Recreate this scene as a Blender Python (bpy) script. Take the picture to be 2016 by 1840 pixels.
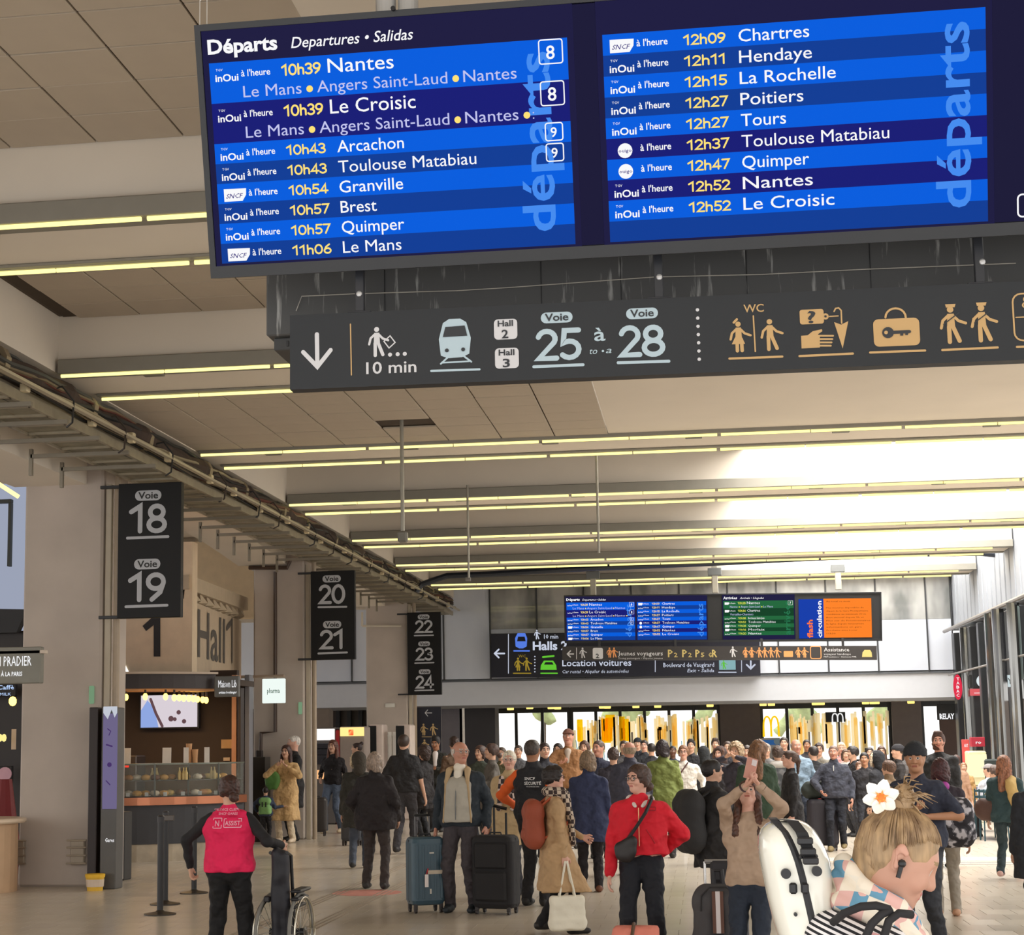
import bpy, math, random
import numpy as np
from mathutils import Vector, Matrix
random.seed(7); rng = np.random.default_rng(7)
for _o in list(bpy.data.objects): bpy.data.objects.remove(_o)
scn = bpy.context.scene
COL = scn.collection
H = 1.75
# ------------------------------------------------------------------ camera
F, CX, CY, PI_, RO, YA = 3372.3, 865.4, 990.0, .13944, -.013728, -.150396
def _axes():
    c, s = math.cos(YA), math.sin(YA); cp, sp = math.cos(PI_), math.sin(PI_); cr, sr = math.cos(RO), math.sin(RO)
    x1 = Vector((c, -s, 0)); y1 = Vector((s, c, 0)); z = Vector((0, 0, 1))
    fwd = cp*y1 + sp*z; z2 = -sp*y1 + cp*z
    return cr*x1 + sr*z2, cr*z2 - sr*x1, fwd
RIGHT, UP, FWD = _axes()
cam_d = bpy.data.cameras.new('camera'); cam = bpy.data.objects.new('camera', cam_d); COL.objects.link(cam)
m = Matrix((RIGHT, UP, -FWD)).transposed().to_4x4(); m.translation = Vector((0, 0, H)); cam.matrix_world = m
cam_d.sensor_fit = 'HORIZONTAL'; cam_d.sensor_width = 36; cam_d.lens = F/2016*36
cam_d.shift_x = (1008-CX)/2016; cam_d.shift_y = (CY-920)/2016; cam_d.clip_end = 500
scn.camera = cam
def ray(px, py):
    return (FWD + RIGHT*((px-CX)/F) - UP*((py-CY)/F))
def at_y(px, py, Y):
    r = ray(px, py); p = r*(Y/r.y); return Vector((p.x, Y, p.z+H))
def at_z(px, py, Z=0.0):
    r = ray(px, py); t = (Z-H)/r.z; return Vector((r.x*t, r.y*t, Z))
def at_x(px, py, X):
    r = ray(px, py); t = X/r.x; return Vector((X, r.y*t, r.z*t+H))
# ------------------------------------------------------------------ view, world
scn.view_settings.view_transform = 'Standard'; scn.view_settings.look = 'None'
scn.view_settings.exposure = 0.0; scn.view_settings.gamma = 1.0; scn.view_settings.use_curve_mapping = False
w = bpy.data.worlds.new('sky'); scn.world = w; w.use_nodes = True
bg = w.node_tree.nodes['Background']; bg.inputs[0].default_value = (1.0, .985, .965, 1); bg.inputs[1].default_value = 1.8
def area(name, loc, sx, sy, power, col, rot=(0, 0, 0)):
    l = bpy.data.lights.new(name, 'AREA'); l.shape = 'RECTANGLE'; l.size = sx; l.size_y = sy; l.energy = power; l.color = col
    o = bpy.data.objects.new(name, l); COL.objects.link(o); o.location = loc; o.rotation_euler = rot; return o
BEAMS = [(7.0, 8.1), (12.1, 13.2), (17.25, 18.4), (22.45, 23.5), (27.55, 28.6), (32.75, 33.8), (37.6, 38.7), (42.6, 43.7)]
SOF = 5.75; PAN = 6.35
SKY_X0, SKY_X1 = .8, 6.6
for i in range(3, 8):                                   # daylight in the roof wells between the beams, right half of the hall
    y0 = BEAMS[i][1]; y1 = BEAMS[i+1][0] if i < 7 else 47
    area('skylight_daylight', ((SKY_X0+SKY_X1)/2, (y0+y1)/2, 7.05), SKY_X1-SKY_X0-.2, y1-y0-.2, 900 if i < 6 else 860 if i == 6 else 560, (1, .985, .95))
# ------------------------------------------------------------------ helpers
ORG = {}
ORD = ['first', 'second', 'third', 'fourth', 'fifth', 'sixth', 'seventh', 'eighth', 'ninth', 'tenth']+[t+'th' for t in ('eleven', 'twelf', 'thirteen', 'fourteen', 'fifteen', 'sixteen', 'seventeen', 'eighteen', 'nineteen', 'twentie')]+['twenty-'+t for t in ('first', 'second', 'third', 'fourth', 'fifth', 'sixth', 'seventh', 'eighth', 'ninth')]+['thirtieth']+['thirty-'+t for t in ('first', 'second', 'third', 'fourth', 'fifth', 'sixth')]
def lin(c):
    c = c/255.0
    return c/12.92 if c <= .04045 else ((c+.055)/1.055)**2.4
_M = {}
def mat(rgb, rough=.6, metal=0., emit=0., var=.06, scale=6., bump=0., spec=.5, alpha=None, coat=0.):
    key = (tuple(rgb), rough, metal, emit, var, scale, bump, spec, alpha, coat)
    if key in _M: return _M[key]
    m = bpy.data.materials.new('m%d_%d_%d' % tuple(int(v) for v in rgb)); m.use_nodes = True
    nt = m.node_tree; b = nt.nodes['Principled BSDF']; c = [lin(v) for v in rgb]
    b.inputs['Base Color'].default_value = (*c, 1); b.inputs['Roughness'].default_value = rough
    b.inputs['Metallic'].default_value = metal; b.inputs['Specular IOR Level'].default_value = spec
    if coat: b.inputs['Coat Weight'].default_value = coat; b.inputs['Coat Roughness'].default_value = .08
    if emit:
        b.inputs['Base Color'].default_value = (0, 0, 0, 1)
        b.inputs['Emission Color'].default_value = (*c, 1); b.inputs['Emission Strength'].default_value = emit
        b.inputs['Specular IOR Level'].default_value = .04; b.inputs['Roughness'].default_value = .9
    elif var or bump:
        tc = nt.nodes.new('ShaderNodeTexCoord'); n = nt.nodes.new('ShaderNodeTexNoise')
        n.inputs['Scale'].default_value = scale; n.inputs['Detail'].default_value = 4 if bump < .7 else 2
        nt.links.new(tc.outputs['Object'], n.inputs['Vector'])
        if var:
            r = nt.nodes.new('ShaderNodeMapRange'); r.inputs[1].default_value = .25; r.inputs[2].default_value = .75
            r.inputs[3].default_value = 1-var; r.inputs[4].default_value = 1+var
            x = nt.nodes.new('ShaderNodeVectorMath'); x.operation = 'SCALE'; x.inputs[0].default_value = c
            nt.links.new(n.outputs['Fac'], r.inputs[0]); nt.links.new(r.outputs[0], x.inputs['Scale'])
            nt.links.new(x.outputs[0], b.inputs['Base Color'])
        if bump:
            bp = nt.nodes.new('ShaderNodeBump'); bp.inputs['Strength'].default_value = bump; bp.inputs['Distance'].default_value = .02 if bump < .7 else .08
            nt.links.new(n.outputs['Fac'], bp.inputs['Height']); nt.links.new(bp.outputs[0], b.inputs['Normal'])
    if alpha is not None:
        b.inputs['Alpha'].default_value = alpha
    _M[key] = m; return m
def emi(rgb, s=1.): return mat(rgb, .4, 0, s, 0)
def pattern(kind, c1, c2, scale, rough=.85, c3=None):
    m = bpy.data.materials.new(kind); m.use_nodes = True; nt = m.node_tree; b = nt.nodes['Principled BSDF']; b.inputs['Roughness'].default_value = rough
    tc = nt.nodes.new('ShaderNodeTexCoord'); L = nt.links.new
    A = (*[lin(v) for v in c1], 1); B = (*[lin(v) for v in c2], 1)
    if kind == 'check':
        n = nt.nodes.new('ShaderNodeTexChecker'); n.inputs['Scale'].default_value = scale; n.inputs[1].default_value = A; n.inputs[2].default_value = B
        L(tc.outputs['Object'], n.inputs['Vector']); L(n.outputs['Color'], b.inputs['Base Color'])
    else:
        r = nt.nodes.new('ShaderNodeValToRGB'); r.color_ramp.elements[0].color = A; r.color_ramp.elements[1].color = B
        if kind == 'camo':
            n = nt.nodes.new('ShaderNodeTexNoise'); n.inputs['Scale'].default_value = scale; n.inputs['Detail'].default_value = 1.
            L(tc.outputs['Object'], n.inputs['Vector']); L(n.outputs['Fac'], r.inputs[0])
            r.color_ramp.interpolation = 'CONSTANT'; r.color_ramp.elements[1].position = .5
            if c3:
                e = r.color_ramp.elements.new(.43); e.color = (*[lin(v) for v in c3], 1)
        else:                                   # stripe / strands
            mp = nt.nodes.new('ShaderNodeMapping'); L(tc.outputs['Object'], mp.inputs['Vector'])
            if kind == 'stripe': mp.inputs['Rotation'].default_value = (0, math.radians(55), 0)
            n = nt.nodes.new('ShaderNodeTexWave' if kind == 'stripe' else 'ShaderNodeTexNoise')
            if kind == 'strands': mp.inputs['Scale'].default_value = (1, 1, .16); n.inputs['Detail'].default_value = 5
            if kind == 'glaze': mp.inputs['Scale'].default_value = (1.6, 1, .7); n.inputs['Detail'].default_value = 3
            n.inputs['Scale'].default_value = scale
            L(mp.outputs[0], n.inputs['Vector']); L(n.outputs['Fac'], r.inputs[0])
            if kind == 'stripe': r.color_ramp.interpolation = 'CONSTANT'; r.color_ramp.elements[1].position = .5
            else: r.color_ramp.elements[0].position = .35; r.color_ramp.elements[1].position = .65
        L(r.outputs[0], b.inputs['Base Color'])
    return m
def glass_mat(rgb=(225, 235, 235), a=.18, rough=.05):
    m = bpy.data.materials.new('glass'); m.use_nodes = True; nt = m.node_tree; b = nt.nodes['Principled BSDF']
    b.inputs['Base Color'].default_value = (*[lin(v) for v in rgb], 1); b.inputs['Roughness'].default_value = rough; b.inputs['Alpha'].default_value = a
    return m
def link(name, me, parent=None):
    o = bpy.data.objects.new(name, me); COL.objects.link(o)
    if parent is not None: o.parent = parent; ORG[o.name] = ORG.get(parent.name, Vector())
    else: ORG[o.name] = Vector()
    return o
def tag(o, label=None, cat=None, group=None, kind=None):
    if label: o['label'] = label
    if cat: o['category'] = cat
    if group: o['group'] = group
    if kind: o['kind'] = kind
    return o
def thing(name, loc, label, cat, group=None, rz=0.):
    o = bpy.data.objects.new(name, None); COL.objects.link(o); o.location = loc; o.rotation_euler = (0, 0, rz)
    o.empty_display_size = .1; ORG[o.name] = Vector(loc); return tag(o, label, cat, group)
class MB:
    def __init__(s): s.v = []; s.f = []; s.smooth = False; s.mi = []
    def add(s, vs, fs):
        k = len(s.v); s.v += [tuple(v) for v in vs]; s.f += [tuple(i+k for i in f) for f in fs]; return s
    def box(s, x0, x1, y0, y1, z0, z1):
        vs = [(x, y, z) for z in (z0, z1) for y in (y0, y1) for x in (x0, x1)]
        return s.add(vs, [(0, 2, 3, 1), (4, 5, 7, 6), (0, 1, 5, 4), (2, 6, 7, 3), (0, 4, 6, 2), (1, 3, 7, 5)])
    def bbox(s, x0, x1, y0, y1, z0, z1, b=.01):     # chamfered box
        xs, ys, zs = (x0, x1), (y0, y1), (z0, z1); vs = []; 
        def P(a, sx, sy, sz):
            p = [xs[sx], ys[sy], zs[sz]]; sg = [b if q == 0 else -b for q in (sx, sy, sz)]
            for k in range(3):
                if k != a: p[k] += sg[k]
            return p
        ix = {}
        for sx in (0, 1):
            for sy in (0, 1):
                for sz in (0, 1):
                    for a in range(3): ix[(a, sx, sy, sz)] = len(vs); vs.append(P(a, sx, sy, sz))
        fs = []
        for sg in (0, 1):
            q = [ix[(0, sg, *t)] for t in ((0, 0), (1, 0), (1, 1), (0, 1))]; fs.append(q if sg else q[::-1])
            q = [ix[(1, t[0], sg, t[1])] for t in ((0, 0), (0, 1), (1, 1), (1, 0))]; fs.append(q if sg else q[::-1])
            q = [ix[(2, *t, sg)] for t in ((0, 0), (1, 0), (1, 1), (0, 1))]; fs.append(q if sg else q[::-1])
        for a in range(3):
            o1, o2 = [k for k in range(3) if k != a]
            for s1 in (0, 1):
                for s2 in (0, 1):
                    def K(ax, va):
                        t = [0, 0, 0]; t[o1] = s1; t[o2] = s2; t[a] = va; return ix[(ax, *t)]
                    fs.append([K(o1, 0), K(o1, 1), K(o2, 1), K(o2, 0)])
        for sx in (0, 1):
            for sy in (0, 1):
                for sz in (0, 1): fs.append([ix[(a, sx, sy, sz)] for a in range(3)])
        return s.add(vs, fs)
    def cyl(s, a, b, r, n=10, r2=None, cap=True):
        a = Vector(a); b = Vector(b); d = (b-a).normalized(); r2 = r if r2 is None else r2
        u = d.orthogonal().normalized(); v = d.cross(u); vs = []
        for p, q in ((a, r), (b, r2)):
            for i in range(n):
                t = 2*math.pi*i/n; vs.append(p+(u*math.cos(t)+v*math.sin(t))*q)
        fs = [(i, (i+1) % n, n+(i+1) % n, n+i) for i in range(n)]
        if cap: fs += [tuple(range(n))[::-1], tuple(range(n, 2*n))]
        return s.add(vs, fs)
    def tube(s, pts, r, n=6):
        pts = [Vector(p) for p in pts]; rings = []; u = None; vs = []
        for i, p in enumerate(pts):
            d = (pts[min(i+1, len(pts)-1)]-pts[max(i-1, 0)]).normalized()
            u = d.orthogonal().normalized() if u is None else (u-d*u.dot(d)).normalized()
            v = d.cross(u); rr = r[i] if isinstance(r, (list, tuple)) else r
            for k in range(n):
                t = 2*math.pi*k/n; vs.append(p+(u*math.cos(t)+v*math.sin(t))*rr)
        fs = [(i*n+k, i*n+(k+1) % n, (i+1)*n+(k+1) % n, (i+1)*n+k) for i in range(len(pts)-1) for k in range(n)]
        fs += [tuple(range(n))[::-1], tuple(range((len(pts)-1)*n, len(pts)*n))]
        return s.add(vs, fs)
    def lathe(s, c, prof, n=16):
        vs = []; c = Vector(c)
        for r, z in prof:
            for i in range(n): t = 2*math.pi*i/n; vs.append(c+Vector((r*math.cos(t), r*math.sin(t), z)))
        fs = [(j*n+i, j*n+(i+1) % n, (j+1)*n+(i+1) % n, (j+1)*n+i) for j in range(len(prof)-1) for i in range(n)]
        fs += [tuple(range(n))[::-1], tuple(range((len(prof)-1)*n, len(prof)*n))]
        return s.add(vs, fs)
    def quad(s, a, b, c, d): return s.add([a, b, c, d], [(0, 1, 2, 3)])
    def slab(s, pts, n):                      # polygon extruded along n
        k = len(pts); n = Vector(n); vs = [Vector(p) for p in pts]; vs += [p+n for p in vs]
        return s.add(vs, [tuple(range(k))[::-1], tuple(range(k, 2*k))]+[(i, (i+1) % k, k+(i+1) % k, k+i) for i in range(k)])
    def ball(s, c, r, n=10, sc=(1, 1, 1)):
        c = Vector(c); prof = []
        vs = []; m_ = n//2
        for j in range(m_+1):
            ph = math.pi*(j/m_-.5)
            for i in range(n):
                t = 2*math.pi*i/n; vs.append(c+Vector((r*sc[0]*math.cos(ph)*math.cos(t), r*sc[1]*math.cos(ph)*math.sin(t), r*sc[2]*math.sin(ph))))
        return s.add(vs, [(j*n+i, j*n+(i+1) % n, (j+1)*n+(i+1) % n, (j+1)*n+i) for j in range(m_) for i in range(n)])
    def build(s, name, mt, parent=None, label=None, smooth=False, kind=None, local=False):
        off = Vector() if (parent is None or local) else ORG[parent.name]
        me = bpy.data.meshes.new(name); me.from_pydata([(v[0]-off[0], v[1]-off[1], v[2]-off[2]) for v in s.v], [], s.f)
        me.materials.append(mt)
        if smooth: me.shade_smooth()
        me.update(); o = link(name, me, parent)
        if label: o['label'] = label
        if kind: o['kind'] = kind
        return o
def struct(name, mb, mt, **k):
    return mb.build(name, mt, kind='structure', **k)
# ---- flat print on a real plane
class Plane:
    def __init__(s, O, U, V):
        s.O = Vector(O); s.U = Vector(U).normalized(); s.V = Vector(V).normalized(); s.N = s.U.cross(s.V)
    sc = 1.
    def p(s, u, v, n=0.): return s.O+s.U*(u*s.sc)+s.V*(v*s.sc)+s.N*n
    def uv(s, px, py):
        r = ray(px, py); c = Vector((0, 0, H)); t = (s.O-c).dot(s.N)/r.dot(s.N); q = c+r*t-s.O
        return q.dot(s.U)/s.sc, q.dot(s.V)/s.sc
class Flat:
    def __init__(s, pl, n=.004): s.pl = pl; s.n = n; s.mb = MB(); s.k = 0
    def poly(s, pts): s.k = (s.k+1) % 16; s.mb.add([s.pl.p(u, v, s.n+s.k*.00012) for u, v in pts], [tuple(range(len(pts)))]); return s
    def rect(s, u0, v0, u1, v1): return s.poly([(u0, v0), (u1, v0), (u1, v1), (u0, v1)])
    def disc(s, u, v, r, k=14): return s.poly([(u+r*math.cos(2*math.pi*i/k), v+r*math.sin(2*math.pi*i/k)) for i in range(k)])
    def cap(s, u0, v0, u1, v1, w):
        a = math.atan2(v1-v0, u1-u0); P = []
        for i in range(7): t = a+math.pi/2+math.pi*i/6; P.append((u0+w/2*math.cos(t), v0+w/2*math.sin(t)))
        for i in range(7): t = a-math.pi/2+math.pi*i/6; P.append((u1+w/2*math.cos(t), v1+w/2*math.sin(t)))
        return s.poly(P)
    def line(s, pts, w):
        pts = [Vector((p[0], p[1])) for p in pts]; closed = (pts[0]-pts[-1]).length < 1e-6; N = len(pts); vs = []; s.k = (s.k+1) % 16; n = s.n+s.k*.00012
        for i, p in enumerate(pts):
            a = pts[i-1] if i else (pts[-2] if closed else p-(pts[1]-p)); b = pts[i+1] if i < N-1 else (pts[1] if closed else p+(p-pts[i-1]))
            d1 = (p-a).normalized(); d2 = (b-p).normalized(); m1 = Vector((-d1.y, d1.x)); m2 = Vector((-d2.y, d2.x)); m = (m1+m2).normalized(); L = w/2/max(m.dot(m1), .45)
            vs += [s.pl.p(p.x+m.x*L, p.y+m.y*L, n), s.pl.p(p.x-m.x*L, p.y-m.y*L, n)]
        s.mb.add(vs, [(2*i, 2*i+1, 2*i+3, 2*i+2) for i in range(N-1)])
        if not closed and N > 2: s.disc(pts[0].x, pts[0].y, w/2, 10); s.disc(pts[-1].x, pts[-1].y, w/2, 10)
        elif not closed: s.mb.v = s.mb.v[:-4]; s.mb.f = s.mb.f[:-1]; s.cap(*pts[0], *pts[1], w)
        return s
    def rr(s, u0, v0, u1, v1, r):
        P = []
        for cx_, cy_, a0 in ((u1-r, v1-r, 0), (u0+r, v1-r, 90), (u0+r, v0+r, 180), (u1-r, v0+r, 270)):
            for i in range(5): t = math.radians(a0+22.5*i); P.append((cx_+r*math.cos(t), cy_+r*math.sin(t)))
        return s.poly(P)
    def rrline(s, u0, v0, u1, v1, r, w):
        P = []
        for cx_, cy_, a0 in ((u1-r, v1-r, 0), (u0+r, v1-r, 90), (u0+r, v0+r, 180), (u1-r, v0+r, 270)):
            for i in range(5): t = math.radians(a0+22.5*i); P.append((cx_+r*math.cos(t), cy_+r*math.sin(t)))
        return s.line(P+[P[0]], w)
    def build(s, name, mt, parent=None, label=None): return s.mb.build(name, mt, parent, label)
_TX = {}
def text_mesh(body, bold=0., shear=0., res=3):
    key = (body, bold, shear, res)
    if key in _TX: return _TX[key]
    cu = bpy.data.curves.new('t', 'FONT'); cu.body = body; cu.size = 1; cu.offset = bold; cu.shear = shear; cu.resolution_u = res; cu.fill_mode = 'FRONT'
    ob = bpy.data.objects.new('t', cu); me = bpy.data.meshes.new_from_object(ob)
    n = len(me.vertices); co = np.empty(n*3); me.vertices.foreach_get('co', co); co = co.reshape(-1, 3)
    fs = [tuple(p.vertices) for p in me.polygons]
    bpy.data.objects.remove(ob); bpy.data.curves.remove(cu); bpy.data.meshes.remove(me)
    _TX[key] = (co, fs, co[:, 0].min() if n else 0, co[:, 0].max() if n else 1); return _TX[key]
CAPH = .73
def put_text(fl, body, u, v, cap, width=None, bold=0., shear=0., rot=0., res=3, n=None):
    """letters whose capitals are `cap` metres tall, baseline-left at (u, v)"""
    if 'M' in body: bold = 0.
    co, fs, x0, x1 = text_mesh(body, bold, shear, res); sy = cap/CAPH; sx = sy if width is None else width/max(x1-x0, .01)
    c, s_ = math.cos(rot), math.sin(rot); n = fl.n if n is None else n; vs = []
    for x, y, _ in co:
        a = (x-x0)*sx; b = y*sy; vs.append(fl.pl.p(u+a*c-b*s_, v+a*s_+b*c, n))
    fl.mb.add(vs, fs); return u+(x1-x0)*sx
def _arc(cx_, cy_, rx, ry, a0, a1, n=10): return [(cx_+rx*math.cos(math.radians(a0+(a1-a0)*i/n)), cy_+ry*math.sin(math.radians(a0+(a1-a0)*i/n))) for i in range(n+1)]
STROKES = {'0': (.62, [_arc(.31, .5, .24, .43, 0, 360, 20)]), '1': (.50, [[(.06, .74), (.32, .93), (.32, .07)]]), '2': (.58, [_arc(.29, .69, .21, .24, 165, -30, 10)+[(.09, .07), (.53, .07)]]),
           '3': (.56, [_arc(.26, .72, .20, .21, 150, -90, 9)+_arc(.26, .28, .23, .22, 90, -150, 10)]), '4': (.62, [[(.42, .07), (.42, .93), (.07, .29), (.58, .29)]]), '5': (.57, [[(.50, .93), (.15, .93), (.12, .54)]+_arc(.27, .33, .23, .26, 115, -140, 11)]),
           '6': (.60, [_arc(.31, .31, .22, .24, 0, 360, 18), [(.10, .36), (.20, .68), (.44, .93)]]), '7': (.55, [[(.06, .93), (.50, .93), (.20, .07)]]), '8': (.60, [_arc(.30, .71, .19, .21, 0, 360, 18), _arc(.30, .28, .23, .22, 0, 360, 18)]),
           '9': (.60, [_arc(.29, .68, .22, .24, 0, 360, 18), [(.51, .64), (.42, .32), (.18, .07)]]), 'h': (.56, [[(.10, .95), (.10, .07)], [(.10, .42)]+_arc(.28, .44, .17, .18, 150, 0, 8)+[(.45, .07)]])}
def stroke_num(fl, body, u, v, cap, width, wt=.15):
    adv = sum(STROKES[c][0] for c in body); k = width/adv; x = 0
    for c in body:
        for path in STROKES[c][1]: fl.line([(u+(x+p)*k, v+q*cap) for p, q in path], wt*cap)
        x += STROKES[c][0]
def px_num(fl, body, xl, yb, xr, caph, wt=.19):
    u0, v0 = fl.pl.uv(xl, yb); u1, _ = fl.pl.uv(xr, yb); _, v1 = fl.pl.uv(xl, yb-caph); stroke_num(fl, body, u0, v0, abs(v1-v0), abs(u1-u0), wt)
def px_text(fl, body, xl, yb, xr, caph, **k):
    """fit between two picture columns on the sign's own plane; caph in picture pixels"""
    u0, v0 = fl.pl.uv(xl, yb); u1, _ = fl.pl.uv(xr, yb); _, v1 = fl.pl.uv(xl, yb-caph)
    return put_text(fl, body, u0, v0, abs(v1-v0), abs(u1-u0), **k)
# ---- distance-field modelling: rounded limbs blended into one skin, meshed by surface nets
CUBE = [(i, j, k) for i in (0, 1) for j in (0, 1) for k in (0, 1)]
EDGES = [(a, b) for a in range(8) for b in range(a+1, 8) if sum(abs(p-q) for p, q in zip(CUBE[a], CUBE[b])) == 1]
def sdf_mesh(prims, vox, amp=0., freq=22., clips=(), seed=0.):
    """prims: (a, b, ra, rb, blend, kind, squash(x,y,z)) kind +1 add, -1 carve"""
    lo = np.full(3, 1e9); hi = -lo
    for a, b, ra, rb, k, kind, sq in prims:
        if kind < 0 or kind == 2: continue
        r = max(ra, rb)*max(1, *sq)+vox*2; lo = np.minimum(lo, np.minimum(a, b)-r); hi = np.maximum(hi, np.maximum(a, b)+r)
    n = np.ceil((hi-lo)/vox).astype(int)+2
    D = np.full(n, 9., np.float32); ax = [lo[i]+vox*np.arange(n[i]) for i in range(3)]
    for a, b, ra, rb, k, kind, sq in prims:
        if kind == 2:                       # trim everything so far to the side a.p < ra (a hem or a neckline)
            D = np.maximum(D, a[0]*ax[0][:, None, None]+a[1]*ax[1][None, :, None]+a[2]*ax[2][None, None, :]-ra); continue
        a = np.array(a, float); b = np.array(b, float); r = max(ra, rb)*max(1, *sq)+k+vox*2+amp
        i0 = np.clip(((np.minimum(a, b)-r-lo)/vox).astype(int), 0, n); i1 = np.clip(((np.maximum(a, b)+r-lo)/vox).astype(int)+2, 0, n)
        if (i1 <= i0).any(): continue
        X = ax[0][i0[0]:i1[0]][:, None, None]; Y = ax[1][i0[1]:i1[1]][None, :, None]; Z = ax[2][i0[2]:i1[2]][None, None, :]
        d = b-a; L = float(d@d)
        if L < 1e-9: t = 0.
        else: t = np.clip(((X-a[0])*d[0]+(Y-a[1])*d[1]+(Z-a[2])*d[2])/L, 0, 1)
        qx = (X-a[0]-t*d[0])/sq[0]; qy = (Y-a[1]-t*d[1])/sq[1]; qz = (Z-a[2]-t*d[2])/sq[2]
        e = (np.sqrt(qx*qx+qy*qy+qz*qz)-(ra+(rb-ra)*t))*min(sq)
        sl = (slice(i0[0], i1[0]), slice(i0[1], i1[1]), slice(i0[2], i1[2])); O = D[sl]
        if kind > 0:
            h = np.maximum(k-np.abs(O-e), 0)/max(k, 1e-6); D[sl] = np.minimum(O, e)-h*h*k*.25
        else:
            e = -e; h = np.maximum(k-np.abs(O-e), 0)/max(k, 1e-6); D[sl] = np.maximum(O, e)+h*h*k*.25
    X = ax[0][:, None, None]; Y = ax[1][None, :, None]; Z = ax[2][None, None, :]
    if amp:
        X2 = X+.35*Z; D = D+amp*.9*np.abs(np.sin(freq*.5*X2+2.2*np.sin(freq*.23*Z+seed)+seed*2)*np.sin(freq*.38*Z+1.7*np.sin(freq*.3*Y+seed))) +amp*.8*(np.sin(freq*X+3*np.sin(freq*.6*Z+seed)+seed)*np.sin(freq*.55*Z+2*np.sin(freq*.5*X+seed))+.6*np.sin(freq*1.7*Z+4*X*freq*.3+seed)*np.sin(freq*Y))
    for nx, ny, nz, dd in clips:            # keep n.p < d
        D = np.maximum(D, nx*X+ny*Y+nz*Z-dd)
    D = D.astype(np.float32); D[0] = D[-1] = 9; D[:, 0] = D[:, -1] = 9; D[:, :, 0] = D[:, :, -1] = 9
    S = D < 0; m_ = n-1
    cnt = np.zeros(m_, np.int8)
    for i, j, k in CUBE: cnt += S[i:i+m_[0], j:j+m_[1], k:k+m_[2]]
    act = np.argwhere((cnt > 0) & (cnt < 8))
    if len(act) == 0: return np.zeros((0, 3)), np.zeros((0, 4), int)
    idx = np.full(m_, -1, np.int64); idx[act[:, 0], act[:, 1], act[:, 2]] = np.arange(len(act))
    val = np.stack([D[act[:, 0]+i, act[:, 1]+j, act[:, 2]+k] for i, j, k in CUBE], 1)
    P = np.zeros((len(act), 3)); W = np.zeros(len(act)); C = np.array(CUBE, float)
    for a, b in EDGES:
        va, vb = val[:, a], val[:, b]; mk = (va < 0) != (vb < 0); t = np.where(mk, va/np.where(mk, va-vb, 1), 0)
        P += mk[:, None]*(C[a]+t[:, None]*(C[b]-C[a])); W += mk
    P = lo+(act+P/W[:, None])*vox
    Fs = []
    for axn in range(3):
        o1, o2 = [(1, 2), (2, 0), (0, 1)][axn]
        s0 = [slice(1, m_[0]), slice(1, m_[1]), slice(1, m_[2])]; s1 = list(s0)
        s0[axn] = slice(0, m_[axn]); s1[axn] = slice(1, m_[axn]+1)
        A = S[tuple(s0)]; B = S[tuple(s1)]; g = np.argwhere(A != B); inside = A[g[:, 0], g[:, 1], g[:, 2]]
        g = g+1; g[:, axn] -= 1
        def I(d1, d2):
            h = g.copy(); h[:, o1] -= d1; h[:, o2] -= d2; return idx[h[:, 0], h[:, 1], h[:, 2]]
        q = np.stack([I(0, 0), I(1, 0), I(1, 1), I(0, 1)], 1); q = np.where(inside[:, None], q, q[:, ::-1]); Fs.append(q)
    Fa = np.concatenate(Fs); Fa = Fa[(Fa >= 0).all(1)]
    return P, Fa
def np_mesh(name, V, Fq, mats, parent, slots=None, label=None):
    me = bpy.data.meshes.new(name); me.vertices.add(len(V)); me.vertices.foreach_set('co', np.ascontiguousarray(V, np.float32).ravel())
    me.loops.add(len(Fq)*4); me.loops.foreach_set('vertex_index', np.ascontiguousarray(Fq, np.int32).ravel())
    me.polygons.add(len(Fq)); me.polygons.foreach_set('loop_start', np.arange(0, len(Fq)*4, 4, dtype=np.int32))
    for mt in mats: me.materials.append(mt)
    if slots is not None: me.polygons.foreach_set('material_index', slots.astype(np.int32))
    me.update(calc_edges=True); me.shade_smooth()
    o = link(name, me, parent)
    if label: o['label'] = label
    return o
def cp(a, b, ra, rb=None, k=.03, kind=1, sq=(1, 1, 1)):
    return (np.array(a, float), np.array(b, float), ra, ra if rb is None else rb, k, kind, sq)
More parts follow.
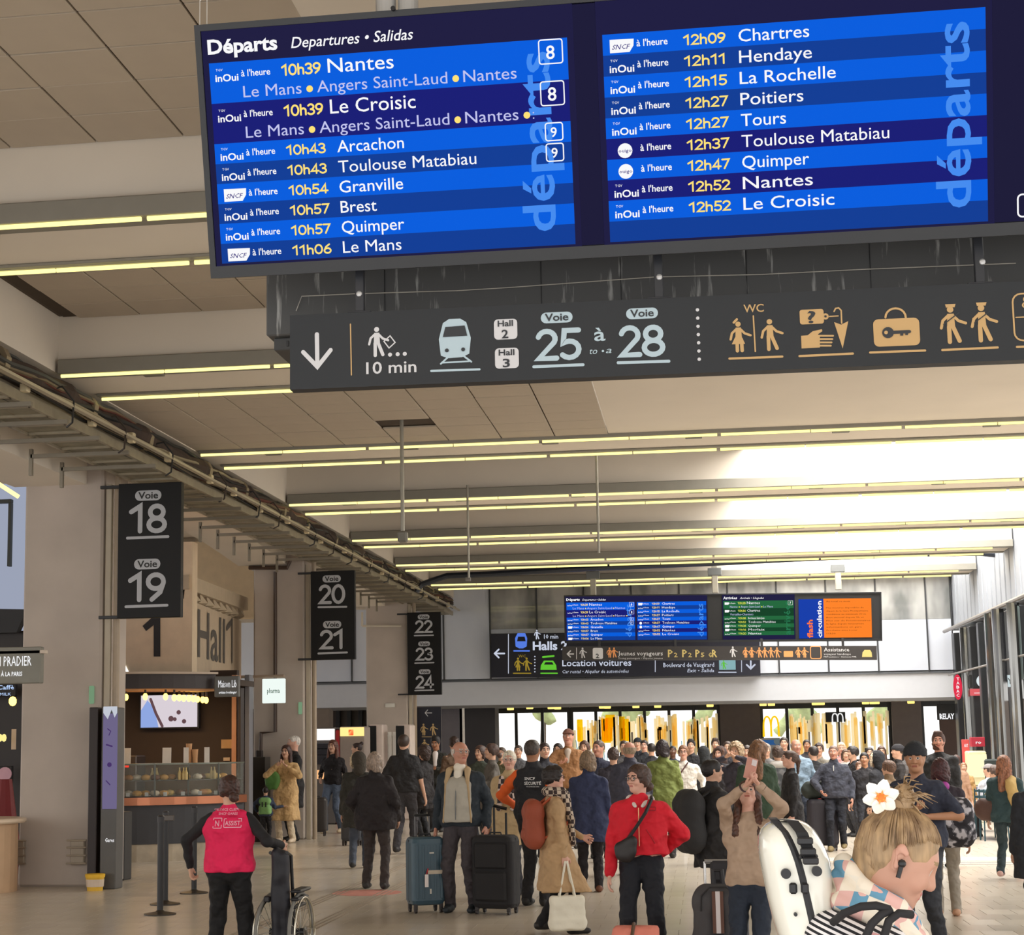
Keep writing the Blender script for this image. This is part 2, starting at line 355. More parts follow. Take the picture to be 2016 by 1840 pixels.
# ------------------------------------------------------------------ people
def trim(n, d): return (np.array(n, float), None, d, d, 0, 2, (1, 1, 1))
_C = {}
def head_mesh(v, fem):
    key = ('h', v, fem)
    if key in _C: return _C[key]
    j = .92 if fem else 1.
    P = [cp((0, -.03, 1.655), (0, .012, 1.658), .083, .078, sq=(.92, 1, 1.08)),
         cp((0, .028, 1.625), (0, .052, 1.565), .066, .036*j, .03, sq=(.95, 1, 1)),
         cp((-.035*j, .01, 1.60), (0, .048, 1.555), .036, .03, .03), cp((.035*j, .01, 1.60), (0, .048, 1.555), .036, .03, .03),
         cp((-.03, .077, 1.664), (.03, .077, 1.664), .016, .016, .02),
         cp((0, .088, 1.652), (0, .108, 1.614), .008, .013, .012), cp((-.011, .098, 1.611), (.011, .098, 1.611), .009, .009, .01),
         cp((-.034, .072, 1.615), (-.034, .07, 1.61), .024, .024, .02), cp((.034, .072, 1.615), (.034, .07, 1.61), .024, .024, .02),
         cp((-.031, .105, 1.645), (-.031, .105, 1.645), .017, .017, .014, -1), cp((.031, .105, 1.645), (.031, .105, 1.645), .017, .017, .014, -1),
         cp((-.03, .076, 1.644), (-.03, .076, 1.644), .0135, .0135, .004), cp((.03, .076, 1.644), (.03, .076, 1.644), .0135, .0135, .004),
         cp((-.018, .086, 1.583), (.018, .086, 1.583), .009, .009, .008), cp((-.014, .085, 1.574), (.014, .085, 1.574), .009, .009, .008),
         cp((0, .07, 1.552), (0, .072, 1.55), .019*j, .019*j, .02),
         cp((-.079, -.012, 1.65), (-.076, -.004, 1.615), .014, .009, .006, sq=(.6, 1.3, 1)), cp((.079, -.012, 1.65), (.076, -.004, 1.615), .014, .009, .006, sq=(.6, 1.3, 1)),
         cp((0, -.02, 1.62), (0, -.012, 1.47), .056*j, .06*j, .03)]
    V, Fq = sdf_mesh(P, v); c = V[Fq].mean(1); s = np.zeros(len(Fq), int)
    for x in (-.03, .03):
        d = np.hypot(c[:, 0]-x, c[:, 2]-1.644); s[(d < .0115) & (c[:, 1] > .07)] = 4; s[(d < .0062+v*.3) & (c[:, 1] > .07)] = 1
        s[(np.abs(c[:, 0]-x) < .018) & (np.abs(c[:, 2]-1.669) < .004+v*.3) & (c[:, 1] > .06)] = 3
    s[(np.abs(c[:, 0]) < .02) & (np.abs(c[:, 2]-1.579) < .0065+v*.2) & (c[:, 1] > .086)] = 2
    _C[key] = (V, Fq, s); return _C[key]
def hair_mesh(style, v):
    key = (style, v)
    if key in _C: return _C[key]
    cap_ = lambda e: cp((0, -.034, 1.66), (0, .008, 1.665), .083+e, .078+e, sq=(.93, 1, 1.08))
    face = cp((0, .115, 1.585), (0, .135, 1.65), .088, .075, .015, -1)
    P = []; am = .0015
    if style == 'short': P = [cap_(.012), face, trim((0, 0, -1), -1.575), trim((0, .9, -.45), -.665)]
    elif style == 'crop': P = [cap_(.006), face, trim((0, 0, -1), -1.585), trim((0, .9, -.45), -.665)]
    elif style == 'quiff': P = [cap_(.014), cp((-.03, .05, 1.745), (.03, .05, 1.745), .03, .03, .03), face, trim((0, 0, -1), -1.58)]
    elif style == 'fringe': P = [cap_(.015), face, trim((0, 0, -1), -1.585), trim((0, 0, 1), 1.675), trim((0, 1, 0), .02)]
    elif style == 'messy': P = [cap_(.02), cp((0, .04, 1.73), (.03, .06, 1.72), .035, .03, .03), face, trim((0, 0, -1), -1.57)]; am = .005
    elif style == 'bob': P = [cap_(.022), cp((-.075, -.02, 1.64), (-.08, 0, 1.54), .035, .03, .03), cp((.075, -.02, 1.64), (.08, 0, 1.54), .035, .03, .03), cp((-.04, -.07, 1.62), (.04, -.07, 1.53), .06, .055, .04), face, cp((0, .1, 1.5), (0, .1, 1.64), .07, .06, .01, -1), trim((0, 0, -1), -1.5)]; am = .004
    elif style == 'long': P = [cap_(.018), cp((-.075, -.01, 1.66), (-.1, .04, 1.30), .03, .035, .03), cp((.075, -.01, 1.66), (.1, .04, 1.30), .03, .035, .03), cp((-.04, -.07, 1.62), (-.05, -.11, 1.28), .05, .05, .04), cp((.04, -.07, 1.62), (.05, -.11, 1.28), .05, .05, .04), face]; am = .004
    elif style == 'ponytail': P = [cap_(.01), face, trim((0, 0, -1), -1.575), cp((0, -.115, 1.68), (0, -.13, 1.60), .03, .03, .02), cp((0, -.13, 1.60), (.01, -.12, 1.42), .035, .018, .03)]; am = .003
    elif style == 'low_bun': P = [cap_(.016), cp((-.07, .0, 1.65), (-.07, -.02, 1.58), .028, .02, .03), cp((.07, .0, 1.65), (.07, -.02, 1.58), .028, .02, .03), face, trim((0, 0, -1), -1.565), cp((0, -.135, 1.57), (.015, -.14, 1.56), .042, .04, .015)]; am = .003
    elif style == 'top_bun': P = [cap_(.008), face, trim((0, 0, -1), -1.585), cp((0, -.10, 1.735), (0, -.11, 1.74), .04, .038, .015)]; am = .003
    elif style == 'blonde': P = [cap_(.006), cp((0, -.062, 1.63), (0, -.055, 1.55), .058, .05, .03), cp((0, .13, 1.58), (0, .14, 1.655), .10, .075, .012, -1), cp((.085, .006, 1.60), (.085, .004, 1.64), .03, .022, .01, -1), cp((-.085, .006, 1.60), (-.085, .004, 1.64), .03, .022, .01, -1), trim((0, 0, -1), -1.54), cp((0, -.068, 1.768), (0, -.07, 1.775), .034, .03, .015)]
    elif style == 'curly': P = [cap_(.04), cp((0, -.05, 1.6), (0, -.06, 1.56), .09, .08, .03), face, cp((0, .1, 1.5), (0, .1, 1.64), .06, .06, .01, -1)]; am = .008
    elif style == 'beanie': P = [cap_(.022), trim((0, .25, -1), -1.647), cp((0, -.02, 1.69), (0, -.02, 1.695), .105, .104, .01, sq=(.86, 1.03, .2))]; am = .001
    elif style == 'cap': P = [cap_(.014), trim((0, 0, -1), -1.675), cp((-.02, .11, 1.685), (.02, .11, 1.685), .055, .055, .01, sq=(1, 1, .15))]; am = 0
    elif style == 'hood': P = [cap_(.034), cp((0, -.05, 1.6), (0, -.06, 1.5), .1, .1, .03), cp((0, .135, 1.62), (0, .15, 1.66), .095, .09, .01, -1)]; am = .003
    elif style == 'fur_rim':
        N = 14; P = []
        for i in range(N):
            a, b = [2*math.pi*t/N for t in (i, i+1)]; q = lambda t: (.098*math.cos(t), .055-.02*math.sin(t), 1.635+.118*math.sin(t))
            P.append(cp(q(a), q(b), .026, .026, .01))
        am = .008
    V, Fq = sdf_mesh(P, v, am, 95.)
    _C[key] = (V, Fq); return _C[key]
def hand_mesh(v, curl):
    key = ('hand', v, curl)
    if key in _C: return _C[key]
    P = [cp((0, .018, -.02), (0, .026, -.085), .016, .014, .01), cp((0, -.014, -.02), (0, -.026, -.082), .016, .013, .01), cp((0, 0, 0.01), (0, 0, -.05), .024, .02, .01, sq=(.75, 1, 1)), cp((0, 0, .05), (0, 0, 0), .027, .024, .01, sq=(.9, 1, 1))]
    for y, L in ((.031, .072), (.0105, .08), (-.0105, .075), (-.031, .06)):
        p = np.array((0, y, -.088)); a = curl*.5
        for f, r0, r1 in ((.45, .0092, .0085), (.3, .0085, .008), (.25, .008, .007)):
            q = p+L*f*np.array((-math.sin(a), y*.25/.09, -math.cos(a))); P.append(cp(p, q, r0, r1, .004)); p = q; a += curl
    P += [cp((-.004, .022, -.03), (-.012, .052, -.062), .014, .011, .008), cp((-.012, .052, -.062), (-.022, .058, -.09), .0105, .0085, .004)]
    V, Fq = sdf_mesh(P, v); _C[key] = (V, Fq); return _C[key]
def ik(a, b, l1, l2, hint):
    a = np.array(a, float); b = np.array(b, float); d = b-a; L = np.linalg.norm(d)
    if L > (l1+l2)*.999: b = a+d/L*(l1+l2)*.999; d = b-a; L = np.linalg.norm(d)
    x = (l1*l1-l2*l2+L*L)/(2*L); h = math.sqrt(max(l1*l1-x*x, 0)); u = d/L; hint = np.array(hint, float); hint = hint-u*(hint@u)
    return a+u*x+hint/np.linalg.norm(hint)*h, b
def rotz(a): c, s = math.cos(a), math.sin(a); return np.array(((c, -s, 0), (s, c, 0), (0, 0, 1)))
def rotx(a): c, s = math.cos(a), math.sin(a); return np.array(((1, 0, 0), (0, c, -s), (0, s, c)))
SK = {'b': (188, 142, 120), 'l': (205, 160, 135), 'p': (215, 165, 145), 'r': (194, 138, 116), 'm': (165, 115, 85), 'd': (110, 75, 58), 't': (180, 130, 98)}  # the blonde woman's tone b has shade put into the skin colour
DOWN = ((.27, .04, .80), (-.27, .04, .80))
def person(px, ytop, Y, heading, label, top=(40, 42, 48), hem=.90, puff=.0, pants=(45, 46, 52), shoes=(35, 33, 32), hair='short', hairc=(60, 45, 35),
           skin='l', hands=DOWN, hints=None, yaw=0, pitch=0, walk=0., g=1., fem=False, group=None, curl=.5, sleeve=1., sleevec=None, flare=0., wide=0.,
           collar=None, vox=None, h=None, X=None, amp=.008, hsq=1., cap_c=None, fur=None, skirt=None, feet=None, build_extra=None, topname='jacket', lean=0.):
    p = at_y(px, ytop, Y); hh = (h or p.z)-.012; s = hh/1.75
    root = thing('person', (p.x if X is None else X, Y, 0), label, 'person', group, math.radians(heading))
    far = Y > 26; v = vox or (.0095 if Y < 17 else .012 if Y < 23 else .016 if Y < 33 else .021); hv = .0042 if Y < 19 else .006 if Y < 27 else .009
    v /= 1.
    sd = px*.1
    # joints
    sh = [np.array((.172, -.01, 1.375)), np.array((-.172, -.01, 1.375))]; arms = []
    for i in (0, 1):
        hd = np.array(hands[i], float); hint = (hints[i] if hints else ((.5, -1, 0) if i == 0 else (-.5, -1, 0)))
        arms.append((sh[i],)+ik(sh[i], hd, .29, .255, hint))
    ft = feet or ((.10+wide, walk*.28, .09+(0 if walk >= 0 else .05*abs(walk))), (-.10-wide, -walk*.28, .09+(.06*walk if walk > 0 else 0)))
    legs = []
    for i in (0, 1):
        hp = np.array((.088 if i == 0 else -.088, 0, .90)); legs.append((hp,)+ik(hp, ft[i], .43, .42, (0, 1, 0)))
    # one continuous body
    P = [cp((-.07, 0, .95), (.07, 0, .95), .11, sq=(1, .8, 1)), cp((0, 0, .98), (0, 0, 1.2), .098, .1, .04, sq=(1.1, .75, 1)), cp((-.075, 0, 1.27), (.075, 0, 1.27), .098, k=.04, sq=(1, .75, 1)), cp((-.13, -.01, 1.375), (.13, -.01, 1.375), .048, k=.05), cp((-.115, -.01, 1.385), (0, -.015, 1.455), .03, .035, .04), cp((.115, -.01, 1.385), (0, -.015, 1.455), .03, .035, .04), cp((0, -.01, 1.40), (0, -.012, 1.53), .062, .052, .03)]
    for a, e, wv in arms: P += [cp(a, e, .047, .038), cp(e, wv, .038, .026)]
    for hp, kn, an in legs: P += [cp(hp, kn, .08, .052), cp(kn, an, .052, .034), cp(an, an+np.array((0, .09, -.05)), .03, .022)]
    V, Fq = sdf_mesh(P, v*1.15); S = np.zeros(len(Fq), int); parts = [(V, Fq, S)]
    if lean:
        pass
    hV, hF, hS = head_mesh(hv, fem); R = rotz(math.radians(yaw))@rotx(math.radians(-pitch))@np.diag((1, hsq, 1)); piv = np.array((0, -.01, 1.50))
    wgt = np.clip((hV[:, 2]-1.47)/.06, 0, 1)[:, None]
    hV2 = (hV-piv)@R.T+piv; hV2 = hV*(1-wgt)+hV2*wgt; parts.append((hV2, hF, hS))
    for i, (a, e, wv) in enumerate(arms):
        hm, hf = hand_mesh(.0046 if Y < 19 else .007, curl); d = (wv-e)/np.linalg.norm(wv-e); z = -d
        th = np.array((0, 1, .15)) if abs(d[1]) < .8 else np.array((0, 0, 1.)); yv = th-z*(th@z); yv /= np.linalg.norm(yv); xv = np.cross(yv, z)
        q = hm.copy()
        if i == 1: q[:, 0] *= -1
        parts.append((wv+q@np.array((xv, yv, z)), hf if i == 0 else hf[:, ::-1], np.zeros(len(hf), int)))
    o = 0; VV = []; FF = []; SS = []
    for a, b, c in parts: VV.append(a); FF.append(b+o); SS.append(c); o += len(a)
    sc = SK[skin]; np_mesh('body', np.concatenate(VV)*s, np.concatenate(FF), [mat(sc, .55, var=.05, scale=14), mat((42, 32, 28), .3, var=0), mat((sc[0]*.82, sc[1]*.6, sc[2]*.6), .45, var=0), mat(hairc, .8, var=0), mat((205, 195, 188), .4, var=0)], root, np.concatenate(SS))
    # trousers
    tr = .0
    P = [cp((-.07, 0, .94), (.07, 0, .94), .118*g, sq=(1, .82, 1)), cp((0, 0, .98), (0, 0, 1.06), .112*g, sq=(1.05, .8, 1))]
    for hp, kn, an in legs:
        ext = wide*.25; P += [cp(hp, kn, .102+.01*(g-1), .07+ext*.3), cp(kn, an+np.array((0, -.005, -.03)), .068+ext*.3, .06+ext*.5)]
    P.append(trim((0, 0, 1), 1.0)); P.append(trim((0, 0, -1), -.028))
    pm = pants if not isinstance(pants, tuple) else mat(pants, .85, var=.1, scale=9, bump=.8)
    V, Fq = sdf_mesh(P, v, amp*.8, 30, seed=sd); np_mesh('trousers', V*s, Fq, [pm], root)
    for hp, kn, an in legs:
        z0 = an[2]-.09; P = [cp(an+np.array((0, -.035, -.045)), an+np.array((0, .035, -.04)), .046, .048, .02), cp(an+np.array((0, .04, -.05)), an+np.array((0, .155, -.058)), .044, .036, .03, sq=(1.05, 1, .85)), trim((0, 0, -1), -z0)]
        V, Fq = sdf_mesh(P, .012 if Y < 23 else .018); np_mesh('shoe', V*s, Fq, [mat(shoes, .6, var=.05)], root)
    # jacket, coat or pullover
    tm = top if not isinstance(top, tuple) else mat(top, .82, var=.1, scale=8, bump=.9); pf = puff
    P = [cp((-.085, -.005, 1.28), (.085, -.005, 1.28), .128*g+pf*.6, k=.05, sq=(1, .82, 1)), cp((-.055, .005, 1.1), (.055, .005, 1.1), .128*g+pf, k=.06, sq=(1, .86, 1)), cp((-.065, 0, .96), (.065, 0, .96), .138*g+pf, k=.05, sq=(1, .86, 1))]
    if hem < .86: P += [cp((-.06, 0, .9), (-.07-flare, 0, hem), .135*g+pf, .125*g+pf+flare, .05), cp((.06, 0, .9), (.07+flare, 0, hem), .135*g+pf, .125*g+pf+flare, .05)]
    P.append(trim((0, 0, -1), -hem)); P += [cp((-.12, -.01, 1.365), (.12, -.01, 1.365), .066+pf*.4, k=.05), cp((-.11, -.01, 1.385), (0, -.015, 1.455), .045+pf*.4, .05, .05), cp((.11, -.01, 1.385), (0, -.015, 1.455), .045+pf*.4, .05, .05)]
    if hem < .8:
        for hp, kn, an in legs: P.insert(3, cp(hp, kn+(kn-hp)*.3, .115*g+pf, .1*g+pf+flare*.5, .09))
    if collar: P.append(cp((0, -.015, 1.44), (0, -.008, 1.44+collar), .078, .075, .03))
    else: P.append(cp((0, -.01, 1.43), (0, -.01, 1.47), .066, .06, .03))
    SP = []
    for a, e, wv in arms:
        if sleeve >= 1: SP += [cp(a, e, .062+pf*.5, .052+pf*.45, .018), cp(e, e+(wv-e)*.97, .052+pf*.45, .039+pf*.3, .02)]
        else: SP += [cp(a, a+(e-a)*.85, .062+pf*.4, .056+pf*.4, .03)]
    if sleevec: 
        V, Fq = sdf_mesh(P, v, amp, 24, seed=sd); np_mesh('vest', V*s, Fq, [tm], root)
        V, Fq = sdf_mesh(SP, v, amp, 28, seed=sd); np_mesh('sleeves', V*s, Fq, [mat(sleevec, .8, bump=.3)], root)
    else:
        V, Fq = sdf_mesh(P+SP, v, amp, 24, seed=sd); np_mesh(topname, V*s, Fq, [tm], root)
    def hpart(nm, st, mt):
        V, Fq = hair_mesh(st, hv*1.1); w_ = np.clip((V[:, 2]-1.42)/.12, .35, 1)[:, None]; V2 = (V-piv)@R.T+piv
        return np_mesh(nm, (V*(1-w_)+V2*w_)*s, Fq, [mt], root)
    if hair not in (None, 'bald'):
        hm_ = pattern_hair(hairc)
        if hair in ('beanie', 'cap', 'hood'): hpart('short_hair', 'crop', hm_); hpart({'beanie': 'beanie', 'cap': 'flat_cap', 'hood': 'hood'}[hair], hair, mat(cap_c or (45, 45, 48), .9, bump=.4, scale=40))
        else: hpart('hair', hair, hm_)
    if fur: hpart('fur_trim', 'fur_rim', mat(fur, .95, var=.25, scale=40, bump=.6))
    root['s'] = s
    if build_extra: build_extra(root, s, arms, R, piv)
    return root
def pattern_hair(c):
    key = ('hair', c)
    if key not in _C: _C[key] = pattern('strands', tuple(v*(.9 if c[0] == 150 and c[2] == 92 else .72) for v in c), tuple(min(255, v*1.15) for v in c), 70, .55)
    return _C[key]
def sd_part(name, P, mt, root, s, v=.012, amp=0., label=None):
    V, Fq = sdf_mesh(P, v, amp, 30); return np_mesh(name, V*s, Fq, [mt], root, label=label)
def glasses(root, s, R, piv, c=(40, 35, 35)):
    mb = MB()
    def T(q): return Vector(((np.array(q)-piv)@R.T+piv)*s)
    for x in (-.033, .033): mb.tube([T((x+.025*math.cos(t), .108-abs(math.cos(t))*.003, 1.644+.02*math.sin(t))) for t in [2*math.pi*i/12 for i in range(13)]], .0022*s, 5)
    mb.tube([T((-.008, .112, 1.646)), T((.008, .112, 1.646))], .002*s, 5)
    for x in (-1, 1): mb.tube([T((x*.058, .106, 1.648)), T((x*.082, .05, 1.648)), T((x*.083, -.01, 1.645))], .0022*s, 5)
    mb.build('glasses', mat(c, .3, .3), root, local=True)
# ------------------------------------------------------------------ the hall
CREAM = mat((222, 212, 198), .75, var=.05, scale=.8); CREAM2 = mat((212, 196, 172), .8, var=.06, scale=1.2)
CONC = mat((186, 174, 164), .85, var=.1, scale=1.6, bump=.25); PANEL = mat((184, 171, 154), .8, var=.04, scale=3)
GREYM = mat((150, 145, 136), .5, var=.04); STEEL = mat((170, 168, 162), .35, .8, var=.05); DARK = mat((38, 38, 41), .45, var=.05); BLACK = mat((24, 24, 27), .4, var=.04)
WHITEP = mat((222, 225, 232), .35, var=.02)
XL, XR = -9.6, 6.6; YF = 47.0
# floor: grout bed and single tiles
mb = MB(); mb.box(-26, 16, 3, 70, -.12, -.004); floor = struct('floor', mb, mat((140, 125, 106), .8, var=.08))
TILE = [mat((203, 191, 174), .22, var=.06, scale=2.5), mat((199, 187, 170), .25, var=.06, scale=2.5), mat((206, 194, 178), .2, var=.06, scale=2.5)]
TW, TD, G = .30, .50, .0022
def tile_v(x0, x1, y0, y1): return [(x0, y0, -.004), (x1, y0, -.004), (x1, y1, -.004), (x0, y1, -.004), (x0+.0006, y0, 0), (x1-.0006, y0, 0), (x1-.0006, y1, 0), (x0+.0006, y1, 0)]
TF = [(4, 5, 6, 7), (0, 1, 5, 4), (1, 2, 6, 5), (2, 3, 7, 6), (3, 0, 4, 7)]
tme = []
for mt in TILE:
    me = bpy.data.meshes.new('tile'); me.from_pydata(tile_v(G, TW-G, .0006, TD-.0006), [], TF); me.materials.append(mt); me.update(); tme.append(me)
stuff = [MB() for _ in TILE]; nt_ = 0
for j in range(106):
    y = 15.0+j*TD; x = -24+((j*.15) % .30)
    while x < 12:
        k = random.choice((0, 1, 2))
        if j < 8 and -6.2 < x < 4.1 and nt_ < 300:
            o = link('tile', tme[k], floor); o.location = (x, y, 0); nt_ += 1
        elif x > -11 or y > 18: stuff[k].add(tile_v(x+G, x+TW-G, y+.0006, y+TD-.0006), TF)
        x += TW
for k, s_ in enumerate(stuff): s_.build('tile_field', TILE[k], floor, kind='stuff')
mb = MB(); mb.box(-26, 16, 3, 15, -.004, 0); mb.build('tile_field', TILE[0], floor, kind='stuff')
# tactile guide strips: raised ribs
DGREY = mat((140, 124, 106), .6, var=.06)
def ribs(name, x0, ya, yb, along=True):
    g_ = MB()
    for k in range(3):
        if along: g_.bbox(x0+k*.06, x0+k*.06+.018, ya, yb, 0, .006, .002)
        else: g_.bbox(ya, yb, x0+k*.10, x0+k*.10+.04, 0, .006, .002)
    return g_
for nm, xx, lab in (('tactile_strip', -4.46, 'dark ribbed guide strip in floor, running left of the pink floor sticker'), ('tactile_strip', -3.9, 'dark ribbed guide strip in floor, running right of the pink floor sticker')):
    o = ribs(nm, xx, 15.2, 30).build(nm, DGREY); tag(o, lab, 'guide strip', 'ribbed guide strips')
o = MB(); 
for k in range(2): o.bbox(1.2, 6.0, 24.9+k*.32, 24.98+k*.32, 0, .006, .002)
tag(o.build('floor_groove', mat((150, 145, 138), .5)), 'pair of thin grey lines set across the pale floor at right', 'floor line')
o = MB(); o.bbox(1.2, 6.0, 25.7, 26.35, 0, .006, .002); tag(o.build('pale_floor_strip', mat((236, 232, 220), .2, var=.02)), 'pale glossy strip across the floor at right', 'threshold')  # pale glossy strip laid across the floor
q = at_z(722, 1757); o = MB(); o.lathe((q.x, q.y, .001), [(.42, 0), (.42, .002)], 24); tag(o.build('floor_sticker', mat((205, 140, 128), .5, var=.15, scale=8)), 'faded pink round sticker on the floor between the guide strips', 'sticker')
# ceiling beams
struct_i = 0
for i, (y0, y1) in enumerate(BEAMS):
    mb = MB(); mb.box(-6.75, XR, y0, y1, SOF, PAN if i > 2 else PAN+.05); mb.box(-6.75, XR, y0+.02, y1-.02, PAN, 7.1)
    b = struct('ceiling_beam', mb, CREAM); 
mb = MB(); mb.box(-8.2, -6.75, -2, YF-.06, SOF, 7.2); struct('ceiling_side', mb, CREAM)
mb = MB(); mb.box(-6.9, XR+.3, -6, BEAMS[0][0], PAN+.03, 6.6); struct('ceiling', mb, CREAM)
for i in range(8):
    y0 = BEAMS[i][1]; y1 = BEAMS[i+1][0] if i < 7 else YF
    z = PAN+.03
    if i == 2: continue
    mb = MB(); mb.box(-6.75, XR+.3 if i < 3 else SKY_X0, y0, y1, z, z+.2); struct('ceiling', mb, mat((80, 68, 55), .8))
    if i >= 3:
        mb = MB(); mb.box(SKY_X0, XR+.3, y0, y1, 7.15, 7.3); mb.box(SKY_X0-.08, SKY_X0, y0, y1, z, 7.2); struct('ceiling', mb, mat((235, 235, 230), .6))
        for k in range(4):
            xx = SKY_X0+1.1+k*1.3; mb = MB(); mb.box(xx, xx+.07, y0, y1, 6.52, 6.62); struct('skylight_bar', mb, mat((200, 200, 196), .5))
# perforated ceiling panels, one by one
PW, PD = .69, .57
def panels(root, xa, xb, yb, rows, z, pw, skip=()):
    me = bpy.data.meshes.new('ceiling_panel'); g_ = .008; t = MB(); t.bbox(g_, pw-g_, -PD+g_, -g_, 0, .025, .004); me.from_pydata(t.v, [], t.f); me.materials.append(PANEL); me.update()
    x = xa; n = 0
    while x < xb-.05:
        for r_ in range(rows):
            if (round((x-xa)/pw), r_) in skip: continue
            o = link('ceiling_panel', me, root); o.location = (x, yb-r_*PD, z-(0 if random.random() > .1 else .004)); n += 1
        x += pw
pr = {}
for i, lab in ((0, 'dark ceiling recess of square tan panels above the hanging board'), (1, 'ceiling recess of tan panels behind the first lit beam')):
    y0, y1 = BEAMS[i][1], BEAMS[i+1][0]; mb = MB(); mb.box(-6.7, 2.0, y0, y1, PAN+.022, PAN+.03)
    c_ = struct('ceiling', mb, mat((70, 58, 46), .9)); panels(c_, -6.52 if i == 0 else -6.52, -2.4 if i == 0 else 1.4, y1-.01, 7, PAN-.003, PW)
    mb = MB(); mb.box(-2.4 if i == 0 else 1.4, XR, y0, y1, PAN, PAN+.02); struct('ceiling', mb, CREAM)
# lowered panel field between the second and third lit beams, then smooth plaster to the right
y0, y1 = BEAMS[2][1], BEAMS[3][0]
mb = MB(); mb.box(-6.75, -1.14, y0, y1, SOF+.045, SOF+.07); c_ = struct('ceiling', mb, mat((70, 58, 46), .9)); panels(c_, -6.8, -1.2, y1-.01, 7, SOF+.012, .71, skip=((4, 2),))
mb = MB(); mb.box(-1.12, XR+.3, y0, y1, SOF+.02, SOF+.1); struct('ceiling', mb, CREAM)
# light fixtures: grey channel + row of tubes
TUBE = emi((255, 240, 150), 1.7); CHAN = mat((140, 136, 126), .5, .2, var=.04)
names = ['first', 'second', 'third', 'fourth', 'fifth', 'sixth', 'seventh', 'eighth']
n_ = 0
for i, (y0, y1) in enumerate(BEAMS[1:8]):
    for e, yy in ((0, y0), (1, y1)):
        xa = -6.72 if not (i == 0) else -6.4; xb = XR
        L = thing('ceiling_light_line', ((xa+xb)/2, yy, SOF), '%s long line of yellow tubes on the %s lit ceiling beam' % ('near' if e == 0 else 'far', names[i]), 'ceiling light', 'long tube lights along the beams')
        g_ = MB()
        if e == 0: g_.bbox(xa, xb, yy-.11, yy-.002, SOF-.03, SOF+.13, .01); g_.bbox(xa, xb, yy-.002, yy+.16, SOF-.03, SOF-.002, .006)
        else: g_.bbox(xa, xb, yy+.002, yy+.11, SOF-.03, SOF+.05, .01); g_.bbox(xa, xb, yy-.05, yy+.002, SOF-.03, SOF-.002, .006)
        g_.build('channel', CHAN, L); yt = yy-.06 if e == 0 else yy+.06
        t = MB(); t.cyl((0, 0, 0), (1.14, 0, 0), .019 if i < 3 else .022, 8); me = bpy.data.meshes.new('tube'); me.from_pydata(t.v, [], t.f); me.materials.append(TUBE)
        x = xa+.03; k = 0
        while x+1.14 < xb:
            o = link('tube', me, L); o.location = Vector((x, yt, SOF-.045))-L.location; x += 1.155 if k % 2 == 0 else 1.19; k += 1
        if e == 0:
            x = xa+.9
            while x < xb:
                c2 = MB(); c2.bbox(x, x+.22, yy+.03, yy+.14, SOF-.055, SOF-.03, .004); c2.build('gear_box', mat((120, 116, 106), .5), L); x += 1.9
# arcade: columns, long beam
for k, yc in enumerate((21.4, 32.0, 42.4)):
    mb = MB(); x0 = (-8.8, -8.5, -8.35)[k]; x1 = (-7.72, -7.5, -7.3)[k]
    mb.bbox(x0, x1, yc, yc+1.0, 0, 5.75, .03); struct('column', mb, CONC)
mb = MB(); mb.box(-8.95, -7.95, -2, 21.4, 5.2, 5.76); struct('arcade_beam', mb, CREAM)
for ya, yb in ((22.4, 32.0), (33.0, 42.4), (43.4, YF-.06)):
    mb = MB(); N = 8
    for k in range(N):
        t0, t1 = k/N, (k+1)/N; f = lambda t: 5.2+.0*t+.28*math.sin(math.pi*t)
        a, b_ = ya+(yb-ya)*t0, ya+(yb-ya)*t1
        mb.add([(x, y, z) for x in (-8.8, -7.85) for y, z in ((a, f(t0)), (b_, f(t1)), (b_, 5.78), (a, 5.78))], [(0, 1, 2, 3), (4, 7, 6, 5), (0, 4, 5, 1), (3, 2, 6, 7), (0, 3, 7, 4), (1, 5, 6, 2)])
    struct('arcade_beam', mb, CREAM)
# pipes down the columns
for k, yc in enumerate((21.4, 32.0, 42.4)):
    xr = (-7.72, -7.5, -7.3)[k]
    T_ = ('nearest', 'middle', 'farthest')[k]
    o = MB(); o.bbox(xr+.02, xr+.10, yc+.05, yc+.13, 0, 5.2, .008); tag(o.build('cable_duct', mat((190, 178, 158), .5)), 'cream square duct on the right edge of the %s column' % T_, 'duct', 'ducts on the columns')
    o = MB(); o.tube([(xr+.17, yc+.1, 0), (xr+.17, yc+.1, 5.3)], .045, 10); tag(o.build('drain_pipe', mat((168, 150, 128), .4)), 'tan round pipe beside the duct of the %s column' % T_, 'pipe', 'round pipes beside the columns')
    o = MB(); q = at_y((180, 591, 768)[k], (1365, 1392, 1388)[k], yc-.02); o.bbox(q.x-.035, q.x+.035, yc-.03, yc, q.z-.13, q.z+.10, .01) if k < 2 else o.bbox(q.x-.12, q.x+.12, yc-.05, yc, q.z-.05, q.z+.05, .01)
    tag(o.build('exit_light', emi((125, 160, 125), .8) if k < 2 else mat((220, 218, 210))), ('small green lit box on the %s column' % T_) if k < 2 else 'small white box low on the farthest column', 'exit light')
dp = MB(); BR = mat((70, 52, 42), .4)
dp.tube([at_y(542, 1125, 31.93), at_y(542, 1440, 31.93), at_y(514, 1442, 31.93), at_y(513, 1480, 31.93)], .035, 8); dp.tube([at_y(490, 1117, 31.93), at_y(566, 1117, 31.93), at_y(572, 1100, 31.93)], .04, 8); 
tag(dp.build('brown_pipe', BR), 'thin brown pipe bending down the front of the middle column', 'pipe')
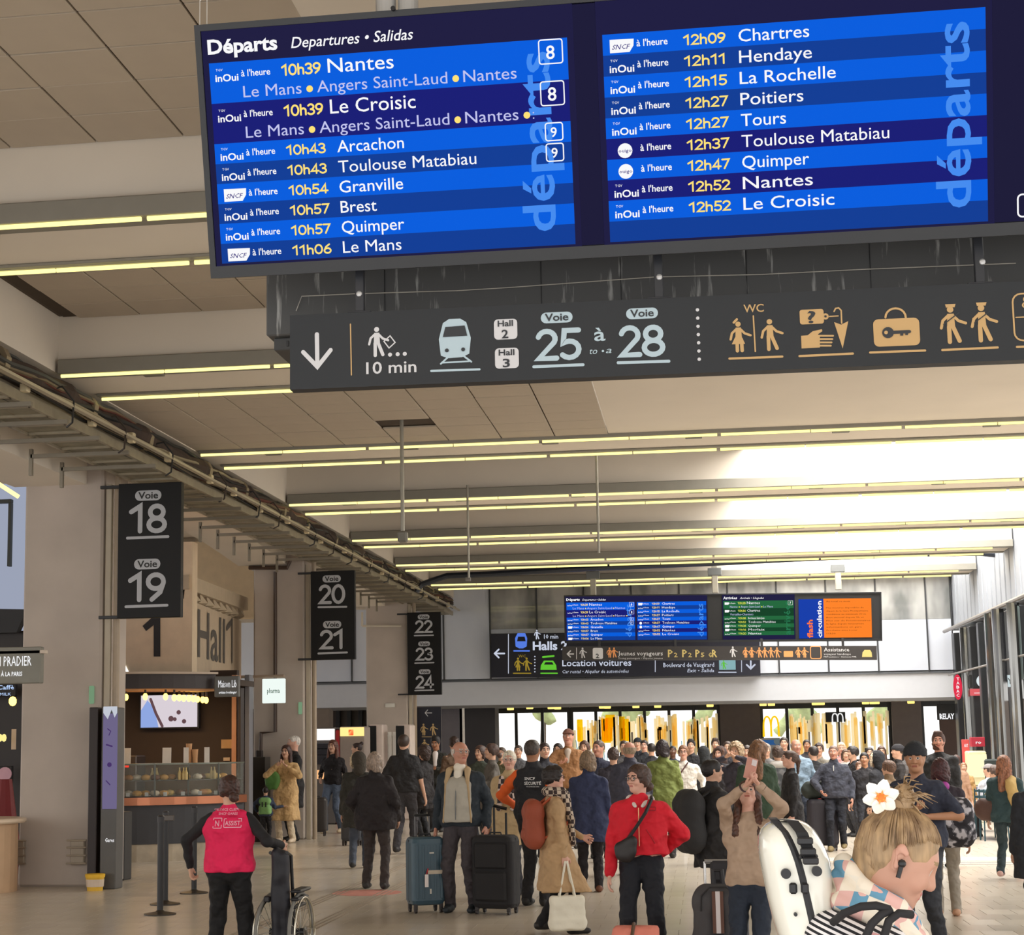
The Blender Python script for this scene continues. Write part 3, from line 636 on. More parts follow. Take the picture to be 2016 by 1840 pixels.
o = MB(); q = at_y(511, 1483, 31.93); o.bbox(q.x-.06, q.x+.06, 31.88, 31.98, q.z-.1, q.z+.06, .01); tag(o.build('socket_box', mat((60, 52, 48), .5)), 'small dark socket box at the lower end of the brown pipe', 'socket')
o = MB(); o.tube([at_y(713, 1232, 42.3), at_y(790, 1232, 42.3)], .03, 6); o.tube([at_y(713, 1232, 42.3), at_y(713, 1205, 42.3)], .03, 6); tag(o.build('conduit', mat((205, 195, 180), .5)), 'pale pipe running across the top of the farthest column', 'pipe')
# brackets with metal rails low on the nearest column
for px, lab in ((30, 'metal rail bracket low on the left edge of the nearest column'), (148, 'metal rail bracket low on the right of the nearest column')):
    a = at_y(px, 1700, 21.3); r_ = thing('rail_bracket', (a.x, 21.35, .2), lab, 'bracket', 'rail brackets on the column foot')
    g_ = MB(); g_.bbox(a.x-.08, a.x+.10, 21.33, 21.39, .28, .60, .01); g_.build('plate', mat((165, 152, 135), .5, .2), r_)
    for z in (.30, .40, .50, .59): g_ = MB(); g_.tube([(a.x-.12, 21.3, z), (a.x+.14, 21.3, z)], .012, 6); g_.build('rail', mat((190, 182, 170), .3, .7), r_)
# cable tray run along the arcade
tr = thing('cable_tray', (-6.9, 30, 5.2), 'long cable tray full of wires running along the top of the arcade', 'cable tray')
TG = mat((160, 150, 130), .45, .5, var=.15)
g_ = MB(); g_.box(-6.78, -6.74, 6, YF-.3, 5.24, 5.35); g_.box(-7.42, -7.38, 6, YF-.3, 5.24, 5.35); g_.build('side_rail', TG, tr)
g_ = MB()
for i in range(80): g_.box(-7.4, -6.76, 6+i*.5, 6.05+i*.5, 5.24, 5.265)
g_.build('rungs', TG, tr, kind='stuff')
g_ = MB(); g_.box(-7.38, -6.78, 6, YF-.3, 5.265, 5.275); g_.build('tray_plate', mat((128, 122, 104), .6, .2, var=.3, scale=7, bump=.4), tr)
g_ = MB(); g_.box(-6.60, -6.54, 6, YF-.3, 5.36, 5.39); g_.box(-6.86, -6.82, 6, YF-.3, 5.36, 5.42); g_.build('upper_rail', mat((190, 180, 160), .4, .5), tr)
CB = [mat((52, 42, 36), .6), mat((120, 105, 80), .6), mat((70, 70, 66), .6), mat((150, 138, 112), .6), mat((95, 45, 35), .6), mat((35, 35, 36), .6)]
for k in range(30):
    g_ = MB(); ph = random.random()*6; x0 = random.uniform(-7.36, -6.8); z0 = 5.29+random.random()*.05; up = k >= 22
    if up: x0 = random.uniform(-6.83, -6.56); z0 = 5.41
    pts = [(x0+.03*math.sin(y*.9+ph)+.015*math.sin(y*3.1+ph), y, z0+.02*math.sin(y*1.7+ph)) for y in np.arange(6, YF-.3, .8)]
    g_.tube(pts, random.choice((.008, .012, .016, .022)), 5); g_.build('cable', random.choice(CB), tr)
pi_ = thing('insulated_pipe', (-6.95, 30, 5.5), 'dark bundled pipe wrapped in cables above the cable tray', 'pipe')
g_ = MB(); g_.tube([(-6.80+.02*math.sin(y*2.3), y, 5.56+.02*math.sin(y*1.9)) for y in np.arange(5, YF-.3, .5)], [.125+.02*math.sin(y*5.1) for y in np.arange(5, YF-.3, .5)], 9); g_.build('pipe_lagging', mat((62, 46, 38), .8, var=.3, scale=5, bump=.6), pi_)
for k in range(12):
    ph = random.random()*6.28; g_ = MB(); g_.tube([(-6.82+.14*math.cos(ph+y*.35), y, 5.56+.13*math.sin(ph+y*.35)+.015*math.sin(5*y+ph)) for y in np.arange(5, YF-.3, .45)], random.choice((.012, .02, .028)), 5); g_.build('cable', CB[k % 6], pi_)
for k in range(16):
    y = 9+k*2.2+random.random(); g_ = MB(); g_.cyl((-6.82, y, 5.56), (-6.82, y+.12, 5.56), .165, 10); g_.build('clamp', mat((150, 135, 110), .5, .4), pi_)
for k in range(22):
    y = 13+k*1.5+random.random()*.8; x = random.choice((-6.62, -6.7)); g_ = MB(); g_.bbox(x-.04, x+.04, y, y+.1, 5.34, 5.46, .008); o = g_.build('junction_box', mat((215, 200, 165), .5)); tag(o, 'small cream junction box on the cable tray, %s from the near end' % ORD[k], 'junction box', 'junction boxes along the cable tray')
for k in range(14):
    y = 14.5+k*1.9+random.random(); g_ = MB(); g_.tube([(-6.8, y, 5.5), (-6.62, y+.1, 5.56), (-6.53, y+.2, 5.42), (-6.60, y+.35, 5.22), (-6.72, y+.5, 5.2)], .012, 5); tag(g_.build('loose_cable', CB[k % 2*5]), 'loose loop of cable over the tray edge, %s from the near end' % ORD[k], 'cable', 'loose cable loops on the tray')
for k in range(33):
    y = 12.2+k*1.0
    if any(abs(y-q) < .16 for q in (21.2, 31.9, 42.3)) or 32 <= y <= 33.05 or 21.35 < y < 22.45: continue
    g_ = MB(); g_.box(-7.84, -6.62, y, y+.05, 5.19, 5.235); g_.box(-7.86, -7.82, y, y+.05, 4.98, 5.3); tag(g_.build('tray_bracket', mat((140, 132, 118), .45, .4)), 'grey steel arm under the cable tray, %s from the near end' % ORD[k], 'bracket', 'tray brackets on the arcade beam')
# shop side behind the arcade: upper wall, soffit
mb = MB(); mb.box(-24, -8.9, 34.5, 34.7, 4.3, 6.2); mb.box(-24, -8.2, 5, YF-.4, 6.0, 6.2); struct('ceiling_left', mb, CREAM)
# far wall: glass panels above, white band below
XA, XB = -24, XR
mb = MB(); mb.box(XA, XB, YF+.02, YF+.3, 2.78, 3.42); struct('wall_far', mb, mat((204, 207, 215), .5, var=.02))
wf = MB(); wf.box(XA, XB, YF+.1, YF+.3, 3.42, 6.4); struct('wall_far', wf, mat((120, 122, 125), .6))
mb = MB(); mb.box(XA, XB, YF-.02, YF+.12, 3.42, 3.47); struct('trim_1', mb, mat((95, 98, 104), .4))
mb = MB(); mb.box(XA, XB, YF-.35, YF+.1, 6.01, 6.9); struct('wall_far', mb, mat((215, 205, 190), .6, var=.03))
gw = thing('glass_panelling', (0, YF, 3.5), 'tall pale glass panels in a row above the far doors, reflecting the hall', 'glass wall')
GL1 = pattern('glaze', (204, 210, 224), (216, 221, 232), .5, .12); GL2 = pattern('glaze', (118, 120, 120), (180, 180, 178), .9, .05)
ep = 1.30; x = at_y(966, 1240, YF).x; x0 = x-ep*8
k = 0
while x0+k*ep < XB:
    a = x0+k*ep; b_ = min(a+ep, XB)-.035; k += 1
    g_ = MB(); g_.bbox(a, b_, YF, YF+.06, 3.5, 4.85 if a > x-.1 else 6.0, .006); g_.build('glass_pane', GL1, gw)
    if a > x-.1: g_ = MB(); g_.bbox(a, b_, YF, YF+.06, 4.853, 6.0, .006); g_.build('glass_pane', GL2, gw, label='grey reflecting glass pane')
    g_ = MB(); g_.box(b_+.002, b_+.033, YF-.04, YF+.06, 3.47, 6.0); g_.build('mullion', mat((60, 62, 66), .4), gw)
# below: lower ceiling with downlights, glazed shopfronts, street light beyond
mb = MB(); mb.box(-24, 12, YF+.3, 56, 2.86, 3.0); struct('ceiling_far', mb, mat((150, 142, 132), .5, var=.05))
mb = MB(); mb.box(XA, XB, YF+.02, YF+.34, 2.70, 2.78); struct('trim_2', mb, mat((110, 108, 106), .5))
DL = [(960, 1397), (1005, 1398), (1043, 1394), (1085, 1394), (1098, 1396), (1186, 1393), (1196, 1396), (1252, 1393), (1295, 1395), (1398, 1394), (1503, 1402), (1519, 1393), (1606, 1403), (1617, 1393), (1705, 1402), (1720, 1402), (1725, 1393), (1794, 1393)]
for i, (px, py) in enumerate(DL):
    q = at_z(px, py, 2.80); yy = min(max(q.y, 47.6), 55); q = at_y(px, py, yy); g_ = MB(); g_.lathe((q.x, yy, 2.78), [(.10, 0), (.11, .02), (.11, .08)], 12); o = g_.build('downlight', emi((255, 222, 120), 1.6)); tag(o, 'round warm downlight over the far doors, %s from the left' % ORD[i], 'downlight', 'downlights over the far doors')
fr = thing('glazed_shopfront', (0, 56, 0), 'long glazed front with dark frames beyond the far passage, daylight behind it', 'shopfront')
GL = glass_mat(a=.12)
def front(x0, x1, y, n, root, panes=True, z1=2.86):
    for i in range(n+1):
        xx = x0+(x1-x0)*i/n; g_ = MB(); g_.bbox(xx-.05, xx+.05, y-.05, y+.05, 0, z1, .01); g_.build('frame_post', mat((40, 42, 42), .4), root)
    g_ = MB(); g_.box(x0, x1, y-.04, y+.04, z1-.16, z1); g_.box(x0, x1, y-.03, y+.03, 1.02, 1.08); g_.build('frame_rail', mat((40, 42, 42), .4), root)
    for i in range(n):
        a = x0+(x1-x0)*i/n+.055; b_ = x0+(x1-x0)*(i+1)/n-.055; g_ = MB(); g_.box(a, b_, y-.008, y+.008, .05, z1-.16); g_.build('pane', GL, root)
xs = [at_y(p, 1430, 56).x for p in (965, 1120, 1415, 1500, 1752, 1840)]
front(xs[0], xs[1], 56, 3, fr); front(xs[1]+.1, xs[2], 56, 6, fr); front(xs[3], xs[4], 56, 5, fr); front(xs[4]+1.0, xs[4]+3.4, 56, 4, fr); g_ = MB(); g_.bbox(xs[4]+1.5, xs[4]+2.0, 55.8, 55.95, 0, 2.3, .02); g_.build('brown_door', mat((84, 62, 52), .5), fr)
for xx, w_ in ((xs[2]+.05, xs[3]-xs[2]-.1), (xs[4]+.05, .9), (xs[0]-1.3, 1.2)):
    mb = MB(); mb.box(xx, xx+w_, 55.7, 56.4, 0, 2.86); struct('wall_pier', mb, mat((110, 100, 96), .6))
def translucent(rgb, a=.9):
    m = bpy.data.materials.new('backlit_vinyl'); m.use_nodes = True; nt = m.node_tree; t = nt.nodes.new('ShaderNodeBsdfTranslucent'); t.inputs[0].default_value = (*[lin(v) for v in rgb], 1)
    nt.links.new(t.outputs[0], nt.nodes['Material Output'].inputs[0]); return m
# vinyl stripes and yellow decor on the panes
YE = mat((250, 205, 30), .5, var=0); vin = MB(); vin2 = MB(); vin3 = MB()
pl = Plane((0, 55.9, 0), (1, 0, 0), (0, 0, 1)); f1 = Flat(pl, .01); f2 = Flat(pl, .014); f3 = Flat(pl, .012)
for i in range(170):
    px = random.uniform(1125, 1410) if i < 110 else random.uniform(1545, 1745); u, v = pl.uv(px, 1430); hgt = random.uniform(.3, 1.3); top_ = 2.6-random.random()*.5
    f3.rr(u, top_-hgt, u+random.uniform(.05, .12), top_, .02)
f3.build('vinyl_decor', translucent((255, 236, 190)), fr)['kind'] = 'stuff'
for px in (1142, 1190, 1200, 1225, 1233): 
    u, v = pl.uv(px, 1430); f1.rr(u-.1, 1.75, u+.09, 2.45+.1*random.random(), .03)
u, v = pl.uv(1196, 1440); f1.poly([(u-.15, 1.7), (u+.1, 1.7), (u+.25, 2.6), (u-.05, 2.6)])
f1.build('yellow_vinyl', translucent((255, 205, 20)), fr)
for i in range(26):
    u = random.uniform(xs[1], xs[2]); f2.cap(u, 1.1, u+random.uniform(-.1, .1), random.uniform(1.3, 1.9), .03)
f2.build('vinyl_drawing', translucent((150, 190, 200)), fr)
# street beyond the glass: trees and a wall
for i in range(7):
    x = xs[0]-2+i*3.1; tre = thing('street_tree', (x, 61+i % 3, 0), 'green leafy tree seen through the far glass, %s from the left' % ORD[i], 'tree', 'trees beyond the far glass')
    g_ = MB(); g_.tube([(x, 61+i % 3, 0), (x+.1, 61+i % 3, 2.6)], [.14, .09], 7); g_.build('trunk', mat((90, 75, 60), .9), tre)
    P_ = [cp((x+random.uniform(-.9, .9), 61+i % 3+random.uniform(-.6, .6), 2.6+random.uniform(-.5, .9)),)*1 if 0 else cp((x+random.uniform(-.9, .9), 61+i % 3, 2.7+random.uniform(-.7, .9)), (x, 61+i % 3, 3.1), .22, .3, .1) for _ in range(5)]
    V, Fq = sdf_mesh(P_, .12, .07, 9); V = V-np.array((x, 61+i % 3, 0)); np_mesh('crown', V, Fq, [mat((205, 222, 160), .8, var=.4, scale=3, bump=1)], tre)
# right wall: upper metal fins, dark frames, glass, pillars
mb = MB(); mb.box(XR+.5, XR+.7, 28, YF+.3, 2.9, 7.2); struct('wall_right', mb, mat((70, 72, 76), .5))
rw = thing('fin_cladding', (XR, 40, 5), 'pale vertical metal fins on the upper right wall', 'cladding')
y = 29
while y < YF:
    g_ = MB(); g_.bbox(XR+.02, XR+.4, y, y+.5, 4.55, 6.33, .02); g_.build('fin', mat((146, 150, 158), .45, .1, var=.03), rw); y += .62
mb = MB(); mb.tube([(XR-.25, 28, 4.5), (XR-.25, YF-.2, 4.5)], .05, 8); mb.tube([(XR-.2, 28, 3.35), (XR-.2, YF-.2, 3.35)], .025, 8); tag(mb.build('wall_rail', mat((135, 130, 126), .4, .5)), 'grey pipe rails running along the dark right wall', 'rail')
bay = thing('dark_bay_frames', (XR, 38, 0), 'row of black frame posts with glass on the right wall of shops', 'shopfront')
y = 29.0; k = 0
while y < YF:
    g_ = MB(); g_.bbox(XR-.05, XR+.3, y, y+(.5 if k % 2 else .3), 0, 4.45, .02); g_.build('frame_post', mat((36, 37, 40), .35), bay)
    g_ = MB(); g_.bbox(XR+.1, XR+.16, y+.5, y+1.3, 2.9, 4.4, .01); g_.build('pane', mat((140, 156, 158) if k % 2 else (60, 62, 68), .1), bay)
    g_ = MB(); g_.bbox(XR+.15, XR+.3, y+.5, y+1.3, 0, 2.5, .01); g_.build('door_panel', mat((150, 140, 138), .5), bay); y += 1.35; k += 1
for k, (px, Y) in enumerate(((1908, 44.5), (1960, 39.5), (1975, 38.2), (2006, 36.5))):
    x = at_y(px, 1400, Y).x; g_ = MB(); g_.cyl((x, Y, 0), (x, Y, 4.45), .13, 14); tag(g_.build('steel_pillar', mat((150, 150, 148), .12, .95, var=0)), 'polished steel pillar, %s of four standing along the right wall' % ('farthest', 'second farthest', 'second nearest', 'nearest')[k], 'pillar', 'steel pillars on the right')
o = MB(); P_ = [at_y(p, q, 40) for p, q in ((820, 1165), (830, 1150), (880, 1133), (960, 1130), (1160, 1118), (1400, 1108), (1600, 1098), (1800, 1090), (1930, 1088), (1965, 1092), (1982, 1108), (1985, 1150), (1990, 1170), (2000, 1192))]
o.tube(P_, .07, 8); tag(o.build('black_pipe', mat((45, 50, 60), .35)), 'thick black pipe crossing under the last beam and bending down the right wall', 'pipe')

# rods hanging from the ceiling
for k, (px, y0_, y1_, Y, lab) in enumerate(((785, 822, 1055, 20.9, 'thin ceiling rod with a grey camera box at its lower end'), (915, 900, 1140, 26.6, 'thin ceiling rod left of the far board, without a box'), (1171, 888, 1088, 23.7, 'thin ceiling rod ending above the far four screen board'))):
    b = at_y(px+8, y1_, Y); t_ = (5.8 if k != 0 else 5.85); rd = thing('ceiling_rod', (b.x, Y, t_), lab, 'rod'); g_ = MB(); g_.cyl((b.x, Y, b.z), (b.x, Y, t_), .018 if k else .025, 8); g_.build('tube', mat((150, 146, 136), .4, .5), rd)
    if k == 0: g_ = MB(); g_.bbox(b.x-.06, b.x+.06, Y-.06, Y+.06, b.z-.08, b.z+.06, .02); g_.build('camera_box', mat((110, 108, 100), .4), rd)
    if k == 1: g_ = MB(); g_.cyl((b.x-.05, Y, b.z), (b.x+.03, Y, b.z), .03, 8); g_.build('end_clamp', mat((120, 116, 110), .4), rd)
q = at_y(625, 1055, 31.0); sp = thing('speaker_box', (q.x, 31.0, q.z), 'slanted white speaker box fixed on the cable tray near the middle column', 'speaker'); g_ = MB(); g_.slab([(q.x-.16, 31, q.z-.2), (q.x-.02, 31, q.z-.2), (q.x+.13, 31, q.z+.2), (q.x+.0, 31, q.z+.2)], (0, .35, 0)); g_.build('housing', mat((205, 200, 186), .5), sp)
# ------------------------------------------------------------------ boards and signs
WHT = emi((250, 250, 252), 1.0); YEL = emi((255, 226, 120), 1.0); LAV = emi((196, 198, 240), 1.0); BR1 = emi((8, 94, 222), 1.); DK1 = emi((18, 62, 150), 1.); DK2 = emi((26, 30, 118), 1.); LB = emi((70, 140, 240), 1.)
SCRB = emi((32, 30, 66), 1.); FRAME = mat((36, 38, 42), .5, var=.04)
BSC = 1.
psi, tau = .005, .264
U_ = Vector((math.cos(psi), math.sin(psi), 0)); n_ = Vector((-math.sin(psi), math.cos(psi), 0)); W_ = Vector((0, 0, -math.cos(tau)))+n_*math.sin(tau)
L_ROWS = [('N', 2, '10h39', 'Nantes', '8', 0), ('N', 2, '10h39', 'Le Croisic', '8', 1), ('N', 1, '10h43', 'Arcachon', '9', 0), ('N', 1, '10h43', 'Toulouse Matabiau', '9', 2), ('S', 1, '10h54', 'Granville', '', 0), ('N', 1, '10h57', 'Brest', '', 2), ('N', 1, '10h57', 'Quimper', '', 0), ('S', 1, '11h06', 'Le Mans', '', 2)]
R_ROWS = [('S', 1, '12h09', 'Chartres', '', 0), ('N', 1, '12h11', 'Hendaye', '', 2), ('N', 1, '12h15', 'La Rochelle', '', 0), ('N', 1, '12h27', 'Poitiers', '', 2), ('N', 1, '12h27', 'Tours', '', 0), ('O', 1, '12h37', 'Toulouse Matabiau', '', 1), ('O', 1, '12h47', 'Quimper', '', 0), ('N', 1, '12h52', 'Nantes', '', 1), ('N', 1, '12h52', 'Le Croisic', '', 0), ('', 1, '', '', '', 2)]
A_ROWS = [('S', 2, '10h28', 'Nantes', '7', 0), ('S', 2, '10h34', 'Chartres', '', 2), ('N', 1, '10h38', 'Bordeaux Saint-Jean', '', 0), ('N', 1, '10h52', 'Toulouse Matabiau', '', 2), ('S', 1, '11h08', 'Quimper', '', 0), ('S', 1, '11h16', 'Morlaix', '', 2), ('N', 1, '11h20', 'Nantes', '', 0)]
WD = {'Nantes': .335, 'Le Croisic': .435, 'Arcachon': .34, 'Toulouse Matabiau': .70, 'Granville': .325, 'Brest': .185, 'Quimper': .32, 'Le Mans': .30, 'Chartres': .335, 'Hendaye': .345, 'La Rochelle': .455, 'Poitiers': .30, 'Tours': .215}
def screen_panel(root, O, rows, big, hd, right, detail=True, cols=None):
    """one timetable screen; O = its top-left corner, 1.81 m wide, ten units high"""
    b1, d1, d2, wm = cols or (BR1, DK1, DK2, LB); pl = Plane(O, U_, -W_); pl.sc = BSC; h = .1003; Wd = 1.81; res = 3 if detail else 1
    g_ = MB(); g_.add([pl.p(-.03, .16, 0), pl.p(Wd+.03, .16, 0), pl.p(Wd+.03, -1.02, 0), pl.p(-.03, -1.02, 0), pl.p(-.03, .16, -.03), pl.p(Wd+.03, .16, -.03), pl.p(Wd+.03, -1.02, -.03), pl.p(-.03, -1.02, -.03)], [(0, 3, 2, 1), (4, 5, 6, 7), (0, 1, 5, 4), (2, 3, 7, 6), (1, 2, 6, 5), (0, 4, 7, 3)])
    scr = g_.build('screen', SCRB, root); T = Flat(pl, .009); Y_ = Flat(pl, .009); V_ = Flat(pl, .009); Lg = Flat(pl, .007); Lt = Flat(pl, .009); wmk = Flat(pl, .005)
    v = 0.
    for (lg, n, tm, ds, pf, tone) in rows:
        f = Flat(pl, .002); f.rect(0, -v-h*n, Wd, -v); f.build('row_band', (b1, d2, d1)[tone], scr)
        if n == 2: bt, bd, ct, cd = -v-.088, -v-.088, .056, .073
        else: bt, bd, ct, cd = -v-.079, -v-.080, .050, .062
        if tm:
            stroke_num(Y_, tm, .372 if not right else .39, bt, ct, .205, .17)
            put_text(T, ds, (.61 if n == 2 else .635) if not right else .655, bd, cd, WD.get(ds, .42)*(1.0), bold=.003, res=res)
            put_text(T, "à l'heure", .165, bt+.012, .034, .15, bold=.012, res=res)
            if lg == 'N':
                put_text(T, 'inOui', .03, bt-.006, .036, .12, bold=.02, res=res); 
                if detail: put_text(T, 'TGV', .035, bt+.045, .012, .035, res=1)
            elif lg == 'S':
                Lg.poly([(.035, bt-.012), (.13, bt-.012), (.15, bt+.018), (.152, bt+.05), (.035, bt+.052)])
                if detail: put_text(Lt, 'SNCF', .045, bt+.004, .024, .09, bold=.01, shear=.3, res=1)
            else:
                Lg.disc(.09, bt+.018, .036, 20)
                if detail: put_text(Lt, 'ouigo', .058, bt+.01, .018, .064, bold=.01, res=1)
            if n == 2:
                vb = -v-.180
                def seq(items, u):
                    for k, (s_, w_) in enumerate(items):
                        put_text(V_, s_, u, vb, .060, w_, res=res); u += w_+.03
                        if k < len(items)-1 or tone == 1: Y_.disc(u+.012, vb+.02, .017, 12); u += .05
                    return u
                if cols is None:
                    u = seq([('Le Mans', .30), ('Angers Saint-Laud', .66), ('Nantes', .265)], .17)
                    if tone == 1: put_text(V_, ':', u-.01, vb, .055, None, res=1)
                else: seq([('Nantes', .2), ('Angers Saint-Laud', .5), ('Le Mans', .25)] if ds == 'Nantes' else [('Versailles-Chantiers', .6)], .17)
            if pf:
                bx = 1.67 if n == 2 else 1.685; s_ = .115 if n == 2 else .085; y1 = -v-.005; T.rrline(bx, y1-s_, bx+s_, y1, .012, .006); put_text(T, pf, bx+s_*.3, y1-s_*.8, s_*.58, None, bold=.012, res=res)
        v += h*n
    word = 'arrivées' if cols else 'départs'; co, fs, x0, x1 = text_mesh(word, .0, 0., res); 
    put_text(wmk, word, (1.715 if not right else 1.73), -.93 if not cols else -.9, .168, .87, bold=.015, rot=math.pi/2, res=res)
    if hd: put_text(T, hd[0], 0, .045, .072, .36, bold=.03, res=res); put_text(T, hd[1], .43, .045, .056, .62, shear=.22, bold=.006, res=res)
    T.build('white_lettering', WHT, scr); Y_.build('time_lettering', YEL if not cols else emi((225, 230, 90), 1), scr)
    if V_.mb.v: V_.build('via_lettering', LAV, scr)
    if Lg.mb.v: Lg.build('logo_badge', WHT, scr)
    if Lt.mb.v: Lt.build('logo_lettering', emi((60, 50, 130), 1), scr)
    wmk.build('vertical_word', wm, scr); return scr
O_ = Vector((-2.36, 8.0, 5.168))
board = thing('departures_board', O_+U_*2.2-W_*.2, 'huge blue departures board hanging nearest, over the arrow sign', 'departures board')
def obox(mb, O, u0, u1, w0, w1, n0, n1):
    N = U_.cross(-W_); vs = [O+U_*(u*BSC)+W_*(w_*BSC)+N*n for n in (n0, n1) for w_ in (w0, w1) for u in (u0, u1)]
    mb.add(vs, [(0, 2, 3, 1), (4, 5, 7, 6), (0, 1, 5, 4), (2, 6, 7, 3), (0, 4, 6, 2), (1, 3, 7, 5)])
def board_shell(root, O, w, det=True):
    f = MB(); obox(f, O, -.062, w, -.192, -.16, -.14, .012); obox(f, O, -.062, w, 1.015, 1.075, -.14, .012); obox(f, O, -.062, -.032, -.16, 1.015, -.14, .012); obox(f, O, w-.03, w, -.16, 1.015, -.14, .012); obox(f, O, -.03, w-.03, -.16, 1.015, -.14, -.031)
    f.build('frame', FRAME, root)
board_shell(board, O_, 6.0)
screen_panel(board, O_, L_ROWS, True, ('Départs', 'Departures • Salidas'), False)
screen_panel(board, O_+U_*1.982, R_ROWS, True, None, True)
f = MB(); obox(f, O_, 1.842, 1.95, -.155, 1.01, -.03, .002); f.build('blank_panel', emi((34, 32, 64), .8), board); f = MB(); obox(f, O_, 3.824, 5.9, -.155, 1.01, -.03, .002); f.build('blank_panel', emi((34, 32, 64), .8), board)
f = Flat(Plane(O_, U_, -W_), .006); f.rrline(3.93, -.99, 4.5, -.885, .02, .008); f.build('button_outline', WHT, board)
g_ = MB(); g_.cyl(O_+U_*.96-W_*.19-n_*.02, O_+U_*.96-W_*.19-n_*.034, .012, 12); g_.build('lens', BLACK, board)
q = O_+U_*.94+n_*.12
for dx in (0, .09):
    pass
for k, dx in enumerate((-.055, .06)):
    g_ = MB(); g_.cyl(q+U_*dx+Vector((0, .02, .1)), q+U_*dx+Vector((0, .02, 1.6)), .052, 20); g_.build('hanging_pole', mat((190, 190, 188), .25, .5, var=0), board)
for dx in (-.035, .002):
    g_ = MB(); g_.tube([O_+U_*dx-W_*.192, O_+U_*dx-W_*.192+Vector((0, 0, .13)), O_+U_*(dx+.05)-W_*.192+Vector((0, 0, .16)), O_+U_*(dx+.6)-W_*.192+Vector((0, 0, .17))], .0035, 5); g_.build('hanging_wire', mat((200, 196, 188), .3, .6), board)
# grey service box behind
mt = mat((74, 74, 74), .55, var=.2, scale=2.2, bump=.15); nt = mt.node_tree
tc = nt.nodes.new('ShaderNodeTexCoord'); mp = nt.nodes.new('ShaderNodeMapping'); mp.inputs['Scale'].default_value = (9, 1, .9); nz = nt.nodes.new('ShaderNodeTexNoise'); nz.inputs['Scale'].default_value = 3.2; nz.inputs['Detail'].default_value = 6
rp = nt.nodes.new('ShaderNodeValToRGB'); rp.color_ramp.elements[0].position = .60; rp.color_ramp.elements[1].position = .70; rp.color_ramp.elements[0].color = (.062, .062, .062, 1); rp.color_ramp.elements[1].color = (.30, .30, .29, 1)
nt.links.new(tc.outputs['Object'], mp.inputs[0]); nt.links.new(mp.outputs[0], nz.inputs['Vector']); nt.links.new(nz.outputs['Fac'], rp.inputs[0]); nt.links.new(rp.outputs[0], nt.nodes['Principled BSDF'].inputs['Base Color'])
q = at_y(524, 537, 8.75)
bx = thing('service_box', (0, 8.9, 3.95), 'long grey streaked metal box between the blue board and the arrow sign', 'metal box')
g_ = MB(); g_.bbox(q.x, 3.9, 8.75, 9.5, 3.93, 4.42, .008); g_.build('casing', mt, bx)
g_ = MB(); g_.bbox(q.x+.03, 3.87, 8.80, 9.4, 3.86, 3.93, .005); g_.build('lower_tray', mat((60, 60, 60), .6), bx)
for k in range(4): g_ = MB(); g_.bbox(q.x+.10+k*.03, q.x+.113+k*.03, 8.795, 8.803, 3.88, 3.91, .001); g_.build('vent_slot', BLACK, bx)
for px in (757, 1065, 1222, 1470, 1714):
    a = at_y(px, 540, 8.748); g_ = MB(); g_.bbox(a.x-.002, a.x+.002, 8.746, 8.752, 3.94, 4.42, .0005); g_.build('panel_joint', BLACK, bx)
g_ = MB(); pts = [at_y(p, q_, 8.735) for p, q_ in ((583, 612), (594, 583), (700, 578), (900, 572), (1000, 566), (1290, 545), (1500, 540), (1700, 530), (2000, 518))]; g_.tube(pts, .0028, 5); g_.build('thin_wire', mat((170, 166, 158), .4), bx)
# direction sign
SO = Vector((-2.028, 8.35, 3.933)); ps2 = .021; SU = Vector((math.cos(ps2), math.sin(ps2), 0)); SPL = Plane(SO, SU, (0, 0, 1))
sg = thing('direction_sign', SO+SU*2, 'long dark sign with down arrow and numbers 25 to 28, below the nearest departures board', 'sign')
g_ = MB(); g_.slab([SPL.p(0, 0), SPL.p(6, 0), SPL.p(6, -.388), SPL.p(0, -.388)], -SPL.N*.09); g_.build('sign_box', mat((38, 41, 45), .5, var=.03, spec=.35), sg)
for px, pt in ((707, 578), (1298, 545), (1934, 515)):
    a = at_y(px, pt, 8.3); u = SPL.uv(px, 600)[0]; g_ = MB(); b0 = SPL.p(u, -.0, -.03)
    g_.bbox(b0.x-.022, b0.x+.022, b0.y-.02, b0.y+.02, b0.z-.01, b0.z+.42, .003); o = g_.build('hanger', mat((34, 36, 42), .4), sg)
    g_ = MB(); c = at_y(px, pt, b0.y-.022); g_.ball((c.x, c.y, c.z), .016, 10, (1, .5, 1)); g_.build('bolt_head', mat((190, 190, 190), .3, .5), o)
    g_ = MB(); g_.bbox(b0.x-.06, b0.x+.06, b0.y-.03, b0.y+.03, b0.z, b0.z+.008, .002); g_.build('foot_plate', mat((34, 36, 42), .4), sg)
SW = mat((205, 205, 208), .6, var=0); SB = mat((176, 196, 206), .6, var=0); SY = mat((196, 160, 108), .6, var=0); SDK = mat((44, 47, 52), .6, var=0)
uvs = lambda *a: [SPL.uv(x, y) for x, y in a]
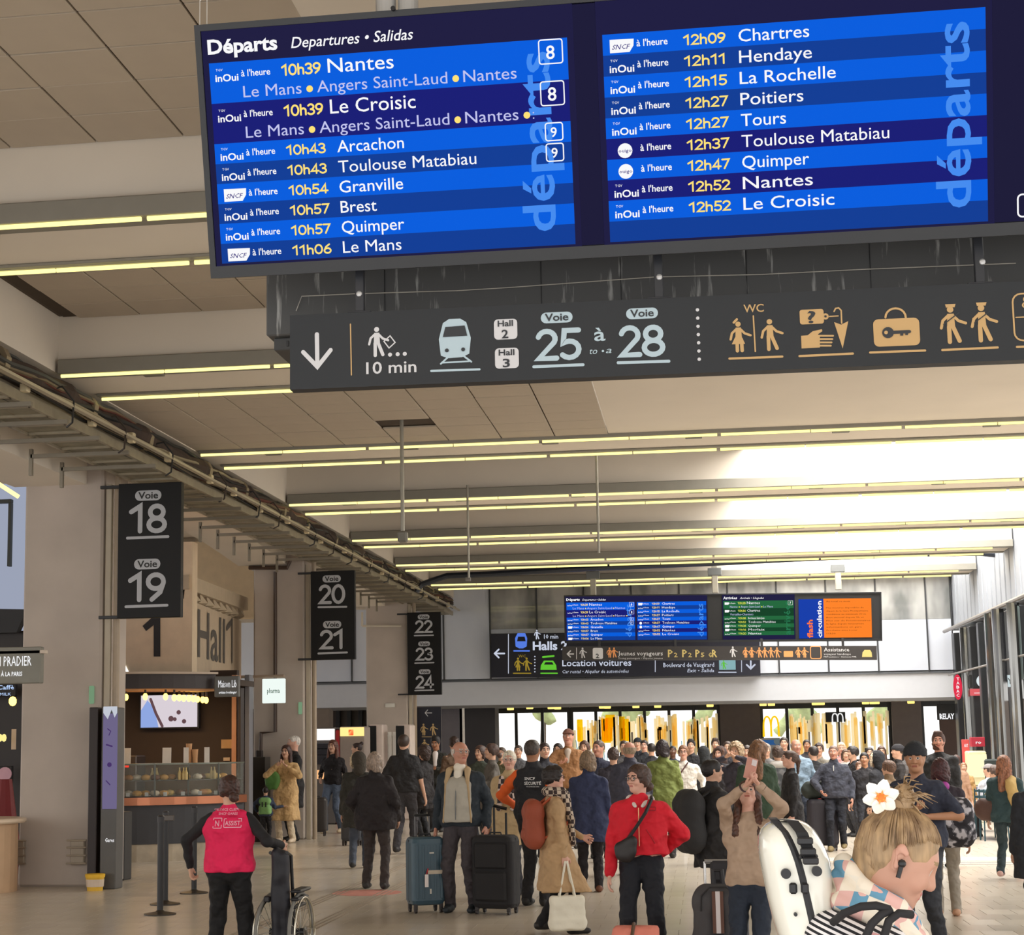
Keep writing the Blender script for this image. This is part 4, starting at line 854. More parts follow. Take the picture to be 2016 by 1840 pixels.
def person_icon(f, u, v, h, bag=False, mirror=1, skirt=False, cap_=False):
    q = lambda a, b: (u+mirror*a*h, v+b*h)
    f.disc(*q(0, .91), .085*h)
    if cap_: f.poly([q(-.1, .97), q(.12, .97), q(.15, 1.06), q(-.12, 1.06)])
    f.poly([q(-.08, .8), q(.09, .8), q(.11, .42), q(-.10, .42)]); f.line([q(-.05, .76), q(-.2, .62), q(-.25, .42)], .075*h); f.line([q(.05, .76), q(.2, .6), q(.38, .53)], .075*h)
    if skirt: f.poly([q(-.1, .5), q(.1, .5), q(.2, .26), q(-.22, .26)])
    f.line([q(-.05, .45), q(-.05, .04)], .11*h); f.line([q(.05, .45), q(.2, .06)] if not skirt else [q(.09, .4), q(.10, .04)], .11*h)
def bar(f, xa, ya, xb, yb, w=.011):
    a, b = uvs((xa, ya), (xb, yb)); f.cap(*a, *b, w)
Wf = Flat(SPL, .0015); Bf = Flat(SPL, .0015); Yf = Flat(SPL, .0015); Df = Flat(SPL, .0052); W2 = Flat(SPL, .0015)
a, b, c, d, e, f_ = uvs((624, 658), (625, 722), (597, 693), (651, 689), (690, 638), (692, 738)); Wf.cap(*a, *b, .022); Wf.line([c, b, d], .022)
W2.cap(*e, *f_, .006); W2.build('divider_bar', SY, sg, 'thin tan divider bar')
u, v = SPL.uv(742, 702); person_icon(Wf, u, v, .155)
a, b, c, d = uvs((756, 672), (768, 661), (778, 674), (766, 685)); Wf.line([a, b, c, d, a], .006)
for x in (768, 783, 797): Wf.disc(*SPL.uv(x, 698-(x-768)*.05), .0105)
px_text(Wf, '10 min', 721, 736, 820, 24, bold=.012)
# train
P = uvs((868, 700), (864, 668), (872, 636), (884, 628), (906, 627), (918, 634), (927, 665), (924, 696), (910, 703), (882, 705)); Bf.poly(P[::-1])
P = uvs((872, 664), (877, 644), (915, 641), (920, 661)); Df.poly(P[::-1]); a, b = uvs((880, 690), (912, 688)); Df.disc(*a, .010); Df.disc(*b, .010)
bar(Bf, 882, 703, 868, 716, .009); bar(Bf, 912, 700, 928, 712, .009); bar(Bf, 872, 714, 924, 711, .008); bar(Bf, 849, 730, 944, 727)
for (xa, ya, xb, yb, n2) in ((973, 627, 1018, 669, '2'), (975, 684, 1021, 726, '3')):
    (u0, v0), (u1, v1) = uvs((xa, yb), (xb, ya)); Wf.rr(u0, v0, u1, v1, .02); px_text(Df, 'Hall', xa+7, ya+16, xb-8, 12, bold=.02); px_text(Df, n2, xa+15, ya+39, xb-17, 17, bold=.02)
def voie(f, d, pl, xc, yc, hw, hh, num, nx0, ny, nx1, nh, ul):
    (u0, v0), (u1, v1) = pl.uv(xc-hw, yc+hh), pl.uv(xc+hw, yc-hh); f.rr(u0, v0, u1, v1, (v1-v0)*.48); px_text(d, 'Voie', xc-hw*.75, yc+hh*.62, xc+hw*.75, hh*1.25, bold=.02)
    px_num(f, num, nx0, ny, nx1, nh, .165)
    a, b = pl.uv(*ul[:2]), pl.uv(*ul[2:]); f.cap(*a, *b, (v1-v0)*.27)
voie(Bf, Df, SPL, 1096, 625, 31, 12, '25', 1054, 711, 1146, 62, (1051, 722, 1148, 718)); voie(Bf, Df, SPL, 1264, 617, 31, 12, '28', 1218, 704, 1311, 62, (1217, 714, 1317, 711))
px_text(Bf, 'à', 1170, 671, 1192, 28, bold=.012); px_text(Bf, 'to', 1161, 697, 1176, 13, shear=.25); Bf.disc(*SPL.uv(1187, 691), .006); px_text(Bf, 'a', 1193, 695, 1204, 13, shear=.25)
for i in range(7): Wf.disc(*SPL.uv(1373+i*.6, 610+i*16.2), .0085)
Y0 = Yf
px_text(Yf, 'WC', 1464, 615, 1504, 16, bold=.01); u, v = SPL.uv(1455, 693); person_icon(Yf, u, v, .155, skirt=True); Yf.cap(u-.02, v+.15, u-.005, v+.165, .012); bar(Yf, 1483, 622, 1487, 692, .007); u, v = SPL.uv(1517, 690); person_icon(Yf, u, v, .16); bar(Yf, 1436, 706, 1540, 702)
(u0, v0), (u1, v1) = uvs((1575, 639), (1621, 608)); Yf.rr(u0, v0, u1, v1, .012); Yf.disc(*SPL.uv(1625, 623), .016); Df.disc(*SPL.uv(1625, 623), .006); px_text(Df, '?', 1590, 636, 1606, 24, bold=.02); bar(Yf, 1633, 623, 1650, 622, .006)
P = uvs((1642, 613), (1645, 607), (1651, 606), (1656, 611), (1657, 636)); Yf.line(P, .007); P = uvs((1642, 634), (1656, 639), (1670, 632), (1659, 686)); Yf.poly(P[::-1])
P = uvs((1577, 661), (1590, 660), (1600, 652), (1618, 648), (1619, 652), (1610, 658), (1614, 661), (1614, 684), (1578, 686)); Yf.poly(P[::-1])
for k in range(4): bar(Yf, 1612, 661+k*6.5, 1640-k*1.5, 661+k*6.5, .009)
bar(Yf, 1574, 701, 1679, 696); (u0, v0), (u1, v1) = uvs((1721, 683), (1809, 625)); Yf.rr(u0, v0, u1, v1, .025)
P = [SPL.uv(1763+20*math.cos(t), 625-18*math.sin(t)) for t in [math.pi*i/10 for i in range(11)]]; Yf.line(P, .010)
a, b = uvs((1748, 655), (1790, 653)); Df.disc(*a, .028); Df.cap(*a, *b, .016); Df.poly(uvs((1772, 655), (1778, 655), (1778, 661), (1772, 661))[::-1]); Df.poly(uvs((1782, 654), (1788, 654), (1787, 660), (1782, 660))[::-1]); 
K = Flat(SPL, .0078); K.disc(SPL.uv(1744, 655)[0], SPL.uv(1744, 655)[1], .009); bar(Yf, 1713, 694, 1821, 690)
for x, y in ((1874, 676), (1935, 673)):
    u, v = SPL.uv(x, y); person_icon(Yf, u, v, .185, cap_=True); Df.cap(u-.035, v+.095, u+.04, v+.15, .005)
bar(Yf, 1855, 689, 1964, 684); (u0, v0), (u1, v1) = uvs((1998, 671), (2080, 575)); Yf.rrline(u0, v0, u1, v1, .04, .008); Yf.line(uvs((2000, 625), (2040, 623)), .006); px_text(Yf, '&', 2012, 606, 2032, 24); bar(Yf, 2002, 683, 2080, 680)
Wf.build('white_symbols', SW, sg); Bf.build('pale_blue_symbols', SB, sg); Yf.build('tan_symbols', SY, sg); Df.build('dark_print', SDK, sg); K.build('key_hole', SY, sg)
# platform signs on the columns
def voie_sign(xl, yt, xr, yb, Y, rows, lab):
    p0 = at_y(xl, yb, Y); p1 = at_y(xr, yt, Y); s_ = thing('platform_sign', ((p0.x+p1.x)/2, Y, p0.z), lab, 'sign', 'platform signs on the columns')
    g_ = MB(); g_.bbox(p0.x, p1.x, Y, Y+.12, p0.z, p1.z, .006); g_.build('sign_box', mat((17, 16, 17), .5, var=.04, spec=.3), s_)
    pl = Plane((p0.x, Y, p0.z), (1, 0, 0), (0, 0, 1)); f = Flat(pl, .003); d = Flat(pl, .006)
    for (num, xc, yc, hw, hh, n0, ny, n1, nh, ul) in rows: voie(f, d, pl, xc, yc, hw, hh, num, n0, ny, n1, nh, ul)
    f.build('lettering', mat((182, 184, 190), .6, var=0), s_); d.build('dark_print', mat((17, 16, 17), .5, var=0), s_)
    for z in (p0.z+.02, p1.z-.03):
        g_ = MB(); g_.bbox(p0.x-.26, p0.x+.02, Y+.03, Y+.09, z-.02, z+.02, .004); g_.build('bracket', DARK, s_)
voie_sign(230, 948, 357, 1217, 21.2, [('18', 292, 975, 26, 11, 254, 1050, 329, 57, (251, 1059, 331, 1056)), ('19', 290, 1110, 26, 11, 252, 1185, 328, 57, (248, 1194, 329, 1191))], 'black hanging sign with 18 and 19 on the nearest column')
voie_sign(612, 1122, 698, 1299, 31.8, [('20', 653, 1139, 18, 7.5, 627, 1189, 680, 38, (627, 1195, 682, 1194)), ('21', 654, 1229, 18, 7.5, 629, 1278, 680, 38, (627, 1286, 683, 1284))], 'black hanging sign with 20 and 21 on the middle column')
voie_sign(803, 1204, 867, 1368, 42.2, [('22', 834, 1214, 11.5, 5, 817, 1246, 852, 25, (816, 1251, 853, 1250)), ('23', 835, 1267, 11.5, 5, 818, 1300, 853, 25, (817, 1305, 854, 1304)), ('24', 836, 1322, 11.5, 5, 818, 1355, 854, 25, (817, 1359, 854, 1358))], 'black hanging sign with 22, 23 and 24 on the farthest column')
# dark blue toilet sign below
p0 = at_y(819, 1500, 42.6); p1 = at_y(868, 1391, 42.6); s_ = thing('toilet_sign', (p0.x, 42.6, p0.z), 'tall navy sign with left arrow and toilet figures under the 24 platform sign', 'sign')
g_ = MB(); g_.bbox(p0.x, p1.x, 42.6, 42.7, p0.z, p1.z, .005); g_.build('sign_box', mat((28, 30, 44), .4), s_); pl = Plane((p0.x, 42.6, p0.z), (1, 0, 0), (0, 0, 1)); f = Flat(pl, .004); f2 = Flat(pl, .004)
a, b, c, d = [pl.uv(*t) for t in ((837, 1403), (850, 1403), (842, 1397), (842, 1409))]; f.cap(*a, *b, .02); f.line([c, a, d], .02)
for x, y in ((834, 1447), (853, 1447), (836, 1478)): u, v = pl.uv(x, y); person_icon(f2, u, v, .29, skirt=(x == 834))
a, b = pl.uv(831, 1450), pl.uv(857, 1450); f2.cap(*a, *b, .015); f.build('white_symbols', SW, s_); f2.build('tan_symbols', mat((190, 160, 110), .6, var=0), s_)
# far departures and arrivals board: four screens
fo = at_y(1115, 1186, 41.0); U0, W0, H0 = U_, W_, None
fb = thing('far_departures_board', (fo.x+3.6, 41, 4.2), 'wide four screen board with blue, green and orange screens at the far end', 'departures board')
tau2 = .12; U_ = Vector((1, -.01, -.016)).normalized(); nn = Vector((.01, 1, 0)); W_ = Vector((0, 0, -math.cos(tau2)))+nn*math.sin(tau2); W_ = (W_-U_*W_.dot(U_)).normalized()
fo = Vector((fo.x, 41, fo.z))
BSC = .9
board_shell(fb, fo, 7.35/.9)
screen_panel(fb, fo, L_ROWS, False, ('Départs', 'Departures • Salidas'), False, detail=False); k_ = at_y(1254, 1186, 41).x-fo.x; screen_panel(fb, fo+U_*k_, R_ROWS, False, None, True, detail=False)
GR = (emi((36, 104, 62), 1), emi((20, 66, 40), 1), emi((20, 66, 40), 1), emi((40, 120, 80), 1)); k_ = at_y(1424, 1186, 41).x-fo.x; screen_panel(fb, fo+U_*k_, A_ROWS, False, ('Arrivées', 'Arrivals • Llegadas'), False, detail=False, cols=GR)
BSC = 1.
pl = Plane(fo, U_, -W_); k1 = at_y(1572, 1186, 41).x-fo.x; k2 = at_y(1621, 1186, 41).x-fo.x; k3 = at_y(1715, 1186, 41).x-fo.x; f = Flat(pl, .004); f.rect(k1, -.90, k2, .02); o = f.build('blue_info_screen', emi((22, 62, 170), 1), fb); f = Flat(pl, .004); f.rect(k2, -.88, k3, .03); o2 = f.build('orange_info_screen', emi((255, 132, 42), 1.), fb)
f = Flat(pl, .01); put_text(f, 'circulation', k2-.05, -.88, .11, .86, bold=.03, rot=math.pi/2, res=1); f.build('white_lettering', WHT, o); f = Flat(pl, .01); put_text(f, 'flash', k2-.26, -.88, .13, .42, bold=.03, rot=math.pi/2, res=1); f.build('orange_lettering', emi((255, 120, 60), 1), o)
f = Flat(pl, .01)
for i, (t_, w_) in enumerate((('Au total ce mois', .55), ('', 0), ('Plus mesures disponibles du', .85), ('départ de la Gare Montparnasse', .95), ('conditions au minimum 30 m', .9), ('Bien attentif depuis 9h et', .85), ('Plus sur de fonctionnaires', 1.0), ('la ligne depuis mi-journée', .85), ('informations en gare', .8), ('Prochaine mise à jour', .7), ('11h30', .2))):
    if t_: put_text(f, t_, k2+.06, -.05-i*.075, .033, w_, res=1)
f.build('small_lettering', emi((120, 50, 20), 1), o2)
for px, Yt in ((1168, 0), (1408, 0), (1651, 0)):
    x = at_y(px, 1160, 41.15).x; g_ = MB(); g_.bbox(x-.07, x+.07, 41.1, 41.2, 5.2, 5.75+.1, .01); g_.build('hanging_post', mat((178, 172, 160), .4, .4), fb)
    g_ = MB(); g_.bbox(x-.16, x+.16, 41.08, 41.22, 5.62, 5.8, .01); g_.build('post_bracket', mat((110, 112, 112), .4), fb)
U_, W_ = U0, W0
# sign under the far board
p0 = at_y(1107, 1299, 40.9); p1 = at_y(1726, 1271, 40.9); pu = Vector((1, 0, -.02)).normalized(); pl = Plane((p0.x, 40.9, p0.z), pu, (.02, 0, 1)); w9, h9 = pl.uv(1726, 1271); s_ = thing('far_service_sign', (p0.x+3, 40.9, p0.z), 'long thin dark sign with service symbols under the far four screen board', 'sign')
g_ = MB(); g_.slab([pl.p(0, 0), pl.p(w9, 0), pl.p(w9, h9), pl.p(0, h9)], (0, .1, 0)); g_.build('sign_box', mat((46, 42, 42), .4), s_)
for px in (1180, 1330, 1500, 1660): x = at_y(px, 1280, 40.95).x; g_ = MB(); g_.bbox(x-.03, x+.03, 40.93, 40.97, p0.z+h9-.02*(x-p0.x)-.02, 4.16-.016*(x-p0.x), .004); g_.build('hanger', DARK, s_)
f = Flat(pl, .006); o_ = Flat(pl, .006); y_ = Flat(pl, .006); d_ = Flat(pl, .012)
def arrowh(f, pl, xa, ya, xb, r, w):
    a, b = pl.uv(xa, ya), pl.uv(xb, ya); f.cap(*a, *b, w); f.line([pl.uv(xa+r, ya-r), a, pl.uv(xa+r, ya+r)], w)
arrowh(f, pl, 1117, 1287, 1129, 6, .03); f.cap(*pl.uv(1135, 1275), *pl.uv(1135, 1297), .015)
for x, y in ((1147, 1295), (1443, 1293)): u, v = pl.uv(x, y); person_icon(f, u, v, .25)
(u0, v0), (u1, v1) = pl.uv(1167, 1297), pl.uv(1187, 1275); f.rr(u0, v0, u1, v1, .04); px_text(d_, '2', 1173, 1295, 1180, 9, bold=.02, res=1)
for x in (1200, 1209, 1468, 1480, 1495, 1506, 1518, 1530, 1572, 1584): u, v = pl.uv(x, 1294); person_icon(o_, u, v, .24, skirt=x % 4 == 0)
(u0, v0), (u1, v1) = pl.uv(1543, 1293), pl.uv(1561, 1281); o_.rr(u0, v0, u1, v1, .02); (u0, v0), (u1, v1) = pl.uv(1596, 1296), pl.uv(1616, 1272); o_.rrline(u0, v0, u1, v1, .04, .02)
px_text(f, 'Jeunes voyageurs', 1217, 1290, 1305, 9, bold=.01, res=1); px_text(f, 'Young passengers • Viajeros jovenes', 1217, 1297, 1305, 3.5, res=1); px_text(f, 'Assistance', 1622, 1282, 1672, 8, bold=.01, res=1); px_text(f, 'voyageur handicapé', 1622, 1289, 1675, 4, res=1); px_text(f, 'PRM assistance • Asistencia PMR', 1622, 1294, 1686, 3, res=1)
for t_, xa, xb in (('P', 1315, 1325), ('2', 1327, 1334), ('P', 1343, 1353), ('2', 1355, 1362), ('P', 1369, 1378), ('5', 1380, 1387), ('R', 1402, 1412), ('G', 1395, 1401)): px_text(y_, t_, xa, 1293, xb, 15 if t_ in 'PR' else 9, bold=.02, res=1)
P = [pl.uv(*t) for t in ((1697, 1293), (1698, 1284), (1702, 1279), (1713, 1279), (1716, 1284), (1717, 1293))]; y_.poly(P[::-1])
f.build('white_symbols', SW, s_); o_.build('orange_symbols', mat((225, 150, 90), .6, var=0), s_); y_.build('yellow_symbols', mat((200, 180, 110), .6, var=0), s_); d_.build('dark_print', SDK, s_)
# sign on the far wall
p0 = at_y(967, 1333, 46.6); p1 = at_y(1495, 1241, 46.6); pu = Vector((1, 0, -.012)).normalized(); pl = Plane((p0.x, 46.6, p0.z), pu, (.012, 0, 1)); w9, h9 = pl.uv(1495, 1241); s_ = thing('wall_direction_sign', (p0.x+3, 46.6, p0.z), 'large navy sign on the far wall pointing to halls and car rental', 'sign')
g_ = MB(); g_.slab([pl.p(0, 0), pl.p(w9, 0), pl.p(w9, h9), pl.p(0, h9)], (0, .3, 0)); g_.build('sign_box', mat((24, 26, 42), .45), s_)
E_W = emi((215, 222, 240), .85); f = Flat(pl, .006); b_ = Flat(pl, .006); g2 = Flat(pl, .006); y_ = Flat(pl, .006); d_ = Flat(pl, .012)
arrowh(f, pl, 974, 1286, 993, 8, .045); f.cap(*pl.uv(1001, 1248), *pl.uv(1001, 1325), .02)
P = [pl.uv(*t) for t in ((1015, 1272), (1014, 1256), (1019, 1246), (1034, 1246), (1038, 1256), (1037, 1272), (1030, 1276), (1022, 1276))]; b_.poly(P[::-1]); bar2 = lambda fl, xa, ya, xb, yb, w: fl.cap(*pl.uv(xa, ya), *pl.uv(xb, yb), w); bar2(b_, 1012, 1281, 1042, 1281, .04); P = [pl.uv(*t) for t in ((1018, 1262), (1020, 1253), (1033, 1253), (1035, 1262))]; d_.poly(P[::-1])
u, v = pl.uv(1057, 1258); person_icon(f, u, v, .26); px_text(f, '10 min', 1071, 1257, 1099, 9, bold=.01, res=1); px_text(f, 'Halls 2', 1049, 1279, 1117, 17, bold=.03); px_text(f, 'Location voitures', 1107, 1311, 1243, 13, bold=.01, res=2); px_text(f, 'Car rental • Alquiler de automóviles', 1107, 1325, 1238, 7, shear=.2, res=1)
px_text(f, 'Boulevard de Vaugirard', 1306, 1313, 1406, 9, bold=.01, res=1); px_text(f, 'Exit • Salida', 1353, 1323, 1406, 7, shear=.2, bold=.01, res=1); bar2(f, 1290, 1300, 1290, 1322, .02); bar2(f, 1460, 1300, 1460, 1322, .02)
a, b, c, d = [pl.uv(*t) for t in ((1478, 1301), (1478, 1316), (1470, 1308), (1486, 1308))]; f.cap(*a, *b, .045); f.line([c, b, d], .045)
for x in (1020, 1037): u, v = pl.uv(x, 1320); person_icon(y_, u, v, .36, skirt=x == 1020)
bar2(y_, 1011, 1325, 1045, 1325, .03); px_text(y_, 'WC', 1021, 1294, 1035, 6, res=1)
for i in range(6): f.disc(*pl.uv(1053, 1292+i*6), .018)
P = [pl.uv(*t) for t in ((1064, 1318), (1065, 1309), (1071, 1300), (1089, 1300), (1095, 1309), (1096, 1318))]; g2.poly(P[::-1]); bar2(g2, 1065, 1325, 1097, 1325, .035); bar2(g2, 1069, 1293, 1090, 1291, .05); P = [pl.uv(*t) for t in ((1071, 1308), (1074, 1303), (1087, 1303), (1090, 1308))]; d_.poly(P[::-1])
(u0, v0), (u1, v1) = pl.uv(1416, 1318), pl.uv(1448, 1299); g3 = Flat(pl, .006); g3.rect(u0, v0, u1, v1); g3.build('exit_pictogram', emi((150, 195, 200), .8), s_); u, v = pl.uv(1425, 1317); person_icon(g2, u, v, .24); bar2(f, 1415, 1323, 1449, 1323, .03)
f.build('white_lettering', E_W, s_); b_.build('blue_train_symbol', emi((90, 130, 235), .9), s_); g2.build('green_symbols', emi((110, 215, 60), .8), s_); y_.build('tan_symbols', emi((165, 140, 50), .8), s_); d_.build('dark_print', mat((24, 26, 42)), s_)
# shop signs in the far passage
def arches(name, px, py, w_px, h_px, Y, mt, lab):
    c = at_y(px, py, Y); a = at_y(px+w_px, py-h_px, Y); W2 = a.x-c.x; H2 = a.z-c.z; g_ = MB()
    for s_ in (0, 1):
        pts = [(c.x+W2*(.5*s_+.5*(.5-.5*math.cos(math.pi*i/14))), Y, c.z+H2*(math.sin(math.pi*i/14)**.42 if 0 < i < 14 else 0)) for i in range(15)]
        g_.tube(pts, [W2*.075 if i in (0, 14) else W2*.06 for i in range(15)], 6)
    o = g_.build(name, mt); return tag(o, lab, 'sign')
arches('arch_sign', 1504, 1450, 28, 40, 55.88, emi((255, 205, 20), 1.), 'yellow double arch letter sign in the far restaurant window')
p0 = at_y(1626, 1421, 55.85); p1 = at_y(1664, 1401, 55.85); g_ = MB(); g_.bbox(p0.x, p1.x, 55.85, 55.95, p0.z, p1.z, .01); tag(g_.build('sign_plate', mat((30, 30, 32))), 'black plate behind the small white arch sign at the far restaurant', 'sign plate')
arches('small_arch_sign', 1639, 1421, 20, 17, 55.8, emi((240, 240, 240), 1.), 'small white double arch sign on a black plate')
p0 = at_y(1846, 1417, 47.5); p1 = at_y(1890, 1400, 47.5); s_ = thing('shop_fascia', (p0.x, 47.5, p0.z), 'dark fascia with white RELAY lettering at the far right', 'sign'); g_ = MB(); g_.bbox(p0.x, p1.x, 47.5, 47.6, p0.z, p1.z+.2, .01); g_.build('fascia', mat((34, 36, 38)), s_); f = Flat(Plane((p0.x, 47.5, p0.z), (1, 0, 0), (0, 0, 1)), .01); px_text(f, 'RELAY', 1850, 1415, 1879, 11, bold=.03, res=1); f.build('lettering', WHT, s_)
p0 = at_y(1500, 1500, 53); p1 = at_y(1536, 1452, 53); s_ = thing('info_kiosk', (p0.x, 53, 0), 'white kiosk with blue band under the yellow arch sign', 'kiosk'); g_ = MB(); g_.bbox(p0.x, p1.x, 53, 53.4, 0, p1.z, .02); g_.build('body', mat((205, 205, 205)), s_); g_ = MB(); z = at_y(1500, 1466, 53).z; g_.bbox(p0.x+.02, p1.x-.02, 52.97, 53, z, p1.z-.06, .01); g_.build('blue_band', emi((50, 95, 150), .8), s_)
f = Flat(Plane((p0.x, 52.97, z), (1, 0, 0), (0, 0, 1)), .006); u, v = f.pl.uv(1530, 1459); f.disc(u, v, .1); f.build('round_mark', mat((170, 200, 220)), s_)
# right wall signs
def plate_sign(name, px, py, wpx, hpx, Y, mt, lab, rnd=False, txt=None, tmt=None, caph=6, tx=None, depth=.08):
    p0 = at_y(px-wpx/2, py+hpx/2, Y); p1 = at_y(px+wpx/2, py-hpx/2, Y); s_ = thing(name, ((p0.x+p1.x)/2, Y, p0.z), lab, 'sign'); g_ = MB()
    if rnd:
        c = (p0+p1)/2; R1 = (p1.x-p0.x)/2; R2 = (p1.z-p0.z)/2; P = [(c.x+R1*math.cos(2*math.pi*i/24), Y, c.z+R2*math.sin(2*math.pi*i/24)) for i in range(24)]; g_.slab(P, (0, depth, 0))
    else: g_.bbox(p0.x, p1.x, Y, Y+depth, p0.z, p1.z, .01)
    g_.build('sign_plate', mt, s_)
    if txt:
        f = Flat(Plane((p0.x, Y, p0.z), (1, 0, 0), (0, 0, 1)), .008)
        for (t_, xa, yb, xb, ch) in txt: px_text(f, t_, xa, yb, xb, ch, bold=.02, res=1)
        f.build('lettering', tmt, s_)
    return s_
g_ = MB(); a = at_y(1915, 1354, 43.6); b = at_y(1955, 1330, 43.6)
plate_sign('blade_sign', 1886, 1352, 14, 50, 44, emi((225, 50, 75), 1), 'tall oval red blade sign with white letters on the right wall', True, [(c_, 1883, 1339+i*8, 1889, 6) for i, c_ in enumerate('TABAC')], WHT)
plate_sign('black_sign_box', 1931, 1340, 44, 27, 43.9, mat((36, 38, 40)), 'black box behind the round white sign on the right wall')
plate_sign('red_sign_frame', 1927, 1362, 33, 14, 43.7, emi((235, 105, 110), .9), 'red lit sign bar below the round white sign', txt=[('-', 1918, 1366, 1936, 7)], tmt=WHT)
plate_sign('round_sign', 1937, 1340, 26, 26, 43.5, emi((225, 235, 238), 1), 'round white lit sign on the right wall', True, [('Jour', 1930, 1343, 1945, 6)], mat((70, 90, 100)))
plate_sign('square_white_sign', 1990, 1340, 26, 24, 38.3, emi((205, 220, 222), 1), 'square white sign with grey letters at the far right edge', txt=[("Y'S", 1984, 1346, 2002, 12)], tmt=mat((90, 100, 104)))
plate_sign('wine_red_box', 1926, 1460, 26, 19, 42.5, mat((170, 40, 60)), 'wine red box sign with white letters above the bright counter at right', txt=[('ro', 1921, 1464, 1932, 7)], tmt=WHT, depth=.3)
plate_sign('small_poster', 2006, 1477, 12, 18, 36.5, mat((215, 205, 208)), 'small white poster on the wall at the right picture edge')
plate_sign('red_banner', 1902, 1480, 12, 50, 43, mat((195, 75, 75)), 'narrow red and white banner beside the wine red sign', txt=[('ART', 1898, 1470, 1906, 6)], tmt=WHT)
# ------------------------------------------------------------------ shops on the left
def loft(mb, secs, n=28, ex=4.):
    vs = []; 
    for (z, cx_, cy_, hx, hy) in secs:
        for i in range(n):
            t = 2*math.pi*i/n; c, s_ = math.cos(t), math.sin(t); vs.append((cx_+hx*math.copysign(abs(c)**(2/ex), c), cy_+hy*math.copysign(abs(s_)**(2/ex), s_), z))
    m_ = len(secs); fs = [(j*n+i, j*n+(i+1) % n, (j+1)*n+(i+1) % n, (j+1)*n+i) for j in range(m_-1) for i in range(n)]
    fs += [tuple(range(n))[::-1], tuple(range((m_-1)*n, m_*n))]; return mb.add(vs, fs)
def arcpts(cx_, cy_, r, a0, a1, n): return [(cx_+r*math.cos(math.radians(a0+(a1-a0)*i/n)), cy_+r*math.sin(math.radians(a0+(a1-a0)*i/n))) for i in range(n+1)]
def curved(mb, cx_, cy_, r, th, a0, a1, z0, z1, n=20):
    o = arcpts(cx_, cy_, r, a0, a1, n); i_ = arcpts(cx_, cy_, r-th, a0, a1, n); vs = []
    for (x, y), (p, q) in zip(o, i_): vs += [(x, y, z0), (x, y, z1), (p, q, z1), (p, q, z0)]
    fs = []
    for k in range(n):
        a = k*4; b = a+4
        for j in range(4): fs.append((a+j, b+j, b+(j+1) % 4, a+(j+1) % 4))
    fs += [(0, 1, 2, 3), (n*4+3, n*4+2, n*4+1, n*4)]; return mb.add(vs, fs)
KX, KY, KR = -9.6, 28.3, 2.55
ks = thing('bakery_kiosk', (KX, KY, 0), 'round dark bakery kiosk with copper rim and ring of bulbs behind the nearest column', 'kiosk')
A0, A1 = -112, -28
g_ = MB(); curved(g_, KX, KY, KR, .4, A0, A1, .27, .86); g_.build('counter_base', mat((62, 62, 66), .5), ks, smooth=False)
g_ = MB(); curved(g_, KX, KY, KR-.03, .3, A0, A1, 0, .265); g_.build('kick_plate', mat((175, 160, 138), .3, .3, var=.25, scale=4), ks)
g_ = MB(); curved(g_, KX, KY, KR+.06, .75, A0, A1, .865, .985); g_.build('copper_rim', mat((196, 128, 96), .25, .8), ks)
g_ = MB(); curved(g_, KX, KY, KR+.02, .7, A0, A1, .985, 1.0); curved(g_, KX, KY, KR-.05, .5, A0, A1, 1.23, 1.245); g_.build('shelf', mat((60, 48, 40), .4), ks)
KG = glass_mat((210, 225, 215), .06)
N = 7
for k in range(N):
    a = A0+(A1-A0)*k/N; b = A0+(A1-A0)*(k+1)/N; g_ = MB(); curved(g_, KX, KY, KR, .012, a+.3, b-.3, 1.0, 1.48, 4); g_.build('display_glass', KG, ks)
    x, y = arcpts(KX, KY, KR, a, a, 1)[0]; g_ = MB(); g_.box(x-.012, x+.012, y-.012, y+.012, 1.0, 1.5); g_.build('glass_post', mat((90, 92, 86), .3, .5), ks)
g_ = MB(); curved(g_, KX, KY, KR+.01, .5, A0, A1, 1.48, 1.505); g_.build('display_top', mat((110, 112, 100), .25, .3), ks)
rw_ = at_y(466, 1450, 27.6)
mb = MB(); mb.box(-13, at_y(466, 1450, 29.8).x, 29.8, 29.95, 0, 3.1); kw = struct('wall_kiosk', mb, mat((58, 42, 32), .6, var=.06))
g_ = MB(); mb = MB(); g_.box(at_y(462, 1450, 29.7).x, at_y(471, 1450, 29.7).x, 29.5, 29.8, 0, 3.0); g_.build('copper_post', mat((205, 150, 115), .4, .2), ks)
g_ = MB(); g_.bbox(at_y(471, 1450, 29.6).x, at_y(484, 1450, 29.6).x, 29.4, 29.8, 0, 2.85, .08); g_.build('arched_side_panel', mat((52, 38, 30), .4), ks)
g_ = MB(); g_.bbox(at_y(484, 1450, 29.6).x, at_y(494, 1450, 29.6).x, 29.5, 29.75, 0, 3.0, .01); g_.build('grey_side_panel', mat((112, 112, 118), .5), ks)
zc0, zc1 = at_y(330, 1357, 26).z, at_y(330, 1326, 26).z
g_ = MB(); curved(g_, KX, KY, KR+.05, .1, A0-10, A1-14, zc0+.02, zc1); g_.build('canopy_fascia', mat((52, 42, 40), .45), ks)
g_ = MB(); curved(g_, KX, KY, KR+.12, .12, A0-10, A1-14, zc1, zc1+.035); g_.build('canopy_edge', mat((185, 165, 145), .4), ks)
g_ = MB(); curved(g_, KX, KY, KR, .5, A0-10, A1-14, zc0-.02, zc0+.02); g_.build('canopy_soffit', mat((210, 150, 95), .5), ks)
mb = MB(); mb.box(-13, -7.9, 27.2, 29.8, zc1-.1, zc1); struct('ceiling_kiosk', mb, mat((60, 46, 36), .7))
BULB = emi((255, 205, 90), 5)
